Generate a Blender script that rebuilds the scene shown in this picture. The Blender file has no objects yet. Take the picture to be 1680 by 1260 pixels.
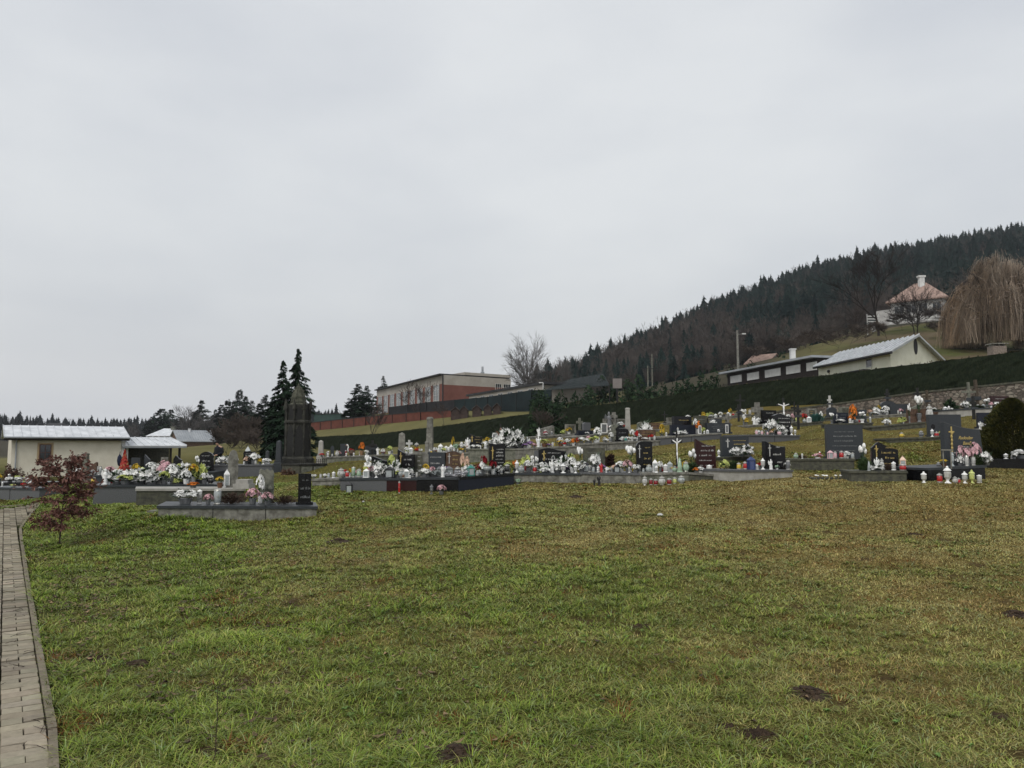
import bpy, math, random
import numpy as np
from math import radians as R, sin, cos, pi
rnd = random.Random(7)
nrg = np.random.default_rng(11)
sc = bpy.context.scene
col = sc.collection

# ---------------------------------------------------------------- camera, sky, sun, exposure
FPX, CX, CY, HOR, EYE = 1262.0, 840.0, 630.0, 735.0, 1.6       # photo is 1680 x 1260
PITCH = math.atan((HOR - CY) / FPX)
cam = bpy.data.cameras.new('camera'); cam.sensor_width = 36; cam.lens = FPX / 1680 * 36
cam.clip_start = 0.1; cam.clip_end = 6000
camo = bpy.data.objects.new('camera', cam); col.objects.link(camo)
camo.location = (0, 0, EYE); camo.rotation_euler = (R(90) + PITCH, 0, 0)
sc.camera = camo
SUN_EL, SUN_AZ = R(48), R(205)
world = bpy.data.worlds.new('World'); sc.world = world; world.use_nodes = True
wn = world.node_tree; wn.nodes.clear()
def wnode(t, **k):
    n = wn.nodes.new(t)
    for a, b in k.items(): setattr(n, a, b)
    return n
wo = wnode('ShaderNodeOutputWorld'); mixs = wnode('ShaderNodeMixShader'); mixs.inputs[0].default_value = 0.9
sky = wnode('ShaderNodeTexSky', sky_type='NISHITA'); sky.sun_disc = False
sky.sun_elevation = SUN_EL; sky.sun_rotation = SUN_AZ; sky.air_density = 2; sky.dust_density = 4
b1 = wnode('ShaderNodeBackground'); b1.inputs[1].default_value = 0.1
b2 = wnode('ShaderNodeBackground'); b2.inputs[1].default_value = 1.0
tc = wnode('ShaderNodeTexCoord'); mp = wnode('ShaderNodeMapping'); mp.inputs['Scale'].default_value = (1.0, 1.0, 2.6)
mp.inputs['Location'].default_value = (3.1, 1.7, 0.4)
nz = wnode('ShaderNodeTexNoise'); nz.inputs['Scale'].default_value = 2.1; nz.inputs['Detail'].default_value = 5; nz.inputs['Roughness'].default_value = 0.5
rp = wnode('ShaderNodeValToRGB'); e = rp.color_ramp.elements
e[0].position = 0.34; e[0].color = (0.52, 0.54, 0.575, 1); e[1].position = 0.66; e[1].color = (0.63, 0.645, 0.66, 1)
L_ = wn.links.new
L_(tc.outputs['Generated'], mp.inputs[0]); L_(mp.outputs[0], nz.inputs['Vector']); L_(nz.outputs[0], rp.inputs[0])
L_(rp.outputs[0], b2.inputs[0]); L_(sky.outputs[0], b1.inputs[0]); L_(b1.outputs[0], mixs.inputs[1]); L_(b2.outputs[0], mixs.inputs[2])
L_(mixs.outputs[0], wo.inputs[0])
sun = bpy.data.lights.new('sun', 'SUN'); sun.energy = 1.3; sun.angle = R(25); sun.color = (1, .97, .93)
suno = bpy.data.objects.new('sun', sun); col.objects.link(suno)
suno.rotation_euler = (R(90) - SUN_EL, 0, pi - SUN_AZ)
vs = sc.view_settings; sc.display_settings.display_device = 'sRGB'
vs.view_transform = 'Standard'; vs.look = 'None'; vs.gamma = 1; vs.exposure = 0.35; vs.use_curve_mapping = False
sc.render.engine = 'CYCLES'; sc.cycles.use_denoising = True
sc.cycles.max_bounces = 5; sc.cycles.diffuse_bounces = 3; sc.cycles.transparent_max_bounces = 6
sc.cycles.volume_step_rate = 4

# ---------------------------------------------------------------- pixel helpers: a place seen at (px, py), Y metres ahead
cp, sp_ = cos(PITCH), sin(PITCH)
def P(px, py, Y):
    u = (px - CX) / FPX; v = (CY - py) / FPX
    t = Y / (cp - v * sp_)
    return (u * t, Y, EYE + t * (sp_ + v * cp))
def M(n, Y): return n * Y / FPX

# ---------------------------------------------------------------- mesh helpers
class MB:
    def __init__(s): s.v = []; s.f = []
    def add(s, vs, fs):
        n = len(s.v); s.v += [tuple(p) for p in vs]; s.f += [tuple(i + n for i in f) for f in fs]
    def hexa(s, b, t):           # 4 bottom points, 4 top points, both counter-clockwise from above
        s.add(list(b) + list(t), [(3,2,1,0),(4,5,6,7),(0,1,5,4),(1,2,6,5),(2,3,7,6),(3,0,4,7)])
    def box(s, x0, x1, y0, y1, z0, z1):
        s.hexa([(x0,y0,z0),(x1,y0,z0),(x1,y1,z0),(x0,y1,z0)], [(x0,y0,z1),(x1,y0,z1),(x1,y1,z1),(x0,y1,z1)])
    def lathe(s, prof, n=10, c=(0,0,0), sq=False, rot=0.0):
        vs = []
        for r, z in prof:
            for k in range(n):
                a = 2*pi*(k+.5*(1 if sq else 0))/n + rot
                vs.append((c[0]+r*cos(a), c[1]+r*sin(a), c[2]+z))
        fs = [tuple(reversed(range(n)))]
        for j in range(len(prof)-1):
            for k in range(n):
                a, b = j*n+k, j*n+(k+1) % n
                fs.append((a, b, b+n, a+n))
        m = (len(prof)-1)*n
        fs.append(tuple(range(m, m+n)))
        s.add(vs, fs)
    def tube(s, p, q, r0, r1=None, n=4):
        r1 = r0 if r1 is None else r1
        p = np.array(p, float); q = np.array(q, float); d = q-p; l = np.linalg.norm(d)
        if l < 1e-6: return
        d /= l; a = np.cross(d, (0,0,1) if abs(d[2]) < .9 else (1,0,0)); a /= np.linalg.norm(a); b = np.cross(d, a)
        vs = [p+r0*(cos(2*pi*k/n)*a+sin(2*pi*k/n)*b) for k in range(n)]+[q+r1*(cos(2*pi*k/n)*a+sin(2*pi*k/n)*b) for k in range(n)]
        s.add(vs, [(k, (k+1) % n, n+(k+1) % n, n+k) for k in range(n)]+[tuple(reversed(range(n))), tuple(range(n, 2*n))])
    def prism(s, pts, a, b):      # pts: 2-D outline (x,z); from y=a to y=b
        n = len(pts)
        s.add([(x, a, z) for x, z in pts]+[(x, b, z) for x, z in pts],
              [tuple(range(n)), tuple(reversed(range(n, 2*n)))]+[(k, n+k, n+(k+1) % n, (k+1) % n) for k in range(n)])
    def ball(s, c, r, n=8, m=5, sz=1.0, jit=0.0):
        prof = [(max(r*sin(pi*j/m), 1e-4)*(1+rnd.uniform(-jit, jit)), -r*sz*cos(pi*j/m)) for j in range(m+1)]
        s.lathe(prof, n, c)
    def shift(s, o):
        s.v = [(x-o[0], y-o[1], z-o[2]) for x, y, z in s.v]; return s
    def xf(s, ang=0, sc_=(1,1,1), loc=(0,0,0)):
        c_, s_ = cos(ang), sin(ang)
        s.v = [(c_*x*sc_[0]-s_*y*sc_[1]+loc[0], s_*x*sc_[0]+c_*y*sc_[1]+loc[1], z*sc_[2]+loc[2]) for x, y, z in s.v]; return s
    def mesh(s, name, m, smooth=False):
        me = bpy.data.meshes.new(name); me.from_pydata(s.v, [], s.f); me.validate(); me.update()
        if m: me.materials.append(m)
        if smooth: me.shade_smooth()
        return me
def np_mesh(name, V, F, m, colr=None, smooth=False):
    """V (n,3), F (k,3 or 4) numpy arrays -> mesh fast; colr: per-vertex colour (n,3)"""
    me = bpy.data.meshes.new(name); n, k, w = len(V), len(F), F.shape[1]
    me.vertices.add(n); me.vertices.foreach_set('co', np.ascontiguousarray(V, dtype=np.float32).ravel())
    me.loops.add(k*w); me.loops.foreach_set('vertex_index', np.ascontiguousarray(F, dtype=np.int32).ravel())
    me.polygons.add(k); me.polygons.foreach_set('loop_start', np.arange(0, k*w, w, dtype=np.int32))
    me.polygons.foreach_set('use_smooth', np.full(k, smooth, dtype=bool))
    me.update(calc_edges=True)
    if colr is not None:
        at = me.color_attributes.new('tint', 'FLOAT_COLOR', 'POINT')
        c4 = np.ones((n, 4), np.float32); c4[:, :3] = colr; at.data.foreach_set('color', c4.ravel())
    if m: me.materials.append(m)
    return me
def link(name, me, parent=None, loc=None):
    o = bpy.data.objects.new(name, me); col.objects.link(o)
    if parent: o.parent = parent
    if loc is not None: o.location = loc
    return o
def tag(o, label=None, cat=None, group=None, kind=None):
    if label: o['label'] = label
    if cat: o['category'] = cat
    if group: o['group'] = group
    if kind: o['kind'] = kind
    return o
def thing(name, label, cat, loc=(0,0,0), rz=0, group=None):
    o = bpy.data.objects.new(name, None); o.empty_display_size = .2; col.objects.link(o)
    o.location = loc; o.rotation_euler = (0, 0, rz); return tag(o, label, cat, group)

# ---------------------------------------------------------------- materials
MATS = {}
def mat(name, c, rough=.8, var=.25, scale=6.0, c2=None, metal=0, bump=0.0, trans=0, spec=.3, coat=0, detail=4, stretch=None, attr=False, alpha=1):
    if name in MATS: return MATS[name]
    m = bpy.data.materials.new(name); m.use_nodes = True; nt = m.node_tree; N = nt.nodes; K = nt.links.new
    p = N['Principled BSDF']; p.inputs['Roughness'].default_value = rough; p.inputs['Metallic'].default_value = metal
    p.inputs['Specular IOR Level'].default_value = spec; p.inputs['Coat Weight'].default_value = coat
    p.inputs['Transmission Weight'].default_value = trans; p.inputs['Alpha'].default_value = alpha
    t = N.new('ShaderNodeTexCoord'); mpn = N.new('ShaderNodeMapping'); K(t.outputs['Object'], mpn.inputs[0])
    if stretch: mpn.inputs['Scale'].default_value = stretch
    n = N.new('ShaderNodeTexNoise'); n.inputs['Scale'].default_value = scale; n.inputs['Detail'].default_value = detail
    n.inputs['Roughness'].default_value = .65; K(mpn.outputs[0], n.inputs['Vector'])
    if attr:
        a = N.new('ShaderNodeAttribute'); a.attribute_name = 'tint'
        h = N.new('ShaderNodeHueSaturation'); mr = N.new('ShaderNodeMapRange'); mr.inputs[3].default_value = 1-var; mr.inputs[4].default_value = 1+var
        K(n.outputs[0], mr.inputs[0]); K(mr.outputs[0], h.inputs['Value']); K(a.outputs['Color'], h.inputs['Color']); K(h.outputs[0], p.inputs['Base Color'])
    else:
        r = N.new('ShaderNodeValToRGB'); e = r.color_ramp.elements
        d = c2 if c2 else tuple(x*(1+var) for x in c)
        f = c if c2 else tuple(x*(1-var) for x in c)
        e[0].position = .36; e[1].position = .66; e[0].color = (*f, 1); e[1].color = (*d, 1)
        K(n.outputs[0], r.inputs[0]); K(r.outputs[0], p.inputs['Base Color'])
    if bump:
        b = N.new('ShaderNodeBump'); b.inputs['Strength'].default_value = bump; b.inputs['Distance'].default_value = .02
        K(n.outputs[0], b.inputs['Height']); K(b.outputs[0], p.inputs['Normal'])
    MATS[name] = m; return m
def C(r, g, b):                 # sRGB 0-255 of the paint itself -> linear
    f = lambda x: ((x/255+.055)/1.055)**2.4 if x > 10 else x/255/12.92
    return (f(r), f(g), f(b))

STONE = dict(
    black=mat('black_granite', (.006,.006,.007), .22, .4, 30, spec=.3),
    maroon=mat('maroon_granite', (.030,.010,.010), .25, .5, 40, spec=.3),
    slate=mat('slate_granite', (.036,.041,.046), .4, .25, 40, spec=.3),
    grey=mat('grey_granite', (.10,.103,.108), .5, .4, 60, bump=.05),
    dark=mat('dark_mossy_stone', (.045,.045,.038), .85, .5, 9, bump=.5, c2=(.10,.10,.07)),
    conc=mat('weathered_concrete', (.10,.096,.082), .9, .3, 7, c2=(.25,.245,.215), bump=.3),
    lconc=mat('pale_concrete', (.27,.26,.235), .9, .2, 5, c2=(.38,.37,.34), bump=.2),
    old=mat('lichened_stone', (.09,.095,.075), .9, .4, 8, c2=(.21,.21,.17), bump=.5),
    brown=mat('brown_stone', (.10,.06,.04), .7, .4, 10, bump=.3),
    navy=mat('navy_slab', (.010,.013,.022), .3, .3, 30, spec=.3),
    monu=mat('sooty_sandstone', (.012,.012,.011), .95, .5, 3.5, c2=(.055,.055,.045), bump=.6),
    white=mat('white_stone', (.45,.45,.43), .7, .2, 8),
)
COLR = dict(w=(.80,.80,.78), r=(.42,.02,.02), y=(.62,.44,.05), o=(.65,.20,.03), p=(.66,.42,.45), pe=(.70,.50,.38), dr=(.22,.008,.015),
    g=(.30,.42,.30), yg=(.50,.55,.18), v=(.30,.18,.38), k=(.012,.012,.014), c=(.34,.37,.37), gr=(.14,.145,.15), b=(.03,.05,.16), t=(.04,.22,.18), br=(.13,.06,.03))
CW = dict(w='white', r='red', y='yellow', o='orange', p='pink', pe='peach', dr='dark red', g='pale green', yg='yellow-green', v='purple', k='black', c='clear glass', gr='grey', b='dark blue', t='teal', br='brown')
def pet(c): return mat('petals_'+CW[c].replace(' ', '_'), COLR[c], .7, .30, 9, spec=.2)
def gls(c): return mat('lantern_glass_'+CW[c].replace(' ', '_'), COLR[c] if c != 'w' else (.46,.46,.44), .15, .2, 12, spec=.6, coat=.5)
def cer(c): return mat('ceramic_'+CW[c].replace(' ', '_'), COLR[c], .35, .15, 12, spec=.5)
LEAF = mat('bouquet_leaves', (.025,.06,.02), .6, .5, 20)
METAL = mat('lantern_metal', (.45,.44,.40), .35, .2, 10, metal=.8)
GOLD = mat('gilt_lettering', (.50,.38,.14), .4, .2, 30, metal=.3)
SILV = mat('silver_lettering', (.48,.48,.46), .5, .15, 30)
IRON = mat('dark_iron', (.015,.015,.014), .6, .3, 20)
SOIL = mat('dark_soil', (.022,.014,.009), .95, .5, 30, bump=.8, c2=(.06,.038,.022))
WOOD = mat('weathered_wood', (.07,.055,.04), .9, .4, 20)
# ---------------------------------------------------------------- graves: (front-left px,py,Y) (front-right px,py,Y) height px left/right, depth m
# stones: (px left, px right, py top, metres behind the front, shape, stone, text, ornament)
GR = {}
def G_(k, a, b, h, D, m, ph, label, stones=(), cop=None): GR[k] = dict(a=a, b=b, h=h if isinstance(h, tuple) else (h, h), D=D, m=m, ph=ph, label=label, st=stones, cop=cop)
G_('a3', (259,850,14.2), (519,851,15.0), 20, 1.15, 'conc', 'on the low long heather grave', 'low cracked concrete grave with thin grey coping, heather beds and a small black headstone',
   [(494,515,777,.45,'rect','black','S3',''), (431,455,769,.95,'rough','old','','')], 'slate')
G_('a2', (223,832,16.1), (400,832,17.0), 30, .9, 'dark', 'on the pale slab grave', 'dark rubble grave covered by a pale concrete slab, with a worn concrete stele', [(380,396,738,.5,'arch','conc','','')], 'lconc')
G_('a1', (152,833,18.0), (372,831,19.1), 36, 1.6, 'grey', 'on the broad grey double grave', 'broad grey granite double grave covered in white flower arrangements', [], 'slate')
G_('f1', (512,798,19.6), (559,797,19.5), 12, 1.3, 'conc', 'on the low concrete curb grave', 'low weathered concrete curb grave at the end of the front terrace')
G_('f2', (558,809,19), (634,808,19), 24, 2, 'grey', 'on the speckled grey granite grave', 'speckled light grey granite grave with a small slanted black headstone', [(612,640,749,1.5,'slant','black','S3','')], 'slate')
G_('f3', (634,808,19), (683,808,18.95), 23, 2, 'maroon', 'on the dark maroon grave', 'dark maroon polished grave with a black wavy headstone and gilt cross', [(654,681,737,1.4,'wave','black','W4','Gc')], 'slate')
G_('f4', (683,808,18.95), (752,808,18.9), 24, 2, 'black', 'on the polished black grave', 'polished black grave with two grey headstones, one with a black plaque', [(680,698,741,1.6,'plaque','conc','W4',''), (703,731,742,1.6,'rect','slate','W3','')], 'slate')
G_('f5', (752,808,18.9), (843,797,19.2), (25,20), 2, 'navy', 'on the long blue-black grave', 'long blue-black polished grave with a tall black headstone and a brown one', [(733,758,739,1.7,'wave2','brown','G4','Wc'), (803,829,727,.9,'wave3','black','W6','Gc')], 'black')
G_('f6', (843,792,19.5), (952,793,19.5), 16, 2, 'conc', 'on the wide black headstone grave', 'concrete grave with a wide black wave-topped headstone and oval photograph', [(883,928,735,1.5,'hump','black','W3','Go'), (876,884,739,1.5,'rect','grey','','')], 'slate')
G_('f7', (952,794,19.5), (1052,795,19.3), (19,18), 2, 'conc', 'on the plain concrete grave', 'plain pale concrete grave with a mossy grey slab headstone', [(955,991,735,1.5,'rect','dark','S2','')], 'grey')
G_('f8', (1052,795,19.3), (1130,791,19.3), (18,16), 2, 'old', 'on the stone block grave', 'stone block grave with an upright black headstone in gilt lettering', [(1042,1068,724,1.3,'clip','black','G4','Wc')], 'conc')
G_('f9', (1130,791,19.3), (1196,790,19.4), (16,10), 1.8, 'dark', 'on the sloping layered stone grave', 'sloping layered dark stone grave with a maroon-black headstone', [(1139,1171,720,1.2,'wave','maroon','W5','')], 'conc')
G_('f10', (1197,791,18.8), (1300,785,19.6), (20,14), 1.5, 'lconc', 'on the pale cream grave', 'pale cream concrete grave with a slanting black headstone', [(1252,1284,724,1.0,'wave','black','W3','Wc')], 'grey')
G_('f10b', (1180,758,21.3), (1226,757,21.5), 8, .8, 'dark', 'on the slate headstone plot', 'slate grey headstone with thin cross and gilt names above a white spray', [(1182,1225,716,.4,'rect','slate','G4','Wc')])
G_('f11', (1294,773,21.6), (1402,773,21.4), (20,20), 1.5, 'dark', 'on the dark block grave', 'dark mossy stone block grave with a big square slate headstone', [(1351,1411,697,.9,'rect','slate','S5','')])
G_('f12', (1396,792,18), (1488,792,17.7), (19,19), 1.4, 'dark', 'on the peaked headstone grave', 'mossy stone grave with a peaked black headstone and carved head', [(1423,1468,725,.9,'pent','black','G4','Gc')], 'dark')
G_('f13', (1523,791,17.3), (1617,788,17.6), (23,24), 1.4, 'black', 'on the gilt cross grave', 'polished dark grave with a tall slate headstone, gilt cross and gilt name', [(1544,1608,693,.8,'wave4','slate','NAME','GC')], 'slate')
G_('f14', (1617,771,20), (1720,773,19.5), (18,20), 1.2, 'black', 'on the black grave by the bush', 'long low polished black grave beside the round bush')
# second rank
G_('s1', (529,759,30), (622,757,30.5), (9,11), 1.2, 'old', 'on the brown curb beside the monument', 'old brownish curb grave beside the monument with small grey slabs', [(561,572,728,.8,'rect','slate','',''), (602,621,731,.7,'rect','slate','S2',''), (545,551,731,.9,'arch','slate','','')], 'conc')
G_('s2', (618,768,25.5), (700,765,25.5), 22, 1.2, 'dark', 'on the curb behind the maroon grave', 'dark low grave with an old concrete obelisk on a stepped foot', [], 'conc')
G_('s3', (700,765,25), (768,762,25), (20,20), 1.2, 'old', 'on the worn curb with lantern rows', 'worn concrete grave crowded with small lanterns and pale flowers', [], 'conc')
G_('s4', (768,761,25), (846,756,25), (25,20), 1.3, 'old', 'on the brownish slab grave', 'brownish slab-sided grave with a small black wave headstone', [(771,791,712,.7,'wave','black','G4','Gc')], 'old')
G_('s5', (846,757,25), (950,748,25.3), (21,17), 1.3, 'conc', 'on the concrete terrace grave', 'long concrete terrace grave lined with bright potted flowers', [(848,860,709,1.0,'arch','black','','')], 'conc')
G_('s6', (950,746,25.4), (1082,733,26.5), (18,11), 1.3, 'conc', 'on the grave with rock headstone', 'grey terrace grave with black open-book headstone and rough rock', [(1010,1030,697,.7,'pent','black','S3',''), (1003,1014,696,.75,'rough','old','',''), (1047,1074,705,.7,'rect','brown','G3','')], 'conc')
G_('s7', (1083,733,26.5), (1184,722,27.5), (16,12), 1.3, 'grey', 'on the dark two-tier grave', 'dark terrace grave with a two-tier black headstone and a wide grey one', [(1104,1133,683,.9,'rect','black','G2',''), (1100,1139,697,.6,'rect','navy','',''), (1139,1158,682,.9,'rect','dark','S2',''), (1158,1196,694,.7,'rect','slate','S4','')], 'conc')
G_('s8', (1228,728,26), (1312,724,27), (15,10), 1.2, 'grey', 'on the arched headstone lawn grave', 'grey granite grave in the grass with arched black headstone and white blooms', [(1268,1295,679,.8,'hump','black','W4','')], 'grey')
G_('s9', (1362,704,28), (1432,702,28), 9, .8, 'dark', 'on the curb behind the slate square', 'dark curb grave with a small navy headstone behind the square slate one', [(1365,1388,677,.3,'rect','navy','S3','Wc'), (1402,1418,672,.5,'rect','slate','S2','')])
G_('s10', (1430,710,27), (1519,705,27), (10,13), 1, 'dark', 'on the rough dark curb', 'rough dark stone curb grave with a brown headstone under white balls', [(1486,1517,671,.7,'rect','brown','','')])
G_('s11', (1460,728,23.5), (1546,725,23.5), 9, 1, 'dark', 'on the low lawn curb', 'low lawn-edged curb grave with a wide bluish slate headstone', [(1519,1572,680,.7,'rect','slate','','disc')])
G_('s12', (1415,690,31.5), (1487,685,31.5), (7,7), 1, 'conc', 'on the curb by the stone wall', 'dull curb grave near the stone wall with domed and square slabs', [(1443,1467,658,.8,'arch','slate','',''), (1457,1487,663,.5,'rect','slate','','')])
G_('s13', (1570,685,29), (1640,680,29.3), (14,12), 1.4, 'lconc', 'on the pale grave with green planting', 'pale grey grave with low dark edging and green planting', [(1624,1652,650,1.0,'rect','maroon','W3','')], 'slate')
G_('s14', (1597,716,23.5), (1640,714,23.5), 12, .9, 'dark', 'on the stepped navy grave', 'stepped stone grave with dark navy slab beside the bush', [(1601,1642,677,.7,'rect','navy','','')], 'lconc')
G_('s15', (1518,690,30), (1562,688,30), 13, .8, 'brown', 'on the low brown curb', 'low brown stone curb behind the bluish slate headstone')
# third rank near wall and hedge
G_('t1', (884,722,32), (945,718,33), 6, 1, 'conc', 'on the old concrete cross grave', 'old concrete grave with a concrete cross and framed plaque stone', [(884,909,698,.8,'slant2','conc','',''), (929,944,696,.8,'plaque','conc','','')])
G_('t2', (946,722,31), (1000,716,32), 6, 1, 'conc', 'on the curb with dark bench stone', 'curb grave with a low dark bench-like stone before the hedge', [(948,972,706,.4,'rect','navy','',''), (957,968,693,.8,'clip','grey','','')])
G_('t3', (985,714,33), (1034,708,34), 5, 1, 'conc', 'on the double plaque concrete grave', 'concrete grave with two framed plaques joined by a cross', [(991,1005,687,.8,'plaque','conc','',''), (1011,1026,687,.8,'plaque','conc','',''), (1004,1012,676,.7,'cross','conc','','')])
G_('t4', (1225,705,33), (1312,698,34), 7, 1, 'conc', 'on the concrete cross and slab grave', 'grey grave with concrete cross pillar and black slab before the wall', [(1234,1250,660,.7,'cross','conc','',''), (1249,1271,673,.5,'rect','black','W2','')])
G_('t5', (1312,703,32), (1350,700,32), 9, .8, 'dark', 'on the dark curb with text stone', 'dark curb grave with a framed black text stone by the wall', [(1322,1337,670,.6,'plaque','conc','G4','')])
G_('t6', (1085,700,36), (1232,684,37), 5, .8, 'conc', 'on the curb under the hedge', 'long low curb below the hedge with small worn headstones', [(1093,1104,685,.5,'plaque','conc','',''), (1163,1180,680,.5,'rect','slate','G3',''), (1186,1196,682,.5,'rect','slate','',''), (1206,1218,684,.5,'arch','old','','')])
G_('u1', (1040,713,31), (1086,710,31.5), 6, .8, 'conc', 'on the small plot with arched slab', 'small concrete plot with a worn arched slab and brown stone among flowers', [(1046,1060,692,.5,'arch','old','',''), (1066,1082,694,.5,'rect','brown','G2','')])
G_('u2', (1140,706,33), (1200,702,33.5), 6, .8, 'conc', 'on the narrow plot of twin slabs', 'narrow plot with twin dark slabs and a short concrete cross below the hedge', [(1146,1160,686,.5,'rect','black','S3',''), (1166,1182,687,.5,'clip','slate','S2',''), (1188,1197,680,.5,'cross','conc','','')])
G_('u3', (1352,692,33), (1412,688,33.5), 7, .8, 'dark', 'on the plot against the wall middle', 'dark low plot against the rubble wall with rounded and square stones', [(1356,1370,668,.5,'arch','slate','',''), (1376,1392,668,.5,'plaque','old','S2','')])
G_('u4', (1470,687,33.5), (1520,683,34), 7, .8, 'conc', 'on the plot right of the domed slab', 'low concrete plot by the wall with a leaning old stone', [(1494,1506,664,.5,'slant2','old','','')])
# left rear
G_('l1', (350,786,27), (446,779,27.5), (23,17), 1.3, 'grey', 'on the grey walled plot', 'grey walled plot with a rough black text headstone', [(403,424,740,.8,'ruff','black','W5','')], 'grey')
G_('l2', (150,796,25), (350,792,25.5), (16,18), 1.4, 'slate', 'on the crowded rear plot', 'crowded dark rear plot with an arched black headstone and red cone', [(332,355,741,1.0,'arch','black','W3',''), (290,304,747,1.0,'pent','black','',''), (222,236,751,1.2,'rect','slate','',''), (243,252,746,1.2,'slant','slate','',''), (270,281,750,1.1,'plaque','conc','','')])
G_('l3', (-30,815,21.5), (64,817,20.5), 16, .7, 'grey', 'on the low grave by the path', 'low grey granite grave next to the paved path', [], 'slate')
G_('l4', (-40,800,26), (62,801,25), 9, 1.2, 'black', 'on the grave below the cream wall', 'dark polished grave below the cream building wall')
G_('l5', (112,796,29), (172,796,29), 10, 1.1, 'old', 'on the lichened plot', 'lichened old plot with mossy pillar and brown headstone', [(152,166,758,.6,'slant2','brown','',''), (134,145,757,.7,'rect','old','',''), (118,126,760,.8,'pent','old','',''), (167,173,765,.5,'rect','white','','')])

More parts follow.
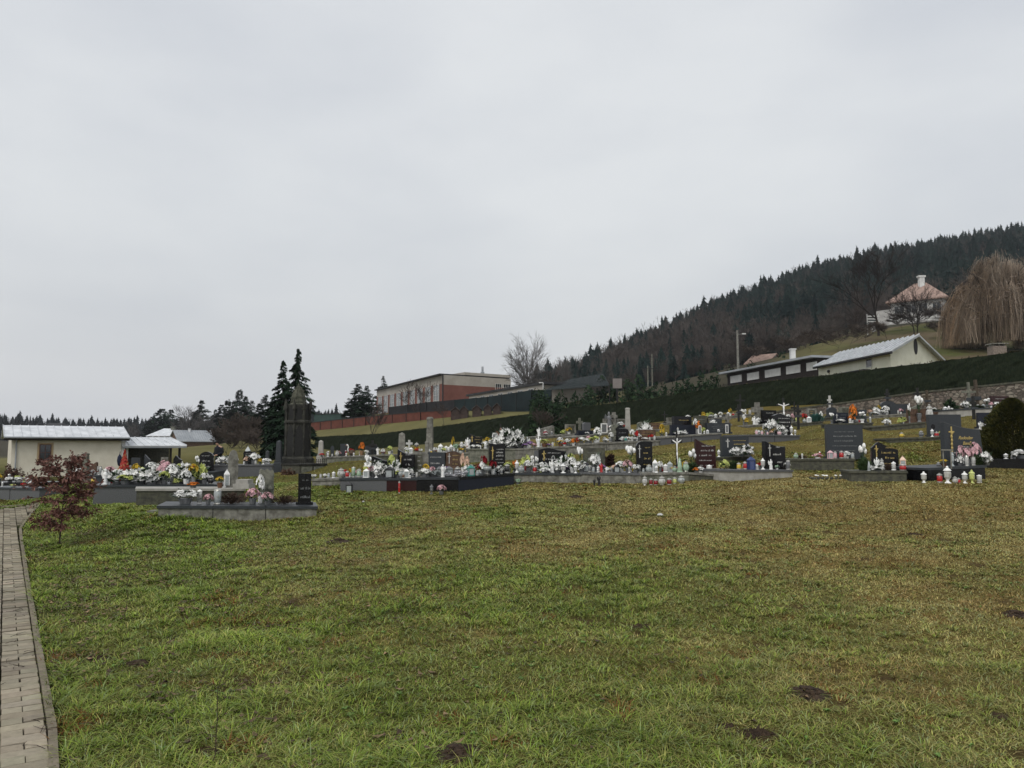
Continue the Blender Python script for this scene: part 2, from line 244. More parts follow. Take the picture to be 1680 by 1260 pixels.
# items standing on graves: kind colour px height_px [metres_behind_front [width_px]]
IT = {
'a3': 'bq w 312 24 .4 36;tall w 335 24 .5 9;bq p 349 18 .4 17;tall c 364 26 .45 14;heath br 389 24 .55 38;bq p 421 28 .45 26;bq w 433 44 .75 14;bq p 445 22 .3 22;heath br 471 20 .5 34',
'a2': 'bq o 324 10 .3 22;chrys y 367 20 .3 15;house w 378 30 .5 8',
'a1': 'angel w 181 26 .4;lily w 200 22 .5 30;bq yg 213 17 .3 30;lily w 235 26 .4 36;lily w 256 22 .3 30;bq w 270 20 .5 26;bq p 277 38 .9 26;bq yg 276 22 .3 20;bq w 291 30 .7 20;lily w 303 28 .5 26;bq w 312 22 .3 16;bq y 322 34 .6 24;lily yg 335 32 .7 28;bq w 342 18 .3 14;bulb k 352 14 .3;bq w 249 18 .9 20;bq w 224 20 .8 20',
'f1': 'bq w 519 7 .3 10;lant w 530 8 .3;bq w 537 7 .5 8;lant c 543 9 .3;lant w 551 11 .3',
'f2': 'bulb w 563 16 .4;lant r 573 12 .3;bq y 577 16 .5 8;tall g 583 18 .5;lant g 592 15 .3;bq yg 602 18 .6 10;house w 604 15 .25;balls w 606 35 1.0 13;lily w 617 26 .9 24;foot w 620 13 .2;lily w 629 22 .4 20;bq yg 644 36 1.1 15',
'f3': 'house k 642 19 .3 14;lily w 651 26 .7 18;bulb c 661 15 .4;house w 669 15 .3;lant br 664 8 .15;lant w 675 5 .15',
'f4': 'lant gr 679 10 .3;lant w 686 9 .3;bq y 700 22 .5 14;bq w 698 14 .25 18;bq p 711 18 .4 14;house gr 722 18 .5 10;angel w 728 21 .3 9;garland w 745 9 .2 26',
'f5': 'bulb gr 752 16 .5;house gr 738 17 .6 12;garland w 759 11 .25 22;bq pe 760 38 .9 10;bq pe 767 32 .8 12;house t 773 18 .3 11;lant c 784 9 .2;bulb c 787 9 .3;bq dr 785 20 .6 12;bq w 791 20 .5 10;bq dr 794 33 .8 13;bowl c 800 14 .4 14;bq dr 809 22 .5 15;lant gr 823 8 .2;lant k 832 16 .3',
'f6': 'bq o 845 20 .6 12;foot w 848 20 .3 8;bulb c 855 13 .25;lily yg 863 28 .9 20;bq w 867 20 .5 16;balls w 873 27 .6 8;balls w 880 26 .6 7;lant r 877 12 .3;lant gr 880 16 .5;bq w 890 17 .5 16;lily w 893 10 .2 18;angel w 905 22 .3 10;lily w 914 18 .4 16;lily w 924 26 .8 22;foot w 923 16 .25 10;lily yg 934 32 1.1 16;bq w 938 24 .6 14;foot w 943 14 .25 7',
'f7': 'balls w 950 40 .8 12;lily w 953 18 .5 18;house k 961 16 .5 11;bq w 972 26 .9 16;lily w 978 28 1.0 12;lant gr 966 12 .3;lant c 972 9 .25;lant w 979 6 .2;angel r 985 15 .3 7;lant w 993 6 .2;bq w 994 8 .4 10;lant gr 1001 9 .4;house k 1010 13 .5 9;bq p 1028 22 .4 18;balls w 1032 43 1.0 20;bq w 1040 14 .3 12;lant gr 1046 14 .4 7',
'f8': 'lant c 1053 8 .3;bulb c 1062 14 .3 11;house w 1072 22 .5 8;foot w 1074 12 .2;bq w 1080 18 .5 9;lant w 1089 14 .3;house c 1096 18 .5 9;bulb g 1104 10 .4;cone g 1112 24 .3 10;bulb g 1122 18 .3 11',
'f9': 'balls w 1133 38 .9 16;bq o 1138 9 .3 12;urn w 1160 15 .3 10;bq w 1146 10 .4 12;lant w 1168 8 .2;bq yg 1183 26 .2 20;bush g 1131 20 .8 22',
'f10': 'lant y 1208 12 .2 8;lant r 1218 14 .2 7;house b 1228 22 .2 11;lant w 1237 9 .2 6;foot w 1247 19 .3 8;angel w 1260 17 .3 8;bq g 1270 8 .3 9;tall gr 1288 16 .2 8;bush g 1200 18 .8 20',
'f10b': 'lily w 1205 16 -.15 20;lily w 1221 18 -.15 22;foot w 1176 12 .3 6',
'f11': 'bulb g 1301 10 .4 8;bq p 1336 9 .4 18;house p 1357 14 .35 8;lant p 1365 13 .3 6;lant r 1375 14 .3 8;lant w 1380 12 .35;lant c 1393 11 .3;heath br 1310 8 .8 16',
'f12': 'balls w 1410 44 .5 16;bush g 1411 26 .45 18;angel w 1432 22 .4 9;bulb w 1440 20 .5 8;lily w 1434 10 .25 18;heath br 1449 15 .5 14;lant w 1459 15 .4 8;house pe 1474 24 .5 9;lant r 1474 12 .25 12;cone c 1419 16 .3 6',
'f13': 'chrys y 1541 13 .3 16;bulb gr 1532 8 .3;bq p 1570 34 .45 16;bq p 1592 38 .5 20;bq p 1580 30 .3 18;lily w 1610 22 .3 16;lily w 1567 18 .3 10;tall w 1578 18 .15 7;tall w 1588 15 .25 9;foot c 1555 24 .3 6;bush g 1594 22 .4 22',
'f14': 'foot w 1642 9 .3 8;lant gr 1651 6 .3;bq w 1668 15 .4 28;bq w 1656 9 .3 8',
's1': 'bq r 531 7 .3 10;lant w 541 6 .3;lant w 548 5 .3;bulb w 556 10 .4 7;lant gr 540 9 .6;swan w 579 19 .4 16;bq o 596 22 .4 12;basket br 596 12 .35 9;lant w 583 5 .2;bq w 604 8 .2 8;angel w 622 12 .4;lant w 571 5 .3',
's2': 'bq yg 641 14 .4 11;cross w 673 22 .6;bq w 669 10 .3 8;house w 676 10 .3;bq r 686 9 .3 9;lant k 685 18 .6 8;bq w 691 7 .3 8;bq w 630 8 .3 8',
's3': 'bq w 715 10 .5 8;lant w 721 9 .3;house w 724 16 .3 7;bq yg 729 9 .2 10;lant w 737 10 .3;foot w 741 14 .4;lant w 746 9 .3;bq g 749 15 .6 14;bq w 760 17 .6 12;bq y 757 8 .2 14;bq y 744 28 .8 6;bq pe 767 16 .6 8;lant w 752 7 .2;lant w 733 12 .5;bq w 704 8 .3 8',
's4': 'lant w 771 5 .2;bq w 777 6 .2 10;bq w 784 6 .25 10;lant w 789 5 .2;lant w 797 9 .2;bq y 799 20 .5 14;bq w 805 14 .4 10;frame w 812 26 .5 8;frame w 824 26 .6 8;lily w 818 20 .3 20;lily w 829 30 .5 30;lily w 842 34 .5 30;angel br 822 34 .8;lily w 838 14 .2 20;angel w 768 18 .6',
's5': 'lily w 852 26 .4 18;bq v 861 8 .2 12;bq v 869 12 .3 12;bq p 876 8 .2 10;angel w 865 18 .6;angel w 883 18 .5;chrys yg 893 14 .3 16;bq v 900 6 .2 10;lant w 906 8 .3;chrys y 919 11 .3 13;bq r 925 7 .2 8;bq w 931 12 .4 12;bq o 940 12 .3 12;bq r 946 14 .5 8;bq w 918 15 .6 10',
's6': 'bq w 953 10 .3 12;bq w 961 8 .2 10;bq yg 968 10 .2 12;bq w 979 24 .5 14;bq yg 975 12 .25 14;bq w 993 6 .2 9;bq w 1001 16 .6 8;lant t 1025 8 .2 5;bq w 1031 7 .3 10;bq w 1040 6 .3 10;bq r 1043 18 .5 8;bq w 1036 18 .7 10;bq w 1056 5 .2 12;lant w 1064 6 .3;lant w 1072 8 .2;lily w 1057 30 1.0 20;bq y 1084 28 1.2 10',
's7': 'lily w 1113 8 .3 18;bq w 1121 5 .2 10;bq o 1144 22 .5 10;bq w 1139 24 .7 8;frame w 1146 14 .3 5;frame w 1190 14 .4 5;lant w 1153 5 .2;bq w 1107 20 1.1 6;bq w 1168 22 1.1 12;lant c 1110 14 .4 4',
's8': 'lant p 1238 9 .2;lant p 1247 8 .25;bq w 1256 20 .5 14;lily w 1265 26 .5 18;lily w 1279 17 .4 16;lant p 1275 8 .2 8;lant w 1285 9 .3;foot w 1295 16 .3 6;lant p 1256 6 .2;bq pe 1262 8 .2 8',
's9': 'balls w 1361 18 .2 9;bq w 1375 7 .15 14;bq o 1397 32 .5 14;bq o 1394 14 .2 12;lant w 1391 8 .1;bulb gr 1402 7 .15;tall c 1424 10 .3;balls w 1411 18 .1 14',
's10': 'balls w 1504 44 .6 16;balls w 1488 32 .6 6;bulb w 1521 30 .6 12;lant w 1478 3 .1',
's11': 'bulb gr 1506 11 .3 8;foot w 1524 13 .2 6;lant r 1531 8 .2 8;bq yg 1538 10 .3 8;lant c 1544 9 .3',
's12': 'bq w 1432 6 .2 14;bq w 1447 8 .2 12;lily w 1433 14 .5 12;bq y 1438 18 .6 9;bq w 1450 14 .5 12;lant w 1470 7 .2 3',
's13': 'balls w 1616 16 .6 12;bq p 1622 10 .4 8;bq w 1640 6 .4 20;bush g 1600 6 .4 22',
's14': 'bulb w 1606 10 .2 8;lant w 1613 8 .3 6;angel w 1603 12 .5',
's15': 'lant w 1553 10 .3 4;bq w 1557 6 .2 6;bush yg 1530 7 .4 18;bulb w 1521 9 .2 10',
't1': 'angel w 884 14 .5;bq w 895 5 .2 8;cross gr 950 27 .7',
't2': 'bq w 962 5 .2 8;frame gr 990 16 .6 12',
't3': 'bq w 1001 8 .3 8;angel gr 998 30 .8',
't4': 'bq y 1222 12 .5 8;bq w 1218 18 .6 6;bq w 1290 12 .3 8;lant gr 1278 16 .4 14;cross k 1301 33 .8;corpus w 1283 40 .7;bq p 1297 14 .3 8;angel w 1235 14 .4;lant w 1239 9 .2',
't5': 'house w 1324 10 .2 7;bulb c 1317 7 .2;bq r 1316 16 .6 12;bush t 1337 16 .3 18;bq w 1344 16 .3 6',
't6': 'bq y 1152 12 .3 8;bq w 1166 5 .2 12;bq y 1196 14 .3 7;bq w 1215 9 .3 8;lant w 1228 8 .3;cross k 1089 20 .3;cross k 1213 34 .3;bq w 1180 8 .3 8',
'l1': 'lily w 371 14 .4 20;dbranch k 375 30 .2;bq w 393 12 .6 6;house c 411 30 1.0 8;bq y 431 10 .5 9;bq w 443 9 .5 14;lant w 405 5 .2;bq w 362 8 .4 8;lant w 424 7 .3',
'l2': 'conetree r 211 38 .3 18;bq w 198 8 .2 12;bq w 180 9 .3 10;bq p 188 14 .4 20;bulb w 221 14 .5 14;angel w 240 10 .3 4;angel w 257 12 .3 6;bulb w 267 17 .5 12;lant w 280 10 .3;bq w 313 14 .5 14;angel w 305 18 .6 5;bq r 322 12 .3 10;balls w 329 26 .3 9;bq w 318 10 .2 8',
'l3': 'bq yg 33 5 .2 16;bq r 49 8 .2 10;bq w 60 10 .3 12;lant w 15 8 .3 3',
'l4': 'bq w 27 8 .3 18;bq w 42 8 .3 18;bq w 55 8 .4 14;bq w 62 6 .2 8',
'l5': 'cross gr 174 18 .5;lant w 171 8 .3;bq w 168 5 .2 10',
}
# things standing on the grass in front: kind colour px height_px Y width_px | where
GI = [
 ('house','k',573,18,18.75,10,'on grass against the speckled grey granite grave'),
 ('tall','r',655,20,18.7,4,'on grass against the dark maroon grave'),
 ('foot','gr',708,15,18.6,7,'on grass against the polished black grave'),
 ('bq','p',724,16,18.5,17,'on grass against the polished black grave'),
 ('bq','g',850,9,19.2,13,'lying by the end of the blue-black grave'),
 ('angel','k',983,16,19.1,7,'on grass against the plain concrete grave'),
 ('angel','k',975,10,19.1,5,'on grass beside the taller dark figurine'),
 ('bulb','w',1058,15,19,9,'on grass at the head of the lantern line'),
 ('lant','dr',1068,11,19,7,'on grass beside the white round lantern'),
 ('lant','dr',1076,10,18.95,8,'on grass between two dark lanterns and a white one'),
 ('bulb','w',1086,15,18.9,12,'on grass amid the dark red lanterns'),
 ('lant','dr',1098,11,18.9,9,'on grass past the big white round lantern'),
 ('lant','yg',1107,11,19,7,'on grass in the line before the stone block grave'),
 ('bulb','c',1118,13,19,12,'on grass before the sloping stone grave'),
 ('foot','w',1516,18,17.1,10,'on grass at the corner of the gilt cross grave'),
 ('lant','r',1542,16,17,10,'on grass before the gilt cross grave'),
 ('foot','w',1555,28,16.9,13,'on grass before the gilt cross grave'),
 ('bulb','w',1567,11,16.9,9,'on grass beside the tallest white lantern'),
 ('lant','r',1573,9,16.9,6,'on grass among white lanterns of the gilt cross grave'),
 ('foot','w',1583,19,16.9,10,'on grass among small lanterns of the gilt cross grave'),
 ('foot','yg',1595,22,16.9,10,'on grass before the gilt cross grave'),
 ('tall','w',1607,13,17,9,'on grass at the end of the lantern line'),
]
# ---------------------------------------------------------------- terrain: height z = Y * g(X/Y, ln Y) through measured points
CT = []
def ctl(px, py, Y): x, y, z = P(px, py, Y); CT.append((x/y, math.log(y), z/y))
def ctz(px, Y, z): CT.append(((px-CX)/FPX, math.log(Y), z/Y))
for px in (-500, -100, 300, 840, 1400, 1900, 2300):
    ctz(px, 3, 0); ctz(px, 4.5, .0); ctz(px, 6.5, 0 if px < 400 else .04)
for px, z10, z14 in ((-400,0,0), (-100,0,0), (100,.0,.02), (400,.08,.16), (840,.16,.30), (1300,.22,.42), (1680,.25,.46), (2100,.25,.5)):
    ctz(px, 10, z10); ctz(px, 14, z14)
for g in GR.values():
    ctl(g['a'][0], g['a'][1]-2, g['a'][2]); ctl(g['b'][0], g['b'][1]-2, g['b'][2])
for a in [(490,789,26.5),(455,790,26.5),(532,787,26.5),(490,781,30),(36,866,15.4),(10,832,20.5),(-300,835,20),(100,783,50),(-300,786,50),(200,780,54),(0,790,40),(200,786,42),(330,770,44),(430,757,40),(560,746,44),(700,741,42),(840,732,40),
          (980,719,40),(1100,708,40),(1240,701,43),(1400,687,39.5),(1550,677,37),(1700,668,35),(1950,655,33),(2200,645,33),(1240,664,51),(1400,650,48),(1550,638,46),(1700,625,44),(2000,600,43),
          (517,745,90),(620,742,83),(740,733,75.5),(862,722,67.5),(903,712,62),(1050,699,56),(1200,684,50),(515,716,103),(515,707,111),(600,698,103.5),(690,690,96.5),(745,685,94),(800,683,91.5),(872,677,88.5),(620,712,95),(740,699,87),(862,686,79),(400,728,80),(330,738,70),(520,692,130),(430,708,95),(620,747,58),(740,738,56),(860,728,50),(980,716,47),
          (1050,676,76),(1200,655,70),(1400,630,66),(1600,600,66),(1900,570,60),(1200,615,90),(1380,585,90),(1520,565,95),(1680,575,90),
          (1440,545,120),(1560,525,128),(1700,520,128),(1250,590,130),(1050,640,130),(900,662,130),(750,672,140),(2100,500,128),
          (0,752,90),(250,748,90),(-400,755,90),(0,738,180),(300,738,180),(330,746,110),(300,743,135),(355,740,95),(500,700,180),(-400,735,180),(700,672,200),(900,650,200),
          (1050,600,220),(1250,545,220),(1450,510,200),(1680,470,200),(2100,420,200),
          (0,708,400),(150,716,400),(300,716,400),(550,700,400),(800,660,400),(930,628,360),(1000,605,360),(1100,557,360),(1200,518,360),(1320,478,360),(1430,450,360),(1540,432,360),(1690,405,360),(2100,330,360),(-400,700,400)]:
    ctl(*a)
CT = np.array(CT); UV = CT[:, :2].copy(); UV[:, 1] *= .8
def _phi(r2): return np.where(r2 > 1e-12, .5*r2*np.log(np.maximum(r2, 1e-12)), 0)
def _fit(lam=.0012):
    n = len(UV); d = ((UV[:, None]-UV[None])**2).sum(2); A = np.zeros((n+3, n+3)); A[:n, :n] = _phi(d)+lam*np.eye(n)
    A[:n, n] = 1; A[:n, n+1:] = UV; A[n, :n] = 1; A[n+1:, :n] = UV.T
    return np.linalg.solve(A, np.concatenate([CT[:, 2], np.zeros(3)]))
TW = _fit()
def H(X, Y):
    X = np.asarray(X, float); Y = np.asarray(Y, float); sh = np.broadcast(X, Y).shape
    X, Y = np.broadcast_to(X, sh).ravel(), np.broadcast_to(Y, sh).ravel()
    Yc = np.clip(Y, 3, 420); a = np.clip(X/Yc, -1.15, 1.15); b = np.log(Yc)*.8; out = np.empty(len(Yc))
    for i in range(0, len(Yc), 20000):
        s = slice(i, i+20000); d = (a[s, None]-UV[None, :, 0])**2+(b[s, None]-UV[None, :, 1])**2
        out[s] = _phi(d)@TW[:-3]+TW[-3]+a[s]*TW[-2]+b[s]*TW[-1]
    return (out*Yc).reshape(sh)
def h(x, y): return float(H(np.array([x]), np.array([y]))[0])
def gnd(px, Y):                       # point of the ground Y metres ahead in photo column px
    v = 0.08
    for _ in range(3):
        u = (px-CX)/FPX; t = Y/(cp-v*sp_); x = u*t; z = h(x, Y); k = (z-EYE)/Y; v = (k*cp-sp_)/(cp+k*sp_)
    return (x, Y, z)
def vnoise(x, y, s, seed=0):          # smooth value noise, numpy
    x = np.asarray(x)/s+seed*17.3; y = np.asarray(y)/s+seed*9.1
    xi, yi = np.floor(x), np.floor(y); fx, fy = x-xi, y-yi; fx = fx*fx*(3-2*fx); fy = fy*fy*(3-2*fy)
    q = lambda a, b: np.modf(np.abs(np.sin(a*127.1+b*311.7+seed*74.7)*43758.5453))[0]
    return (q(xi, yi)*(1-fx)+q(xi+1, yi)*fx)*(1-fy)+(q(xi, yi+1)*(1-fx)+q(xi+1, yi+1)*fx)*fy
def fbm(x, y, s, seed=0): return .5*vnoise(x, y, s, seed)+.3*vnoise(x, y, s/2.1, seed+1)+.2*vnoise(x, y, s/4.3, seed+2)

# path outline
KERB = [(-0.9,1.0), (-1.9,3.35), (-2.6,4.5), (-5.93,9.57), (-9.6,15.2), (-10.9,17.6), (-11.9,19.6), (-14.5,20.6), (-30,21.6)]
def path_side(x, y):                  # metres to the right of the path's edge (negative: on the path)
    x = np.asarray(x, float); y = np.asarray(y, float)
    kx = np.array([k[0] for k in KERB[:7]]); ky = np.array([k[1] for k in KERB[:7]])
    e = np.interp(y, ky, kx); s = (x-e)*.83
    far = y-(19.6+(-11.9-x)*.12)
    return np.where(y > 18.0, np.maximum(s, far), s)
GREEN, LIME, STRAW, BRN = np.array([.058,.105,.014]), np.array([.225,.300,.038]), np.array([.34,.28,.112]), np.array([.115,.085,.042])
def dryness(x, y):                    # 0 lush green, 1 dry straw: where the sward itself is worn
    base = 1/(1+np.exp(-((x*.42+y*.20-2.2)+(fbm(x, y, 3.2, 3)-.5)*5.0)))
    base = base*np.where(y > 21, .60, 1)
    return np.clip(base*.78+(fbm(x, y, .9, 8)-.5)*.8+.08, 0, 1)
SPOTS = [(556,893,.20),(1325,1140,.20),(1668,1010,.22),(750,1245,.18),(345,1238,.12),(1190,1195,.09),(1050,1030,.16),(300,873,.3),(155,1085,.26),(225,1095,.2),(945,817,.35),(560,1140,.16),(1240,1205,.2),(1500,880,.2),(1640,1180,.09)]
def ray_ground(px, py):
    x0 = P(px, py, 1.0); lo = None
    for Y in np.geomspace(2.5, 60, 160):
        p = P(px, py, Y)
        if p[2] <= h(p[0], Y)+1e-6: lo = Y; break
    return (lambda p: (p[0], p[1], h(p[0], p[1])))(P(px, py, lo or 20))
SP = [(*ray_ground(a, b)[:2], r*.72) for a, b, r in SPOTS]
def bare(x, y):
    m = np.zeros(np.shape(x))
    for i, (sx, sy, r) in enumerate(SP):
        d = np.hypot((x-sx)*(1 if i < 3 else .8), (y-sy)*1.3)
        m = np.maximum(m, np.clip(1.35-d/r*1.3+(fbm(x, y, .16, 5)-.5)*2.4, 0, 1))
    m = np.maximum(m, np.clip((fbm(x, y, .35, 21)-.68)*7, 0, .8))
    return m

# ground sheet
us = np.linspace(-1.25, 1.25, 420); ys = np.concatenate([[-40,-15,-5,0,1.5], np.geomspace(2.6, 60, 300), np.geomspace(61, 430, 150), [520,800,1500,3000]])
UU, YY = np.meshgrid(us, ys); XX = UU*(np.abs(YY)+14*np.exp(-np.abs(YY)/12)+3); ZZ = H(XX, YY)
nearm = np.exp(-((YY-8)/14)**2)
ZZ = ZZ+(fbm(XX, YY, .45, 31)-.5)*.035*nearm*(YY > 1)+(fbm(XX, YY, 4, 33)-.5)*.05*(YY > 5)*(YY < 60)
onp = path_side(XX, YY) < .12
ZZ = np.where(onp & (YY < 23) & (XX > -32), H(XX, YY)-.05, ZZ)
V = np.stack([XX, YY, ZZ], -1).reshape(-1, 3); nx, ny = len(us), len(ys)
I0 = (np.arange(ny-1)[:, None]*nx+np.arange(nx-1)[None]).ravel(); F = np.stack([I0, I0+1, I0+nx+1, I0+nx], 1)
x_, y_ = V[:, 0], V[:, 1]; d_ = dryness(x_, y_)[:, None]
cg = np.array([.060,.062,.016])*(1-d_)+np.array([.17,.125,.040])*d_
cg = cg*(.75+.5*fbm(x_, y_, .3, 40)[:, None])
b_ = (bare(x_, y_)*(y_ < 40))[:, None]; cg = cg*(1-b_)+np.array([.045,.028,.016])*b_
onp2 = ((path_side(x_, y_) < .05) & (y_ < 24) & (x_ > -32))[:, None]; cg = np.where(onp2, np.array([.030,.034,.014]), cg)
rgt = np.clip((y_-28)/20, 0, 1)[:, None]*(x_ < 400)[:, None]
emb = np.array([.13,.12,.05])*(.7+.6*fbm(x_, y_, 2.5, 44)[:, None]); far = np.clip((y_-60)/10, 0, 1)[:, None]; sl_ = np.clip((x_/np.maximum(y_,1)-.38)*12, 0, 1)[:, None]*np.clip((y_-50)/10, 0, 1)[:, None]; q_ = np.clip((fbm(x_, y_, 5, 47)-.35)*3.3, 0, 1)[:, None]; emb = emb*(1-sl_)+(np.array([.070,.078,.026])*(1-q_)+np.array([.105,.082,.050])*q_)*(.7+.6*fbm(x_, y_, 1.4, 48)[:, None])*sl_; cg = cg*(1-far)+emb*far
fr = np.maximum(np.clip((y_-135)/20, 0, 1), np.clip((y_-58)/6, 0, 1)*np.clip((.40-x_/np.maximum(y_,1))*14, 0, 1)*np.clip((x_/np.maximum(y_,1)-.10)*14, 0, 1))[:, None]; cg = cg*(1-fr)+np.array([.05,.045,.03])*fr
gm = mat('lawn_soil', (.1,.1,.05), .98, .5, 38, attr=True, bump=1.0, detail=8, spec=.05)
tag(link('ground', np_mesh('ground', V, F, gm, cg, True)), kind='structure')

# paved path: strips of clinker laid across, with a kerb
def pave():
    d = np.array([-5.93+2.6, 9.57-4.5]); d /= np.linalg.norm(d); nrm = np.array([d[1], -d[0]])
    o = np.array([-2.6, 4.5]); Vs, Fs, Cs = [], [], []; n = 0
    r_ = np.random.default_rng(3)
    for s in range(-12, 38):
        w0, w1 = -.028-.226*s, -.028-.226*(s+1)+.005
        for k in range(-45, 175):
            a0 = k*.115
            cuts = [(w0, w1)] if k % 2 else [(w0, (w0+w1)/2+.001), ((w0+w1)/2-.001, w1)]
            for q0, q1 in cuts:
                c = o+d*(a0+.055)+nrm*(q0+q1)/2
                if path_side(c[0], c[1]) > -.05 or c[1] < .4 or c[0] < -26: continue
                ja, jq = r_.normal(0, .0016, 2); pts = [o+d*(a+ja)+nrm*(q+jq) for a, q in ((a0, q1+.002), (a0, q0-.002), (a0+.110, q0-.002), (a0+.110, q1+.002))]
                dz = r_.normal(0, .0030)-(.008 if r_.random() < .03 else 0); tl = r_.normal(0, .0022, 2)
                cen = np.mean(pts, 0); zz = float(c[1])*0
                z0 = h(cen[0], cen[1]) if cen[1] > 6 else 0.0
                low = [(p[0], p[1], z0-.03) for p in pts]
                mid = [(p[0], p[1], z0+.004+dz) for p in pts]
                top = [(*(cen+(p-cen)*.955), z0+.010+dz+tl[0]*(i in (1,2))+tl[1]*(i > 1)) for i, p in enumerate(pts)]
                Vs += low+mid+top
                for b0 in (0, 4):
                    for i in range(4): Fs.append((n+b0+i, n+b0+(i+1) % 4, n+b0+4+(i+1) % 4, n+b0+4+i))
                Fs.append((n+8, n+9, n+10, n+11)); n += 12
                t = r_.normal(1, .17); g = vnoise(np.array([c[0]]), np.array([c[1]]), 1.1, 6)[0]
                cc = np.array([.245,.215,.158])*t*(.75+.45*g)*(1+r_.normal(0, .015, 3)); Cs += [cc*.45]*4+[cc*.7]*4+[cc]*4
    pm = mat('clinker_pavers', (.3,.3,.3), .9, .42, 22, attr=True, bump=.45, detail=8)
    me = np_mesh('path', np.array(Vs), np.array(Fs), pm, np.array(Cs)); tag(link('path', me), kind='structure')
pave()
mb = MB()
for (x0, y0), (x1, y1) in zip(KERB[:-1], KERB[1:]):
    L = math.hypot(x1-x0, y1-y0); n = max(1, round(L/1.0)); dx, dy = (x1-x0)/L, (y1-y0)/L; w = .022
    for k in range(n):
        a, b = k*L/n+.004, (k+1)*L/n-.004; j = rnd.uniform(-.006, .006)
        A = (x0+dx*a, y0+dy*a); B = (x0+dx*b, y0+dy*b); pts = []
        for (p, q), s in ((A, 1), (B, 1), (B, -1), (A, -1)): pts.append((p+dy*w*s, q-dx*w*s))
        z = [h(*p) if p[1] > 3 else 0 for p in pts]
        mb.hexa([(p[0], p[1], q-.12) for p, q in zip(pts, z)], [(p[0], p[1], q+.025+j) for p, q in zip(pts, z)])
bm_ = mb.mesh('path_kerb', mat('kerb_concrete', (.17,.145,.105), .95, .25, 14, bump=.4))
tag(link('path_kerb', bm_), kind='structure')

def GZ(x, y): return H(x, y)+(fbm(x, y, .45, 31)-.5)*.035*np.exp(-((y-8)/14)**2)+(fbm(x, y, 4, 33)-.5)*.05*(y > 5)
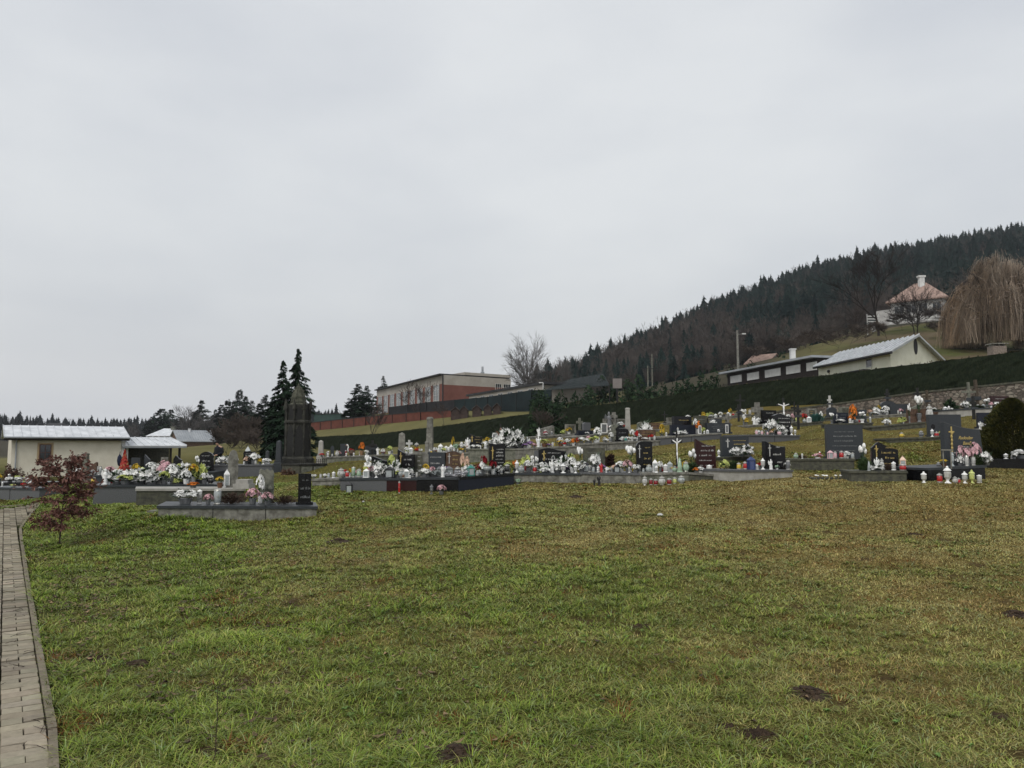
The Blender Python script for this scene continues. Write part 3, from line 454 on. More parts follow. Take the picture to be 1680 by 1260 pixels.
# grass blades: one countless sward
def grass():
    P_ = []
    def band(y0, y1, dens, umax):
        A = 0.5*(y1**2-y0**2)*2*umax; n = int(A*dens); yy = np.sqrt(nrg.uniform(y0**2, y1**2, n)); xx = nrg.uniform(-umax, umax, n)*yy
        return xx, yy
    ed = np.geomspace(2.9, 24, 16)
    for a, b in zip(ed[:-1], ed[1:]):
        P_.append(band(a, b, 11500*(3/((a+b)/2))**1.12, 1.0))
    for a, b in ((24, 30), (30, 40)): P_.append(band(a, b, 230 if a < 30 else 130, 1.0))
    cxy = [band(a, b, 62*(3/((a+b)/2))**1.0, 1.0) for a, b in zip(ed[:-1], ed[1:])]; tx0 = np.concatenate([c[0] for c in cxy]); ty0 = np.concatenate([c[1] for c in cxy]); tk = (fbm(tx0, ty0, .9, 71) > .40) & (dryness(tx0, ty0) < .72); tx0, ty0 = tx0[tk], ty0[tk]
    NB = 26; sp = np.repeat(nrg.uniform(.012, .035, len(tx0)), NB); ta = nrg.uniform(0, 2*pi, len(sp)); tr_ = np.abs(nrg.normal(0, 1, len(sp)))*sp; P_.append((np.repeat(tx0, NB)+tr_*np.cos(ta), np.repeat(ty0, NB)+tr_*np.sin(ta))); isT = np.concatenate([np.zeros(sum(len(p[0]) for p in P_[:-1]), bool), np.ones(len(ta), bool)]); aT = np.concatenate([nrg.uniform(0, 2*pi, len(isT)-len(ta)), ta])
    x = np.concatenate([p[0] for p in P_]); y = np.concatenate([p[1] for p in P_])
    keep = (path_side(x, y) > .05+nrg.uniform(-.06, .05, len(x))) & (nrg.uniform(0, 1, len(x)) > bare(x, y)*1.05)
    cl = fbm(x, y, .28, 60); keep &= (nrg.uniform(0, 1, len(x)) < .62+.9*np.clip(cl-.2, 0, 1)) | isT
    for g in GRF:                       # not inside the graves
        (ax, ay), (bx, by), D = g; L = math.hypot(bx-ax, by-ay); ux, uy = (bx-ax)/L, (by-ay)/L
        s = (x-ax)*ux+(y-ay)*uy; t = -(x-ax)*uy+(y-ay)*ux
        keep &= ~((s > 0) & (s < L) & (t > -.0) & (t < D))
    x, y, isT, aT = x[keep], y[keep], isT[keep], aT[keep]; n = len(x); z = GZ(x, y)-.006
    dr = dryness(x, y); tuft = np.clip((fbm(x, y, .5, 71)-.50)*5, 0, 1)*(1-dr*.75)
    hgt = (.020+.024*nrg.random(n)+.045*tuft*nrg.random(n)+isT*.055*nrg.random(n)*(1-.5*dr))*(1+.012*(y-3))*np.where(y > 23, 1.1, 1)
    edge = np.zeros(n)
    for g in GRF[:3]:
        (ax, ay), (bx, by), D = g; L = math.hypot(bx-ax, by-ay); ux, uy = (bx-ax)/L, (by-ay)/L
        s = (x-ax)*ux+(y-ay)*uy; t = -(x-ax)*uy+(y-ay)*ux; edge = np.maximum(edge, ((s > -.3) & (s < L+.3) & (t < 0) & (t > -.28))*vnoise(x, y, .5, 90))
    kd = path_side(x, y); hgt += edge*.10*nrg.random(n)+(kd < .16)*(y < 16)*.035*nrg.random(n); hgt *= .86*(1-.35*dr)*np.where(y > 23, .7, 1)
    az = aT+nrg.normal(0, .35, n); lean = hgt*(.6+2.2*nrg.random(n)); w = (.0017+.0013*nrg.random(n))*np.clip(y/5.5, 1, 3.6)
    dx, dy = np.cos(az), np.sin(az); wx, wy = -dy, dx
    bx, by = x, y; mx, my = x+dx*lean*.35, y+dy*lean*.35; tx, ty = x+dx*lean, y+dy*lean
    V = np.empty((n, 5, 3))
    V[:, 0] = np.stack([bx-wx*w, by-wy*w, z], 1); V[:, 1] = np.stack([bx+wx*w, by+wy*w, z], 1)
    V[:, 2] = np.stack([mx-wx*w*.85, my-wy*w*.85, z+hgt*.62], 1); V[:, 3] = np.stack([mx+wx*w*.85, my+wy*w*.85, z+hgt*.62], 1)
    V[:, 4] = np.stack([tx, ty, z+hgt*(.8+.2*nrg.random(n))], 1)
    i = np.arange(n)[:, None]*5; F = np.concatenate([i+[0,1,3], i+[0,3,2], i+[2,3,4]], 0)
    pt = .6*fbm(x, y, .55, 91)+.4*fbm(x, y, .16, 92); nf = np.clip(8/y, .35, 1); sm = np.clip(np.where(isT, dr*.6, dr*1.05+.05)+nrg.normal(0, .30, n)*nf, 0, 1)[:, None]
    q = nrg.random(n)[:, None]; gcol = GREEN*(1-q*.75)+LIME*(q*.75); scol = STRAW*(.55+.6*q)
    c = gcol*(1+.2*tuft[:, None])*(1-sm)+scol*sm; c = c*(1+nrg.normal(0, .26, (n, 1))*nf[:, None]).clip(.35, 1.8)*(.30+1.42*pt[:, None]); dk = (fbm(x, y, 1.6, 95) > .60)[:, None]; c = np.where(dk & (sm > .35), c*[.92,.80,.80], c)
    gw = nrg.random(n) < .10; c[gw] = c[gw]*.5+np.array([.15,.19,.10]); rust = (vnoise(x, y, .35, 77) > .82) & (nrg.random(n) < .35); c[rust] = [.17,.075,.022]
    Cv = np.repeat(c, 5, 0).reshape(n, 5, 3); Cv[:, 4] *= 1.15
    m = mat('grass_blades', (.1,.1,.1), .65, .12, 3, attr=True, spec=.10)
    tag(link('grass', np_mesh('grass', V.reshape(-1, 3), F, m, Cv.reshape(-1, 3))), 'short winter grass, green near the path and straw-coloured on the slope', 'grass', kind='stuff')
    # broad-leaved weeds in flat rosettes
    n0 = 900; yy = np.sqrt(nrg.uniform(9, 130, n0)); xx = nrg.uniform(-.75, .75, n0)*yy; k = (path_side(xx, yy) > .15) & (fbm(xx, yy, .7, 97) > .5); xx, yy = xx[k], yy[k]; n0 = len(xx); zz = GZ(xx, yy)+.012
    m_ = 6; X0, Y0, Z0 = (np.repeat(v, m_) for v in (xx, yy, zz)); a = nrg.uniform(0, 2*pi, len(X0)); l = nrg.uniform(.014, .034, len(X0)); ca_, sa_ = np.cos(a), np.sin(a); W_ = np.empty((len(X0), 4, 3))
    for j, (p, q, r) in enumerate(((0,0,.1),(.55,.28,.55),(1,0,.5),(.55,-.28,.6))): W_[:, j] = np.stack([X0+l*(p*ca_-q*sa_), Y0+l*(p*sa_+q*ca_), Z0+l*r], 1)
    cc = np.array([.085,.15,.030])*(nrg.uniform(.7, 1.6, (len(X0), 1)))
    tag(link('lawn_weeds', np_mesh('lawn_weeds', W_.reshape(-1, 3), np.arange(len(X0))[:, None]*4+np.arange(4), mat('weed_leaves', (.1,.1,.1), .5, .2, 30, attr=True), np.repeat(cc, 4, 0))), 'broad-leaved weed rosettes and clover scattered through the near lawn', 'weeds', kind='stuff')
    # fallen leaves: curled flakes on the left-hand lawn
    n = 6500; y = np.sqrt(nrg.uniform(9, 190, n)); x = -.62*y+nrg.gamma(1.5, .9, n)*(.5+y*.10)
    k = (path_side(x, y) > .05) & (fbm(x, y, .6, 55) > .47); x, y = x[k], y[k]; n = len(x); z = GZ(x, y)+nrg.uniform(.008, .03, n)
    a = nrg.uniform(0, 2*pi, n); s = nrg.uniform(.014, .040, n); V = np.empty((n, 4, 3))
    for j, (p, q, r) in enumerate(((1,0,.3),(0,.5,.0),(-1,0,.5),(0,-.5,.05))):
        V[:, j] = np.stack([x+s*(p*np.cos(a)-q*np.sin(a)), y+s*(p*np.sin(a)+q*np.cos(a)), z+s*r*nrg.uniform(.3, 1.3, n)], 1)
    i = np.arange(n)[:, None]*4; F = np.concatenate([i+[0,1,3], i+[1,2,3]], 0)
    q = nrg.random((n, 1)); c = np.array([.05,.032,.02])*(1-q)+np.array([.27,.185,.10])*q**2
    tag(link('fallen_leaves', np_mesh('fallen_leaves', V.reshape(-1, 3), F, mat('dead_leaves', (.1,.1,.1), .8, .2, 40, attr=True), np.repeat(c, 4, 0))), 'curled brown leaves scattered in the grass beside the paved path', 'leaves', kind='stuff')
    # crumbs of bare earth
    Vc, Fc, m0 = [], [], 0; oc = np.array([(1,0,0),(0,1,0),(-1,0,0),(0,-1,0),(0,0,1),(0,0,-1)], float); of = np.array([(0,1,4),(1,2,4),(2,3,4),(3,0,4),(1,0,5),(2,1,5),(3,2,5),(0,3,5)])
    for sx, sy, rr in SP:
        n = int(1500*rr/.25); a = nrg.uniform(0, 2*pi, n); q = np.abs(nrg.normal(0, .33, n))*rr; X, Y_ = sx+q*np.cos(a)*1.1, sy+q*np.sin(a)*.8; s = nrg.gamma(2, .0028, n).clip(.002, .016); z = GZ(X, Y_)+s*.3
        W_ = oc[None]*s[:, None, None]*nrg.uniform(.6, 1.3, (n, 6, 1))+np.stack([X, Y_, z], 1)[:, None]; Vc.append(W_.reshape(-1, 3)); Fc.append((np.arange(n)[:, None, None]*6+of[None]).reshape(-1, 3)+m0); m0 += n*6
    Vc = np.concatenate(Vc); tag(link('soil_crumbs', np_mesh('soil_crumbs', Vc, np.concatenate(Fc), SOIL)), 'loose dark soil crumbs on the bare patches of the lawn', 'soil', kind='stuff')
    # twigs littering the path edge
    mb = MB()
    for _ in range(230):
        y = rnd.uniform(3.2, 13); e = float(np.interp(y, [k[1] for k in KERB], [k[0] for k in KERB])); x = e-rnd.expovariate(2.2)+.25
        if not -.9 < x-e < .5: continue
        a = rnd.uniform(0, pi); L = rnd.uniform(.04, .2); z = (h(x, y) if y > 6 else 0)+.02; k = rnd.uniform(-.6, .6)
        p = (x, y, z); q = (x+L*.5*cos(a), y+L*.5*sin(a), z+rnd.uniform(0, .012)); r = (q[0]+L*.5*cos(a+k), q[1]+L*.5*sin(a+k), z)
        mb.tube(p, q, .0022, n=3); mb.tube(q, r, .002, .001, n=3)
    tag(link('twig_litter', mb.mesh('twig_litter', mat('dead_twig', (.035,.024,.018), .9, .4, 30))), 'thin dark dry twigs littering the edge of the brick path', 'twigs', kind='stuff')
# grave footprints (for grass exclusion)
GRF = []
for g in GR.values():
    A = P(g['a'][0], g['a'][1], g['a'][2]); B = P(g['b'][0], g['b'][1], g['b'][2]); GRF.append(((A[0], A[1]), (B[0], B[1]), g['D']))
grass()
# ---------------------------------------------------------------- headstones
def outline(shape):
    if shape == 'wave':  return [(0,0),(1,0),(1,.80)]+[(1-t, .80+.20*(t**1.7)+.03*sin(t*pi)*-1) for t in (.15,.3,.45,.6,.75,.9)]+[(0,1)]
    if shape == 'wave2': return [(.04,0),(.96,0),(1,.82)]+[(1-t, .82+.12*sin(t*pi)+.06*t) for t in (.2,.4,.6,.8)]+[(0,.9)]
    if shape == 'wave3': return [(.06,0),(1,0),(1,.97),(.8,.985),(.6,.97),(.4,.965),(.2,.98),(.0,1),(.03,.5)]
    if shape == 'wave4': return [(0,0),(1,0),(.93,.52),(.90,.83)]+[(.9*(1-t), .83+.17*t**1.9) for t in (.2,.4,.6,.8)]+[(0,1)]
    if shape == 'slant': return [(0,0),(1,0),(1,.72),(.5,.86),(.08,1),(0,.97)]
    if shape == 'slant2': return [(0,0),(1,0),(1,.95),(.92,1),(0,.6)]
    if shape == 'arch':  return [(0,0),(1,0),(1,.72)]+[(.5+.5*cos(a), .72+.28*sin(a)) for a in np.linspace(.25, pi-.25, 8)]+[(0,.72)]
    if shape == 'hump':  return [(0,0),(1,0),(1,.86),(.85,.87),(.7,.90),(.55,.96),(.38,1),(.2,.98),(.05,.93),(0,.91)]
    if shape == 'pent':  return [(0,0),(1,0),(.98,.72),(.66,.80),(.36,.97),(.3,1),(.22,.96),(.02,.78)]
    if shape == 'clip':  return [(0,0),(1,0),(1,.97),(.93,1),(.3,1),(.1,.95),(0,.85)]
    if shape in ('ruff', 'rough'):
        r = random.Random(5); return [(0,0),(.5,0),(1,0),(.97,.2),(1,.42),(.95,.63),(1,.8),(.9,.97),(.7,.93),(.5,1),(.32,.95),(.12,.99),(.02,.85),(.05,.6),(0,.4),(.04,.2)]
    return [(0,0),(1,0),(1,1),(0,1)]
LT = {'W': SILV, 'S': mat('faded_lettering', (.20,.21,.21), .6, .15, 30), 'G': GOLD}
def script_line(mb, x0, x1, z, ht, y, r):       # a line of small cut strokes standing proud of the face
    x = x0
    while x < x1:
        w = ht*r.uniform(.30, .55)
        if r.random() < .13: x += w; continue
        hh = ht*(1.0 if r.random() < .25 else .68); sl = ht*.12; t = ht*.14
        mb.hexa([(x,y-.004,z),(x+t,y-.004,z),(x+t,y,z),(x,y,z)], [(x+sl,y-.004,z+hh),(x+sl+t,y-.004,z+hh),(x+sl+t,y,z+hh),(x+sl,y,z+hh)])
        if r.random() < .75:
            zz = z+hh*r.choice((0, .5, .85)); mb.box(x, x+w*.85, y-.0035, y-.0002, zz, zz+t)
        if r.random() < .5: mb.box(x+w*.7, x+w*.7+t, y-.0037, y-.0001, z, z+hh*r.uniform(.5, 1))
        x += w+ht*.12
def headstone(parent, org, xl, xr, z0, z1, y, shape, m, text, orn, seed=0):
    """org = parent's origin in the grave's own frame; x along the front, y back"""
    W, Hh = xr-xl, z1-z0; r = random.Random(seed); th = min(.14, .22*W+.05)
    X = lambda u: xl+u*W; Z = lambda v: z0+v*Hh
    st = STONE[m]; mb = MB()
    if shape == 'cross':
        c = (xl+xr)/2; t = W*.22; mb.prism([(c-t,z0),(c+t,z0),(c+t*.8,z1-W*.85),(xr,z1-W*.85),(xr,z1-W*.42),(c+t*.8,z1-W*.42),(c+t*.75,z1),(c-t*.75,z1),(c-t*.8,z1-W*.42),(xl,z1-W*.42),(xl,z1-W*.85),(c-t*.8,z1-W*.85)], y, y+.16)
        mb.box(c-t*1.5, c+t*1.5, y-.05, y+.21, z0-.02, z0+Hh*.18)
    else:
        ol = outline(shape); mb.prism([(X(u), Z(v)) for u, v in ol], y, y+th)
        if shape not in ('rough', 'ruff'): mb.box(xl-.04, xr+.04, y-.05, y+th+.05, z0-.02, z0+.05)
        if shape == 'rough':
            for _ in range(26): mb.ball((X(r.uniform(.05,.95)), y+r.uniform(-.01,th), Z(r.uniform(0,.93))), W*r.uniform(.10,.2), 6, 4, 1.3, .3)
    hs = link('headstone', mb.shift(org).mesh('headstone', st), parent)
    if shape in ('wave','wave2','wave4','slant','hump'):   # pale strip along the top edge, painting the sheen of the polished stone
        e = MB(); top = [p for p in ol if p[1] > .7]; top = sorted(top, key=lambda p: p[0])
        for a, b in zip(top[:-1], top[1:]):
            if abs(b[0]-a[0]) < .03: continue
            e.hexa([(X(a[0]), y+.003, Z(a[1])+.001), (X(b[0]), y+.003, Z(b[1])+.001), (X(b[0]), y+th-.003, Z(b[1])+.001), (X(a[0]), y+th-.003, Z(a[1])+.001)],
                   [(X(a[0]), y+.003, Z(a[1])+.008), (X(b[0]), y+.003, Z(b[1])+.008), (X(b[0]), y+th-.003, Z(b[1])+.008), (X(a[0]), y+th-.003, Z(a[1])+.008)])
        link('top_sheen', e.shift(org).mesh('top_sheen', STONE['grey']), hs)
    if shape == 'plaque':
        b = MB(); b.box(X(.2), X(.8), y-.012, y-.001, Z(.15), Z(.88)); link('plaque', b.shift(org).mesh('plaque', STONE['slate' if W*Hh > .3 else 'dark']), hs); y0 = y-.012
    else: y0 = y
    if text == 'NAME':
        sx = W*.25
        for nm, xo, zo, sz, mm in (('Radoslav', .34, .60, .165, GOLD), ('Benčo', .44, .47, .165, GOLD)):
            cu = bpy.data.curves.new('inscription', 'FONT'); cu.body = nm; cu.size = Hh*sz*.66; cu.shear = .35; cu.extrude = .002; cu.offset = .0016
            tmp = bpy.data.objects.new('lettering', cu); col.objects.link(tmp); me = bpy.data.meshes.new_from_object(tmp.evaluated_get(bpy.context.evaluated_depsgraph_get())); bpy.data.objects.remove(tmp); me.materials.clear(); me.materials.append(mm); o = link('lettering', me, hs)
            o.location = (X(xo)-org[0], y0-.004-org[1], Z(zo)-org[2]); o.rotation_euler = (R(90), 0, 0)
        t = MB()
        for z, a, b, s in ((.41,.36,.86,.028), (.34,.34,.8,.028), (.27,.2,.6,.03)): script_line(t, X(a), X(b), Z(z), Hh*s, y0, r)
        link('lettering', t.shift(org).mesh('lettering', SILV), hs)
    elif text:
        n = int(text[1]); t = MB(); lo = .36 if 'c' in orn.lower() else .12
        if shape == 'plaque': lo = .27
        hi = .94 if shape != 'plaque' else .75; ht = min(Hh*.050, .036)*(1.0 if n > 3 else 1.15)
        for k in range(n):
            z = Z(.80-.56*k/max(n-1, 1)) if n > 1 else Z(.6); big = k in (1, 2) and n > 2
            a = lo+r.uniform(0, .08) if k % 2 else lo+r.uniform(.03, .2); b = hi-r.uniform(.03, .22)
            script_line(t, X(a), X(b), z-ht/2, ht*(1.35 if big else .8), y0, r)
        link('lettering', t.shift(org).mesh('lettering', LT[text[0]]), hs)
    if orn in ('Gc', 'Wc', 'GC', 'Go'):
        c = MB(); u = .2 if orn != 'GC' else .17; a, b = (.45, .88) if orn != 'GC' else (.30, .90); w = max(.012, W*.022)*(.75 if orn == 'GC' else .8)
        c.box(X(u)-w, X(u)+w, y0-.014, y0-.001, Z(a), Z(b)); c.box(X(u)-w*4.2, X(u)+w*4.2, y0-.012, y0-.002, Z(b-.14), Z(b-.14)+w*1.8)
        if orn in ('Gc', 'GC', 'Go'):
            for k in range(5): c.ball((X(u)+w*r.uniform(-.6,1.4), y0-.014, Z(a+(b-a)*(.15+.15*k))), w*1.5, 6, 4, 1.6)
        link('gilt_cross' if orn[0] == 'G' else 'silver_cross', c.shift(org).mesh('ornament', GOLD if orn[0] == 'G' else SILV), hs)
    if orn == 'Go' or orn == 'disc':
        c = MB(); R0 = W*.075 if orn == 'Go' else W*.07; cx, cz = (X(.53), Z(.58)) if orn == 'Go' else (X(.13), Z(.45))
        c.prism([(cx+R0*.8*cos(t), cz+R0*1.15*sin(t)) for t in np.linspace(0, 2*pi, 15)[:-1]], y0-.012, y0-.001)
        link('oval_photograph' if orn == 'Go' else 'round_disc', c.shift(org).mesh('oval', STONE['white'] if orn == 'Go' else STONE['black']), hs)
        if orn == 'Go':
            q = MB(); q.prism([(cx+R0*.5*cos(t), cz+R0*.8*sin(t)) for t in np.linspace(0, 2*pi, 13)[:-1]], y0-.015, y0-.0125); link('portrait', q.shift(org).mesh('portrait', STONE['slate']), hs)
    return hs
FR = {}                                   # frames of the graves, for the things that stand on them
for gi, (key, g) in enumerate(GR.items()):
    A = np.array(P(*g['a'])); B = np.array(P(*g['b'])); L = math.hypot(*(B-A)[:2]); ang = math.atan2(B[1]-A[1], B[0]-A[0])
    ha, hb = M(g['h'][0], g['a'][2]), M(g['h'][1], g['b'][2]); D = g['D']
    zb = lambda s, A=A, B=B, L=L: A[2]+(B[2]-A[2])*s/L; zt = lambda s, zb=zb, ha=ha, hb=hb, L=L: zb(s)+ha+(hb-ha)*s/L
    root = thing('grave', g['label'], 'grave', tuple(A), ang, 'graves of the cemetery')
    ov, ct = .025, min(.05, ha*.3); mb = MB(); cb = MB(); jb = MB()
    loc = lambda s, y, z: (s, y, z-A[2])
    mb.hexa([loc(0,0,zb(0)-.35), loc(L,0,zb(L)-.35), loc(L,D,zb(L)-.35), loc(0,D,zb(0)-.35)], [loc(0,0,zt(0)-ct), loc(L,0,zt(L)-ct), loc(L,D,zt(L)-ct), loc(0,D,zt(0)-ct)])
    link('curb', mb.mesh('curb', STONE[g['m']]), root)
    n = max(1, round(L/1.1))                  # coping slabs with joints
    for k in range(n):
        a, b = L*k/n+(.003 if k else -ov), L*(k+1)/n-(.003 if k < n-1 else -ov)
        cb.hexa([loc(a,-ov,zt(a)-ct), loc(b,-ov,zt(b)-ct), loc(b,D+ov,zt(b)-ct), loc(a,D+ov,zt(a)-ct)], [loc(a,-ov,zt(a)), loc(b,-ov,zt(b)), loc(b,D+ov,zt(b)), loc(a,D+ov,zt(a))])
    link('coping', cb.mesh('coping', STONE[g['cop'] or g['m']]), root)
    if L > 2.0 and ha > .16:                  # upright joint strips on the front
        for k in range(1, n): jb = MB(); jb.box(L*k/n-.006, L*k/n+.006, -.006, -.001, zb(L*k/n)-A[2]-.05, zt(L*k/n)-A[2]-ct-.003); link('joint', jb.mesh('joint', IRON), root)
    ca, sa = cos(ang), sin(ang)
    def s_of(px, b, ca=ca, sa=sa, A=A):       # distance along the front at which photo column px is hit, b metres back
        u = (px-CX)/FPX/(cp-.03*sp_); ox, oy = A[0]-sa*b, A[1]+ca*b
        return (u*oy-ox)/(ca-u*sa)
    for k, (xl, xr, py, b, shp, m, tx, orn) in enumerate(g['st']):
        sl, sr = s_of(xl, b), s_of(xr, b); sm = (sl+sr)/2; Ym = A[1]+sa*sm+ca*b
        z0 = zt(min(max(sm, 0), L))-A[2]; z1 = P((xl+xr)/2, py, Ym)[2]-A[2]
        headstone(root, (0,0,0), sl, sr, z0, max(z1, z0+.1), b, shp, m, tx, orn, gi*7+k)
    FR[key] = dict(A=A, L=L, ca=ca, sa=sa, zt=zt, s=s_of, ph=g['ph'])
# small extras that belong to single graves are things of their own
# ---------------------------------------------------------------- lanterns, flowers and figures (built 1 high x 1 wide, scaled to size)
def bloom(mb, c, r, d, n=7, cup=.5, rr=rnd, lay=2):
    d = np.array(d, float); d /= np.linalg.norm(d)+1e-9; a = np.cross(d, (0.3,.2,1)); a /= np.linalg.norm(a)+1e-9; b = np.cross(d, a); c = np.array(c, float)
    for l in range(lay):
        q = r*(1-.4*l); cu = cup+.5*l
        for k in range(n):
            t = 2*pi*(k+.5*l)/n+rr.uniform(-.15,.15); u = cos(t)*a+sin(t)*b; w = -sin(t)*a+cos(t)*b
            p0 = c+d*q*.05; p1 = c+u*q*.55+w*q*.33+d*q*cu*.35; p2 = c+u*q*rr.uniform(.9,1.05)+d*q*cu; p3 = c+u*q*.55-w*q*.33+d*q*cu*.35
            mb.add([p0,p1,p2,p3], [(0,1,2,3)])
def leafs(mb, n, zr, rr_, L, rr=rnd, up=.3):
    for _ in range(n):
        t = rr.uniform(0, 2*pi); r0 = rr.uniform(0, rr_*.7); z = rr.uniform(*zr); u = np.array([cos(t), sin(t), up+rr.uniform(-.5,.4)]); w = np.array([-sin(t), cos(t), 0])
        p = np.array([cos(t)*r0, sin(t)*r0, z]); l = L*rr.uniform(.6,1.2); mb.add([p, p+u*l*.5+w*l*.2, p+u*l, p+u*l*.5-w*l*.2], [(0,1,2,3)])
PROTO = {}
def proto(kind, c, var=0):
    key = (kind, c, var)
    if key in PROTO: return PROTO[key]
    r = random.Random(hash((kind, c, var)) % 9999 if False else sum(ord(x) for x in kind+c)*7+var); parts = []
    def part(nm, mb, m, smooth=False, sub=()): parts.append((nm, mb.mesh(nm, m, smooth), sub))
    pc = pet(c) if c in COLR else None
    if kind in ('lant', 'tall', 'foot', 'bulb', 'cone', 'urn', 'bowl'):
        prof = dict(lant=[(.40,0),(.46,.05),(.46,.12),(.40,.16)], tall=[(.42,0),(.45,.03),(.42,.08),(.38,.1)], foot=[(.44,0),(.42,.05),(.18,.12),(.15,.2),(.27,.28)],
                    bulb=[(.30,0),(.34,.06),(.30,.1)], cone=[(.5,0),(.5,.05),(.46,.08)], urn=[(.3,0),(.32,.05),(.16,.12),(.18,.2)], bowl=[(.3,0),(.34,.05),(.12,.15),(.14,.35)])[kind]
        body = dict(lant=[(.38,.16),(.44,.3),(.42,.6),(.36,.72)], tall=[(.38,.1),(.42,.4),(.42,.75),(.38,.82)], foot=[(.27,.28),(.40,.36),(.42,.62),(.32,.70)],
                    bulb=[(.28,.1),(.44,.24),(.5,.42),(.42,.62),(.26,.72)], cone=[(.44,.08),(.34,.45),(.20,.8)], urn=[(.18,.2),(.42,.38),(.5,.62),(.44,.8)], bowl=[(.14,.35),(.42,.5),(.5,.75),(.48,.9)])[kind]
        lid = dict(lant=[(.36,.72),(.46,.75),(.44,.82),(.22,.9),(.10,.93),(.12,1)], tall=[(.38,.82),(.44,.85),(.36,.92),(.1,.95),(.08,1)], foot=[(.32,.70),(.48,.73),(.34,.82),(.14,.88),(.17,.93),(.03,1)],
                   bulb=[(.26,.72),(.38,.76),(.36,.82),(.14,.90),(.16,.95),(.05,1)], cone=[(.20,.8),(.26,.82),(.12,.9),(.02,1)], urn=[(.44,.8),(.5,.84),(.3,.9),(.1,.95),(.08,1)], bowl=[(.48,.9),(.5,.95),(.3,1.0)])[kind]
        cap = cer(c) if kind in ('foot', 'urn', 'cone') or (c == 'w' and var % 2 and kind != 'bulb') else METAL
        b = MB(); b.lathe(prof, 12); part('base', b, cap)
        b = MB(); b.lathe(body, 8 if kind in ('foot', 'bulb') else 12); part('glass', b, gls(c), kind not in ('foot', 'bulb'))
        b = MB(); b.lathe(lid, 12); part('lid', b, cap)
        if kind in ('foot', 'bulb', 'tall') :                 # pressed ornament on the glass
            b = MB(); b.prism([(.0+.07*cos(t), .5+.07*sin(t)) for t in np.linspace(0, 2*pi, 7)[:-1]], -.50, -.455); part('ornament', b, METAL)
    elif kind == 'house':
        b = MB(); b.box(-.5,.5,-.4,.4,0,.08); part('base', b, cer(c))
        b = MB()
        for x in (-1, 1):
            for y in (-1, 1): b.box(x*.43-.05, x*.43+.05, y*.34-.05, y*.34+.05, .08, .68)
        b.box(-.48,.48,-.39,.39,.66,.72); part('frame', b, cer(c))
        b = MB(); b.box(-.40,.40,-.31,.31,.08,.66); part('glass', b, gls('c' if c != 'b' else 'b'))
        b = MB(); b.hexa([(-.5,-.42,.72),(.5,-.42,.72),(.5,.42,.72),(-.5,.42,.72)], [(-.12,-.1,.93),(.12,-.1,.93),(.12,.1,.93),(-.12,.1,.93)]); b.box(-.05,.05,-.05,.05,.93,1); part('roof', b, cer(c))
    elif kind == 'bq':
        b = MB()
        for k in range(30):
            t, f, q_ = r.uniform(0, 2*pi), math.acos(r.uniform(.0, 1)), r.uniform(.27, .44); d = (sin(f)*cos(t), sin(f)*sin(t), cos(f)*.9+.1)
            bloom(b, (d[0]*q_, d[1]*q_, .50+d[2]*q_*.95), r.uniform(.09,.19), d, 7, .45, r)
        part('blooms', b, pc)
        b = MB(); leafs(b, 46, (.2,.75), .5, .34, r); part('leaves', b, LEAF)
        b = MB(); b.lathe([(.16,0),(.18,.02),(.25,.34),(.27,.36)], 10); part('pot', b, cer('w' if var % 2 else 'gr'))
    elif kind == 'lily':
        b = MB()
        for k in range(28):
            t = r.uniform(0, 2*pi); q = r.uniform(.05,.42); z = .25+.62*r.random()*(1.1-q); d = (cos(t)*.8, sin(t)*.8-.5, .5)
            bloom(b, (cos(t)*q, sin(t)*q, z), r.uniform(.15,.23), d, 6, .7, r, 2)
        part('blooms', b, pc)
        b = MB(); leafs(b, 50, (.05,.8), .5, .42, r, .5); part('leaves', b, LEAF)
        b = MB(); b.lathe([(.2,0),(.22,.03),(.28,.2)], 8); part('tray', b, cer('gr'))
    elif kind == 'balls':
        b = MB(); lf = MB(); n = 6
        for k in range(n):
            t = 2*pi*k/n+r.uniform(-.4,.4); q = r.uniform(.12,.32); z = .70+.18*r.random()+(.05 if k % 2 else 0)
            p = (cos(t)*q, sin(t)*q*.7, z); b.ball(p, .17, 9, 6, .62, .06); lf.tube((0,0,.3), p, .012, n=3)
            for _ in range(10):
                f = (r.gauss(0,1), r.gauss(0,1), r.gauss(0,1)+.4); l = math.sqrt(sum(x*x for x in f)); f = [x/l for x in f]; bloom(b, (p[0]+f[0]*.13, p[1]+f[1]*.13, p[2]+f[2]*.085), .07, f, 5, .3, r, 1)
        part('blooms', b, pc); leafs(lf, 26, (.25,.65), .3, .28, r, .4); part('stems', lf, LEAF)
        b = MB(); b.lathe([(.2,0),(.22,.02),(.14,.08),(.22,.22),(.25,.32),(.2,.34)], 10); part('vase', b, cer('w' if var % 2 else 'gr'))
    elif kind == 'chrys':
        b = MB()
        for k in range(40):
            t = r.uniform(0, 2*pi); q = math.sqrt(r.random())*.44; bloom(b, (cos(t)*q, sin(t)*q, .9-.9*q*q-.08*r.random()), .12, (cos(t)*q, sin(t)*q, .8), 7, .3, r, 2)
        part('blooms', b, pc); b = MB(); leafs(b, 40, (.35,.7), .5, .26, r); part('leaves', b, LEAF)
        b = MB(); b.lathe([(.22,0),(.3,.42),(.33,.45)], 10); part('pot', b, cer('br'))
    elif kind in ('heath', 'bush'):
        b = MB()
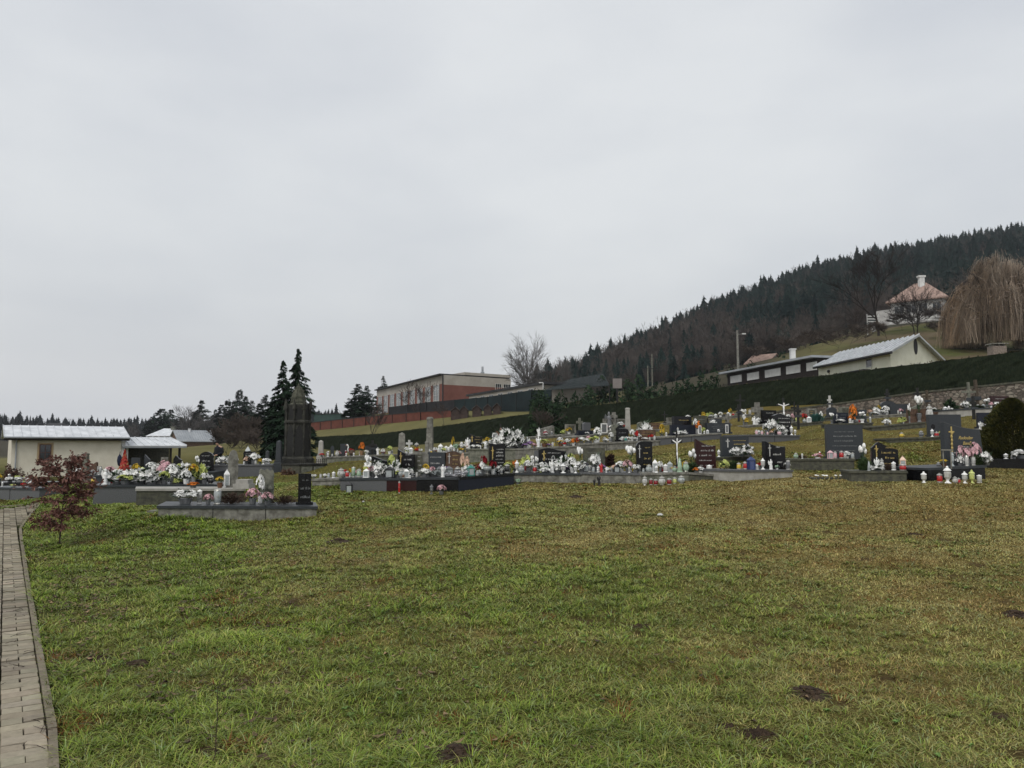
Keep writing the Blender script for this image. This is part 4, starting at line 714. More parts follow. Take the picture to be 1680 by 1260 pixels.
        for k in range(420):
            t = r.uniform(0, 2*pi); q = math.sqrt(r.random())*.48; zm = 1-(q/.5)**2*.45; z0 = r.uniform(0, zm*.7); x, y = cos(t)*q, sin(t)*q; l = r.uniform(.12,.3)
            ux, uy = cos(t)*q*.5+r.uniform(-.12,.12), sin(t)*q*.5+r.uniform(-.12,.12); w = .012 if kind == 'heath' else .035; wx, wy = -sin(t)*w, cos(t)*w; z1 = min(zm*r.uniform(.85,1.05), z0+l)
            b.add([(x-wx, y-wy, z0), (x+wx, y+wy, z0), (x+ux*.6+wx*2, y+uy*.6, (z0+z1)/2+.05), (x+ux, y+uy, z1)], [(0,1,2,3)])
        part('sprigs', b, mat('heather_sprigs', (.035,.022,.016), .9, .5, 15, c2=(.09,.055,.04)) if c == 'br' else (mat('teal_foliage', (.05,.14,.12), .7, .4, 15) if c == 't' else mat('low_green_foliage', (.035,.065,.02), .7, .5, 15)))
        b = MB()
        for k in range(12): b.tube((0,0,0), (r.uniform(-.35,.35), r.uniform(-.35,.35), r.uniform(.4,.7)), .01, n=3)
        part('stems', b, WOOD)
    elif kind == 'angel':
        b = MB(); b.lathe([(.38,0),(.4,.06),(.3,.1),(.3,.14),(.33,.3),(.22,.55),(.26,.68),(.16,.76),(.07,.79)], 10)
        b.ball((0,0,.87), .13, 8, 6, 1.05)
        b.tube((-.22,-.02,.68), (-.05,-.26,.58), .06, .04, 6); b.tube((.22,-.02,.68), (.05,-.26,.58), .06, .04, 6)
        part('figure', b, cer(c), True)
        b = MB()
        for s in (-1, 1): b.add([(s*.08,.14,.5),(s*.3,.24,.42),(s*.5,.24,.7),(s*.38,.2,.88),(s*.1,.14,.72)], [(0,1,2,3,4)]); b.add([(s*.08,.17,.5),(s*.3,.27,.42),(s*.5,.27,.7),(s*.38,.23,.88),(s*.1,.17,.72)], [(4,3,2,1,0)])
        part('wings', b, cer(c))
    elif kind == 'garland':
        b = MB()
        for k in range(70): t = r.random(); bloom(b, (t-.5, r.uniform(-.12,.12), .3+.4*r.random()+.15*sin(t*9)), .12, (r.gauss(0,1), r.gauss(0,1)-.6, r.random()), 5, .4, r, 1)
        part('tinsel', b, mat('silver_tinsel', (.5,.5,.52), .3, .5, 60, metal=.6))
    elif kind == 'swan':
        b = MB(); pts = [(-.3,.35),(-.36,.55),(-.3,.75),(-.36,.92),(-.44,.95)]
        for (a, z), (a2, z2) in zip(pts[:-1], pts[1:]): b.tube((a,0,z), (a2,0,z2), .06, .05, 7)
        b.ball((-.42,0,.93), .075, 8, 5); part('neck', b, cer('w'), True)
        b = MB(); b.tube((-.48,0,.92), (-.58,0,.88), .03, .005, 5); part('beak', b, cer('o'))
        b = MB(); b.ball((.05,0,.26), .30, 10, 6, .85, .08)
        for k in range(60): t = r.uniform(0, pi*2); b.tube((.05+.2*cos(t), .2*sin(t), .3), (.05+.42*cos(t), .42*sin(t), .45+.2*r.random()), .012, .003, 3)
        part('body', b, mat('wicker', (.10,.07,.05), .9, .4, 30))
    elif kind == 'basket':
        b = MB(); b.lathe([(.3,0),(.33,.05),(.5,.6),(.48,.62)], 12); part('bowl', b, mat('tan_wicker', (.26,.16,.09), .9, .35, 40))
        b = MB()
        for k in range(8): t0, t1 = pi*k/8, pi*(k+1)/8; b.tube((.45*cos(t0),0,.6+.4*sin(t0)), (.45*cos(t1),0,.6+.4*sin(t1)), .03, n=4)
        part('handle', b, mat('tan_wicker', (.26,.16,.09)))
    elif kind == 'frame':
        b = MB()
        for x in (-.45, .45): b.box(x-.07, x+.07, -.06, .06, 0, 1)
        b.box(-.52,.52,-.06,.06,.90,1); b.box(-.38,.38,-.06,.06,.0,.08); part('frame', b, cer('w'))
        b = MB(); b.box(-.38,.38,-.02,.03,.08,.90); part('panel', b, gls('gr'))
    elif kind in ('cross', 'corpus'):
        m = {'k': IRON, 'gr': STONE['old'], 'w': STONE['white']}[c if kind == 'cross' else 'k']; t = .07 if c == 'k' or kind == 'corpus' else .13
        b = MB(); b.box(-t,t,-t,t,0,1); b.box(-.5,.5,-t*.9,t*.9,.66,.66+2*t*.6); b.box(-.25,.25,-.2,.2,0,.08); part('cross', b, m)
        if kind == 'corpus':
            b = MB(); b.tube((0,-.11,.66), (0,-.13,.40), .07, .05, 7); b.ball((.02,-.14,.735), .06, 8, 5, 1.1); b.tube((0,-.12,.66), (-.40,-.1,.74), .028, .018, 6); b.tube((0,-.12,.66), (.40,-.1,.74), .028, .018, 6)
            b.tube((-.03,-.13,.41), (.03,-.2,.25), .05, .035, 6); b.tube((.03,-.2,.25), (0,-.11,.1), .035, .02, 6); b.tube((.04,-.13,.41), (-.02,-.18,.25), .05, .03, 6); part('figure', b, cer('w'), True)
    elif kind == 'conetree':
        b = MB()
        for k in range(420):
            z = r.random()**1.1; q = .5*(1-z)*r.uniform(.75, 1.05)+.02; t = z*40+r.uniform(-.6,.6); x, y = cos(t)*q, sin(t)*q
            bloom(b, (x, y, z*.92+.06), .09, (cos(t), sin(t), .3), 4, .4, r, 1)
        part('tinsel', b, mat('red_foil', (.42,.03,.015), .4, .5, 20, spec=.5))
        b = MB()
        for k in range(60): z = r.random(); q = .5*(1-z)+.04; t = z*14; bloom(b, (cos(t)*q, sin(t)*q, z*.9+.08), .05, (cos(t), sin(t), .2), 4, .3, r, 1)
        part('ribbon', b, GOLD); b = MB(); b.lathe([(.2,0),(.2,.08)], 8); b.tube((0,0,0), (0,0,1), .02, .01); part('stand', b, cer('gr'))
    elif kind == 'dbranch':
        b = MB(); b.tube((0,0,0), (.1,0,.6), .06, .03, 5); b.tube((.1,0,.6), (.3,0,1), .03, .02, 4); b.tube((.05,0,.3), (-.5,0,.2), .035, .02, 4); b.tube((.1,0,.6), (-.3,0,.85), .03, .02, 4); part('branch', b, IRON)
    PROTO[key] = parts; return parts
NM = dict(lant=('grave_lantern','capped lantern','lantern','lanterns on the graves',.6), tall=('candle_lantern','tall candle lantern','lantern','lanterns on the graves',.42),
  foot=('footed_lantern','footed lantern','lantern','lanterns on the graves',.5), bulb=('round_lantern','round-bellied lantern','lantern','lanterns on the graves',.85),
  cone=('cone_lantern','cone-shaped lantern','lantern','lanterns on the graves',.45), house=('house_lantern','house-shaped lantern','lantern','lanterns on the graves',.62),
  urn=('urn','lidded urn','urn','urns',.8), bowl=('glass_bowl','footed glass bowl','bowl','bowls',1.1), bq=('bouquet','flower bouquet','bouquet','bouquets on the graves',1.0),
  lily=('flower_spray','spray of open lilies','flowers','flower sprays on the graves',1.2), balls=('ball_flowers','ball flowers','flowers','ball flowers in vases',.55),
  chrys=('potted_chrysanthemum','potted chrysanthemum','flowers','potted chrysanthemums',1.3), heath=('heather_plant','dense heather','plant','heather plants',1.6), bush=('low_shrub','low leafy plant','plant','low plants on the graves',1.3),
  angel=('angel_figurine','angel figurine','figurine','figurines on the graves',.5), garland=('tinsel_garland','silver tinsel garland','garland','tinsel garlands',2.6),
  swan=('swan_planter','swan planter','planter','planters',.85), basket=('wicker_basket','wicker basket','basket','baskets',.8), frame=('picture_frame','upright framed panel','frame','frames on the graves',.5),
  cross=('grave_cross','thin standing cross','cross','crosses among the graves',.5), corpus=('crucifix','dark crucifix with white figure','crucifix','crucifixes',.6),
  conetree=('cone_tree_decoration','foil cone tree wound with gilt ribbon','decoration','decorations',.47), dbranch=('bare_branch_ornament','bare twisted branch ornament','ornament','ornaments',.3))
BR = dict(bush='green', heath='brown')
def describe(kind, c):
    n = NM[kind][1]; cw = CW[c]
    if kind in ('garland', 'corpus', 'swan', 'dbranch'): return n
    if kind == 'heath': return 'dark brown '+n
    if kind == 'cross' and c == 'k': return 'black iron standing cross'
    return cw+' '+n.replace('glass ', '') if c != 'c' else 'clear glass '+n.replace('glass ', '')
def place(kind, c, loc, rz, hh, ww, label, var):
    nm, _, cat, grp, _ = NM[kind]
    root = thing(nm, label, cat, loc, rz, grp); root.scale = (ww, max(ww*.7, min(ww, hh)) if kind not in ('garland', 'frame', 'cross', 'corpus') else min(ww, .25), hh)
    for pn, me, _s in proto(kind, c, var): link(pn, me, root)
    return root
ORD = 'first second third fourth fifth sixth seventh eighth ninth tenth eleventh twelfth thirteenth fourteenth fifteenth sixteenth seventeenth eighteenth'.split()
FILL = dict(a1=10, f2=6, f3=3, f4=5, f5=8, f6=8, f7=7, f8=6, f9=3, f10=3, s1=6, s2=4, s3=7, s4=8, s5=9, s6=9, s7=7, s8=6, t1=4, t3=4, t4=5, t5=3, t6=9, s9=4, s12=5, u1=4, u2=5, u3=5, u4=3, s10=3, s11=3, s13=4, s15=2, s14=2, l1=6, l2=14, l5=4, l4=4, f12=2, f11=4)
used = {}
for key, line in IT.items():
    f = FR[key]; L = []
    for it in line.split(';'):
        q = it.split(); kind, c, px, hp = q[0], q[1], float(q[2]), float(q[3]); b = float(q[4]) if len(q) > 4 else .3; w = float(q[5]) if len(q) > 5 else hp*NM[kind][4]
        L.append((px, kind, c, hp, b, w))
    fr_ = random.Random(len(key)*31+sum(map(ord, key))); g_ = GR[key]; xa, xb = max(g_['a'][0], 2), min(g_['b'][0], 1678); nf = FILL.get(key, 0)
    for k in range(nf):                 # smaller things standing further back, between the others
        kind = fr_.choice(['bq','bq','lily','lant','lant','foot','bulb','tall','bq','house']); c = fr_.choice(['w','w','w','c','w','yg'] if kind in ('lily','foot','house') else (['w','w','p','y','pe','r','yg','v'] if kind == 'bq' else ['w','c','r','w','y','gr','dr']))
        hp = (fr_.uniform(9, 17) if key[0] in 'fal' else fr_.uniform(6, 12))*(1.1 if kind in ('bq','lily') else .85); L.append((xa+5+(xb-xa-10)*(k+fr_.uniform(.2, .8))/nf, kind, c, hp, fr_.uniform(.35, .85), hp*NM[kind][4]))
    L.sort(key=lambda t: t[0]); ds = [describe(t[1], t[2]) for t in L]; labs = []
    for i, t in enumerate(L):
        base = f"{ds[i]} {f['ph']}"
        if ds.count(ds[i]) > 1:
            ln = ds[i-1] if i else None; rn = ds[i+1] if i < len(L)-1 else None
            sh = lambda s: ' '.join(s.split()[:-2]) if ' with ' in s and len(s.split()) > 4 else s.split(' of ')[0].replace(' on stems','')
            same = [j for j in range(len(L)) if ds[j] == ds[i]]
            o = same.index(i)
            base = f"{ds[i]} {f['ph']}, {ORD[o]} from left"
        labs.append(base)
    for i, (px, kind, c, hp, b, w) in enumerate(L):
        s = f['s'](px, b); x, y = f['A'][0]+f['ca']*s-f['sa']*b, f['A'][1]+f['sa']*s+f['ca']*b; z = f['zt'](min(max(s, 0), f['L']))
        hh, ww = M(hp, y), M(w, y)
        if kind in ('bq', 'lily') and c == 'w': hh, ww = hh*1.12, ww*1.22
        place(kind, c, (x, y, z-.002), math.atan2(f['sa'], f['ca'])+rnd.uniform(-.3, .3), hh, ww, labs[i], (int(px)+i) % 3 if kind in ('bq','lily','balls') else int(px) % 2)
for kind, c, px, hp, Y, w, ph in GI:
    x, y, z = gnd(px, Y); place(kind, c, (x, y, z-.01), rnd.uniform(-.3,.3), M(hp+1, Y), M(w, Y), f"{describe(kind, c)} {ph}", int(px) % 2)

# obelisks and old monuments with a stepped foot
def obelisk(px, pyt, pyb, Y, w, m, label, top='pyr', foot=1.5):
    x, y, z = gnd(px, Y); z = P(px, pyb, Y)[2]; z1 = P(px, pyt, Y)[2]; Hh = z1-z; W = M(w, Y)/2
    r = thing('obelisk', label, 'obelisk', (x, y, z), rnd.uniform(-.1,.1), 'obelisks among the graves')
    b = MB(); f = W*foot; b.lathe([(f*1.41,-.5),(f*1.41,Hh*.10),(f*1.2,Hh*.12),(f*1.2,Hh*.2)], 4, sq=True); link('foot', b.mesh('foot', STONE[m]), r)
    b = MB(); e = [(W*1.41*1.0,Hh*.2),(W*1.41*.78,Hh*.93)]+([(W*.02,Hh)] if top == 'pyr' else [(W*1.41*.9,Hh*.94),(W*1.41*.9,Hh*.97),(W*1.41*.55,Hh)]); b.lathe(e, 4, sq=True); link('shaft', b.mesh('shaft', STONE[m]), r)
    return r
obelisk(526, 722, 752, 30.6, 8, 'lconc', 'slim pale obelisk at the corner of the brown curb beside the monument')
obelisk(457, 722, 764, 32, 9, 'slate', 'smooth grey-green obelisk left of the sooty monument')
obelisk(438, 739, 764, 31, 6, 'slate', 'short blunt grey obelisk beside the tall grey-green one')
obelisk(659, 709, 756, 27, 12, 'conc', 'weathered concrete obelisk on a stepped foot behind the black wavy headstone')
obelisk(705, 684, 758, 28, 11, 'conc', 'tallest concrete pillar rising against the hedge', 'cap')
obelisk(700, 724, 772, 20.6, 7, 'conc', 'concrete cross post behind the headstone with black plaque', 'cap', 1.1)
obelisk(1030, 669, 712, 33, 8, 'lconc', 'slim pale obelisk beside the double plaque grave', 'cap', 1.1)
obelisk(139, 743, 790, 29, 9, 'old', 'mossy square pillar before the cream wall', 'cap')
# tall crosses
def tall_cross(px, pyt, Y, pyb, w, m, label, lean=0.0, t=.04, arm=.72):
    x, y, _ = gnd(px, Y); z = P(px, pyb, Y)[2]; Hh = P(px, pyt, Y)[2]-z; W = M(w, Y)/2
    r = thing('grave_cross', label, 'cross', (x, y, z), 0, 'crosses among the graves'); r.rotation_euler = (0, lean, 0)
    b = MB(); b.box(-t,t,-t,t,-.15,Hh); link('post', b.mesh('post', m), r)
    b = MB(); b.box(-W,W,-t*1.1,t*1.1,Hh*arm-t,Hh*arm+t); link('crossbar', b.mesh('crossbar', m), r)
    b = MB(); b.box(-.14,.14,-t*1.4,-t*1.15,Hh*.45,Hh*.55); link('name_plate', b.mesh('name_plate', STONE['slate']), r); return r
tall_cross(1591, 627, 30.5, 684, 22, STONE['old'], 'tall pale wooden cross before the stone wall')
tall_cross(1606, 623, 31, 684, 12, WOOD, 'tall dark leaning wooden cross before the stone wall', -.06, .05)
tall_cross(1457, 638, 33, 668, 8, IRON, 'thin black iron cross against the wall above the domed slab')
tall_cross(1507, 636, 31.5, 672, 12, IRON, 'thin black iron cross above the brown headstone')
tall_cross(1522, 640, 32, 676, 12, WOOD, 'dark wooden cross beside the iron one near the wall')
tall_cross(1598, 650, 27.5, 690, 8, IRON, 'black iron cross rising behind the navy slab')
tall_cross(1362, 649, 36, 676, 7, STONE['white'], 'small white figure cross on the wall foot')
tall_cross(1310, 664, 30, 702, 10, IRON, 'black iron cross beside the framed text stone')
tall_cross(611, 722, 31, 750, 12, IRON, 'thin grey cross behind the brown curb slabs')
tall_cross(1212, 663, 35, 690, 8, IRON, 'thin black cross under the hedge beside yellow flowers')
# crucifix with white figure behind the clear lanterns
def crucifix(px, pyt, pyb, Y, label):
    x, y, _ = gnd(px, Y); z = P(px, pyb, Y)[2]; hh = P(px, pyt, Y)[2]-z
    r = thing('crucifix', label, 'crucifix', (x, y, z), 0, 'crucifixes'); r.scale = (M(18, Y), .3, hh)
    for pn, me, _s in proto('corpus', 'k', 0): link(pn, me, r)
crucifix(1111, 706, 768, 20.2, 'dark iron crucifix with white figure above the stone block grave')
crucifix(821, 695, 735, 26, 'dark crucifix with pale figure over the great white bouquet')
# candle bench: black stand before the gilt cross headstone
x, y, z = gnd(1556, 17.2); r = thing('candle_stand', 'slim black metal stand before the gilt cross headstone', 'stand', (x, y, z+.28), 0)
b = MB(); b.box(-.13,.13,-.02,.02,.40,.43); b.box(-.1,-.08,-.01,.01,0,.4); b.box(.07,.09,-.01,.01,0,.4); link('frame', b.mesh('frame', STONE['conc']), r)
# low ring of stones with white flowers on the grass
x, y, z = gnd(1361, 19.2); r = thing('stone_ring', 'low ring of mossy stones with white flowers in the grass', 'stone ring', (x, y, z), 0)
b = MB(); q = MB()
for k in range(26): t = 2*pi*k/26; b.ball((.46*cos(t), .25*sin(t), .02), rnd.uniform(.03,.055), 6, 4, .7, .3)
for k in range(9): bloom(q, (rnd.uniform(-.42,.42), rnd.uniform(-.2,.1), .08), .04, (0,-.4,1), 7, .4)
link('stones', b.mesh('stones', STONE['dark']), r); link('blooms', q.mesh('blooms', pet('w')), r)
# concrete pad and steps by the low grave
x, y, z = gnd(262, 14.9); r = MB(); r.box(-.2,.25,-.12,.2,-.1,.03); tag(link('concrete_pad', r.mesh('concrete_pad', STONE['conc']), loc=(x, y, z)), 'flat broken concrete pad at the corner of the low heather grave', 'slab')
x, y, z = gnd(387, 16.2); zt_ = P(387, 803, 16.2)[2]; b = MB(); b.box(-.17,.17,-.1,.3,0,.10); b.box(-.13,.13,-.05,.3,.10,.19); tag(link('step_block', b.mesh('step_block', STONE['lconc']), loc=(x, y+.35, zt_)), 'pale stepped concrete block carrying the worn stele', 'block')
# molehills and bare earth
for i, (sx, sy, rr) in enumerate(SP[:4] + SP[9:11]):
    b = MB(); k = [.16,.18,.15,.16,.12,.18][i]*(1.5 if i == 0 else 1); b.ball((sx, sy, float(GZ(np.array([sx]), np.array([sy]))[0])-.015), k*.95, 12, 6, .22, .1)
    for _ in range(90):
        t = rnd.uniform(0, 2*pi); q = abs(rnd.gauss(0, .45))*k; b.ball((sx+q*cos(t), sy+q*sin(t), float(GZ(np.array([sx]), np.array([sy]))[0])+.05*math.exp(-(q/k*1.6)**2)*(k/.2)-.01), rnd.uniform(.008,.024), 5, 4, .7, .35)
    wh = ['on the lawn before the low heather grave','in the right foreground grass','cut by the right edge of the lawn','at the bottom edge of the lawn','in the leafy lawn near the paved path','on the upper lawn before the concrete graves'][i]
    tag(link('molehill', b.shift((sx, sy, 0)).mesh('molehill', SOIL), loc=(sx, sy, 0)), 'crumbly mound of dark fresh earth '+wh, 'molehill', 'molehills in the lawn')
for px, py, s, lb in ((1083,846,.05,'pale stone lying alone in the worn middle of the lawn'), (596,826,.035,'small white scrap lying in the lawn before the grey granite grave')):
    x, y, z = ray_ground(px, py); b = MB(); b.ball((0,0,s*.4), s, 7, 5, .55, .35); tag(link('stone', b.mesh('stone', STONE['white']), loc=(x, y, z)), lb, 'stone')
# ---------------------------------------------------------------- trees and hedges
NEEDLE = mat('spruce_needles', (.010,.022,.014), .95, .5, 2.0, c2=(.028,.050,.026), spec=.08)
NEED2 = mat('cypress_needles', (.010,.021,.013), .95, .5, 2.5, c2=(.026,.046,.025), spec=.08)
BARK = mat('bark', (.035,.028,.022), .95, .4, 9, bump=.4)
TWIG = mat('bare_twigs', (.055,.042,.036), .95, .3, 5)
def conifer_np(Hh, W, n, droop=.25, rr=None, base=.08, fan=1.0, whorls=None, ragged=.3):
    """needle sprays set along whorled boughs: returns V,F (quads)"""
    r = np.random.default_rng(rr); nw = whorls or max(9, int(Hh*2.2)); nb = 8; per = max(2, int(n/(nw*nb))); zw = np.sort(base+(1-base)*np.linspace(0, .985, nw)+r.normal(0, .3/nw, nw))
    zl = np.clip(np.repeat(zw, nb)+r.normal(0, .45/nw, nw*nb), 0, .99); bt = r.uniform(0, 2*pi, nw*nb); bl = ((1-zl)**.78*W/2+W*.02)*r.uniform(1-ragged, 1+ragged, nw*nb)*(1+.18*np.sin(bt*2+zl*7+(rr or 0)))
    zl, t0, q0 = np.repeat(zl, per), np.repeat(bt, per), np.repeat(bl, per); n = len(zl); u = r.random(n)**.65; q = q0*u; L = np.maximum(.035*W, q0*.30)*r.uniform(.6,1.25,n)*fan*(1.15-.35*u)
    x, y = q*np.cos(t0), q*np.sin(t0); z = zl*Hh-q*droop+.25*droop*q*u+r.normal(0,.012*Hh/ max(1, nw/14),n)
    dt = t0+r.normal(0,.75,n); dx, dy = np.cos(dt), np.sin(dt); w = L*r.uniform(.14,.30,n); dz = -droop*1.1+r.normal(0,.22,n)
    A = np.empty((n,4,3)); A[:,0] = np.stack([x, y, z],1); A[:,1] = np.stack([x+dx*L*.5-dy*w, y+dy*L*.5+dx*w, z+dz*L*.4],1)
    A[:,2] = np.stack([x+dx*L, y+dy*L, z+dz*L],1); A[:,3] = np.stack([x+dx*L*.5+dy*w, y+dy*L*.5-dx*w, z+dz*L*.4-w*.6],1)
    return A.reshape(-1,3), np.arange(n)[:,None]*4+np.arange(4)
def trunk_np(Hh, r0, n=6, z0=0, top=.05, bend=0):
    k = 5; V = []; 
    for j in range(k+1):
        f = j/k
        for i in range(n): a = 2*pi*i/n; q = r0*(1-f*(1-top)); V.append((q*cos(a)+bend*f*f, q*sin(a), z0+Hh*f))
    F = [(j*n+i, j*n+(i+1)%n, (j+1)*n+(i+1)%n, (j+1)*n+i) for j in range(k) for i in range(n)]
    return np.array(V), np.array(F)
def conifer(px, pyt, Y, pyb, wpx, label, name='spruce_tree', n=2600, droop=.25, seed=1, grp=None, m=None, **k):
    x, y, g = gnd(px, Y); z = min(g, P(px, pyb, Y)[2]) if pyb else g; Hh = P(px, pyt, Y)[2]-z; W = M(wpx, Y)
    r = thing(name, label, 'tree', (x, y, z), 0, grp)
    V, F = trunk_np(Hh*.97, Hh*.016); link('trunk', np_mesh('trunk', V, F, BARK), r)
    V, F = conifer_np(Hh, W, n, droop, seed, **k); link('crown', np_mesh('crown', V, F, m or NEEDLE), r)
    return r
def branch_np(Hh, W, seed, depth=5, r0=.03, spread=.6, up=.25, fork=3, crown=.3, seg=None, droop=0, lim=9000, rmin=.0):
    """recursive bare tree of 3-sided twigs"""
    rr = random.Random(seed); S = []
    def go(p, d, L, r, k):
        if len(S) > lim: return
        bx = np.array([rr.gauss(0,.13), rr.gauss(0,.13), up*.3]); q = p+d*L*.5; d2 = d+bx; d2 /= np.linalg.norm(d2); e = q+d2*L*.5
        S.append((p, q, r, r*.85)); S.append((q, e, r*.85, r*.65))
        if k == 0: return
        for i in range(fork if k < depth else fork+1):
            a = rr.uniform(0, 2*pi); s = spread*rr.uniform(.5,1.25); o = np.array([cos(a), sin(a), 0]); dd = d2+o*s+np.array([0,0,up*.6-droop*(depth-k)]); dd /= np.linalg.norm(dd)
            st = q if (i == 0 and k < depth) else (e if i < 2 else p+(e-p)*rr.uniform(.55,1)); go(st, dd, L*rr.uniform(.62,.82), r*.55, k-1)
    go(np.array([0,0,0.]), np.array([0,0,1.]), Hh*crown, r0*Hh, depth)
    n = len(S); P0 = np.array([s[0] for s in S]); P1 = np.array([s[1] for s in S]); ra = np.maximum(np.array([s[2] for s in S]), rmin); rb = np.maximum(np.array([s[3] for s in S]), rmin)
    zmax = P1[:,2].max(); xm = np.percentile(np.abs(P1[:,:2]), 98); fz = Hh/zmax; fx = (W/2)/xm
    for Q in (P0, P1): Q[:,2] *= fz; tap = np.clip(Q[:,2]/Hh*6, 0, 1); Q[:,0] *= 1+(fx-1)*tap; Q[:,1] *= 1+(fx-1)*tap
    d = P1-P0; d /= np.linalg.norm(d,axis=1,keepdims=True)+1e-9; a = np.cross(d, [0.31,.9,.2]); a /= np.linalg.norm(a,axis=1,keepdims=True)+1e-9; b = np.cross(d, a)
    V = np.empty((n,6,3))
    for i in range(3):
        c_, s_ = cos(2*pi*i/3), sin(2*pi*i/3); o = a*c_+b*s_; V[:,i] = P0+o*ra[:,None]; V[:,3+i] = P1+o*rb[:,None]
    I = np.arange(n)[:,None]*6; F = np.concatenate([I+[0,1,4,3], I+[1,2,5,4], I+[2,0,3,5]])
    return V.reshape(-1,3), F, S
def round_np(Hh, W, seed, nl=60, zb=.22, ze=.62, r0=.012, rmin=.012, sub=13, cz=.60, rz=.40):
    """bare tree with a rounded, finely divided crown"""
    r = np.random.default_rng(seed); S = []; ax = lambda t: np.array([.02*W*sin(t*5), .02*W*cos(t*4), t*Hh])
    for k in range(7): S.append((ax(k/8*.95), ax((k+1)/8*.95), Hh*r0*(1-k/8.5), Hh*r0*(1-(k+1)/8.5)))
    for i in range(nl):
        u = r.normal(size=3); u /= np.linalg.norm(u); u[2] = u[2]*.85+.12; q = r.uniform(.80, 1.03); tip = np.array([u[0]*W/2*q, u[1]*W/2*q, Hh*(cz+rz*u[2]*q)]); t0 = zb+(ze-zb)*r.random()*np.clip((tip[2]/Hh-.1), .25, 1); p0 = ax(t0); m = (p0+tip)/2+[0, 0, .0]; m[:2] = p0[:2]+(tip[:2]-p0[:2])*.42; m[2] = p0[2]+(tip[2]-p0[2])*.52+abs(r.normal(0, .02))*Hh
        f = np.linspace(0, 1, 7)[:, None]; C_ = (1-f)**2*p0+2*f*(1-f)*m+f*f*tip+r.normal(0, .006*Hh, (7, 3))*f; rb = Hh*r0*.36*r.uniform(.6, 1.1)
        for j in range(6): S.append((C_[j], C_[j+1], max(rb*(1-j/6.5), rmin), max(rb*(1-(j+1)/6.5), rmin)))
        for s in range(sub):
            j = r.integers(2, 7); b0 = C_[j]; d = (C_[j]-C_[j-1]); d /= np.linalg.norm(d); d = d+r.normal(0, .48, 3)+[0, 0, .18]; d /= np.linalg.norm(d); L = Hh*r.uniform(.05, .12); e = b0+d*L; S.append((b0, e, rmin, rmin*.8))
            for w in range(3): d2 = d+r.normal(0, .45, 3)+[0, 0, .1]; d2 /= np.linalg.norm(d2); S.append((b0+(e-b0)*r.uniform(.3, 1), e+d2*L*.6, rmin*.8, rmin*.55))
    return seg_mesh(S)+(S,)
def seg_mesh(S):
    n = len(S); P0 = np.array([s[0] for s in S]); P1 = np.array([s[1] for s in S]); ra = np.array([s[2] for s in S]); rb = np.array([s[3] for s in S]); d = P1-P0; d /= np.linalg.norm(d,axis=1,keepdims=True)+1e-9; a = np.cross(d, [0.31,.9,.2]); a /= np.linalg.norm(a,axis=1,keepdims=True)+1e-9; b = np.cross(d, a); V = np.empty((n,6,3))
    for i in range(3): o = a*cos(2*pi*i/3)+b*sin(2*pi*i/3); V[:,i] = P0+o*ra[:,None]; V[:,3+i] = P1+o*rb[:,None]
    I = np.arange(n)[:,None]*6; return V.reshape(-1,3), np.concatenate([I+[0,1,4,3], I+[1,2,5,4], I+[2,0,3,5]])
def round_tree(px, pyt, Y, pyb, wpx, label, name='bare_tree', m=None, grp=None, seed=1, **k):
    x, y, g = gnd(px, Y); z = min(g, P(px, pyb, Y)[2]); Hh = P(px, pyt, Y)[2]-z; r = thing(name, label, 'tree', (x, y, z), 0, grp); k.setdefault('rmin', .00013*Y); V, F, S = round_np(Hh, M(wpx, Y), seed, **k); n = len(V)//6; big = np.arange(n) < 7; fm = np.concatenate([big]*3)
    link('trunk', np_mesh('trunk', V, F[fm], m or BARK), r); link('crown', np_mesh('crown', V, F[~fm], m or TWIG), r)
def bare_tree(px, pyt, Y, pyb, wpx, label, name='bare_tree', seed=1, m=None, grp=None, minr=None, **k):
    x, y, g = gnd(px, Y); z = min(g, P(px, pyb, Y)[2]) if pyb else g; Hh = P(px, pyt, Y)[2]-z; W = M(wpx, Y)
    r = thing(name, label, 'tree', (x, y, z), 0, grp); k.setdefault('rmin', .00018*Y); V, F, S = branch_np(Hh, W, seed, **k)
    nt = 2*3; sel = np.array([i for i in range(len(F))]); n = len(V)//6
    big = np.arange(n) < 2; fm = np.concatenate([big, big, big])
    link('trunk', np_mesh('trunk', V, F[fm], m or BARK), r); link('crown', np_mesh('crown', V, F[~fm], m or TWIG), r)
    return r
def shrub_np(W, D, Hh, n, seed, leaf=.12, flat=.75):
    r = np.random.default_rng(seed); d = r.normal(size=(n,3)); d /= np.linalg.norm(d,axis=1,keepdims=True); d[:,2] = np.abs(d[:,2])
    rad = r.random(n)**.35*(.80+.22*np.sin(d[:,0]*5+seed)+.18*np.sin(d[:,1]*7+d[:,2]*6+seed*2)); c = d*rad[:,None]*[W/2, D/2, Hh*.92]+[0,0,Hh*.04]
    a = r.normal(size=(n,3))*leaf; b = r.normal(size=(n,3))*leaf*.6; a += d*leaf*.6
    V = np.stack([c-a, c+b, c+a, c-b],1); return V.reshape(-1,3), np.arange(n)[:,None]*4+np.arange(4)
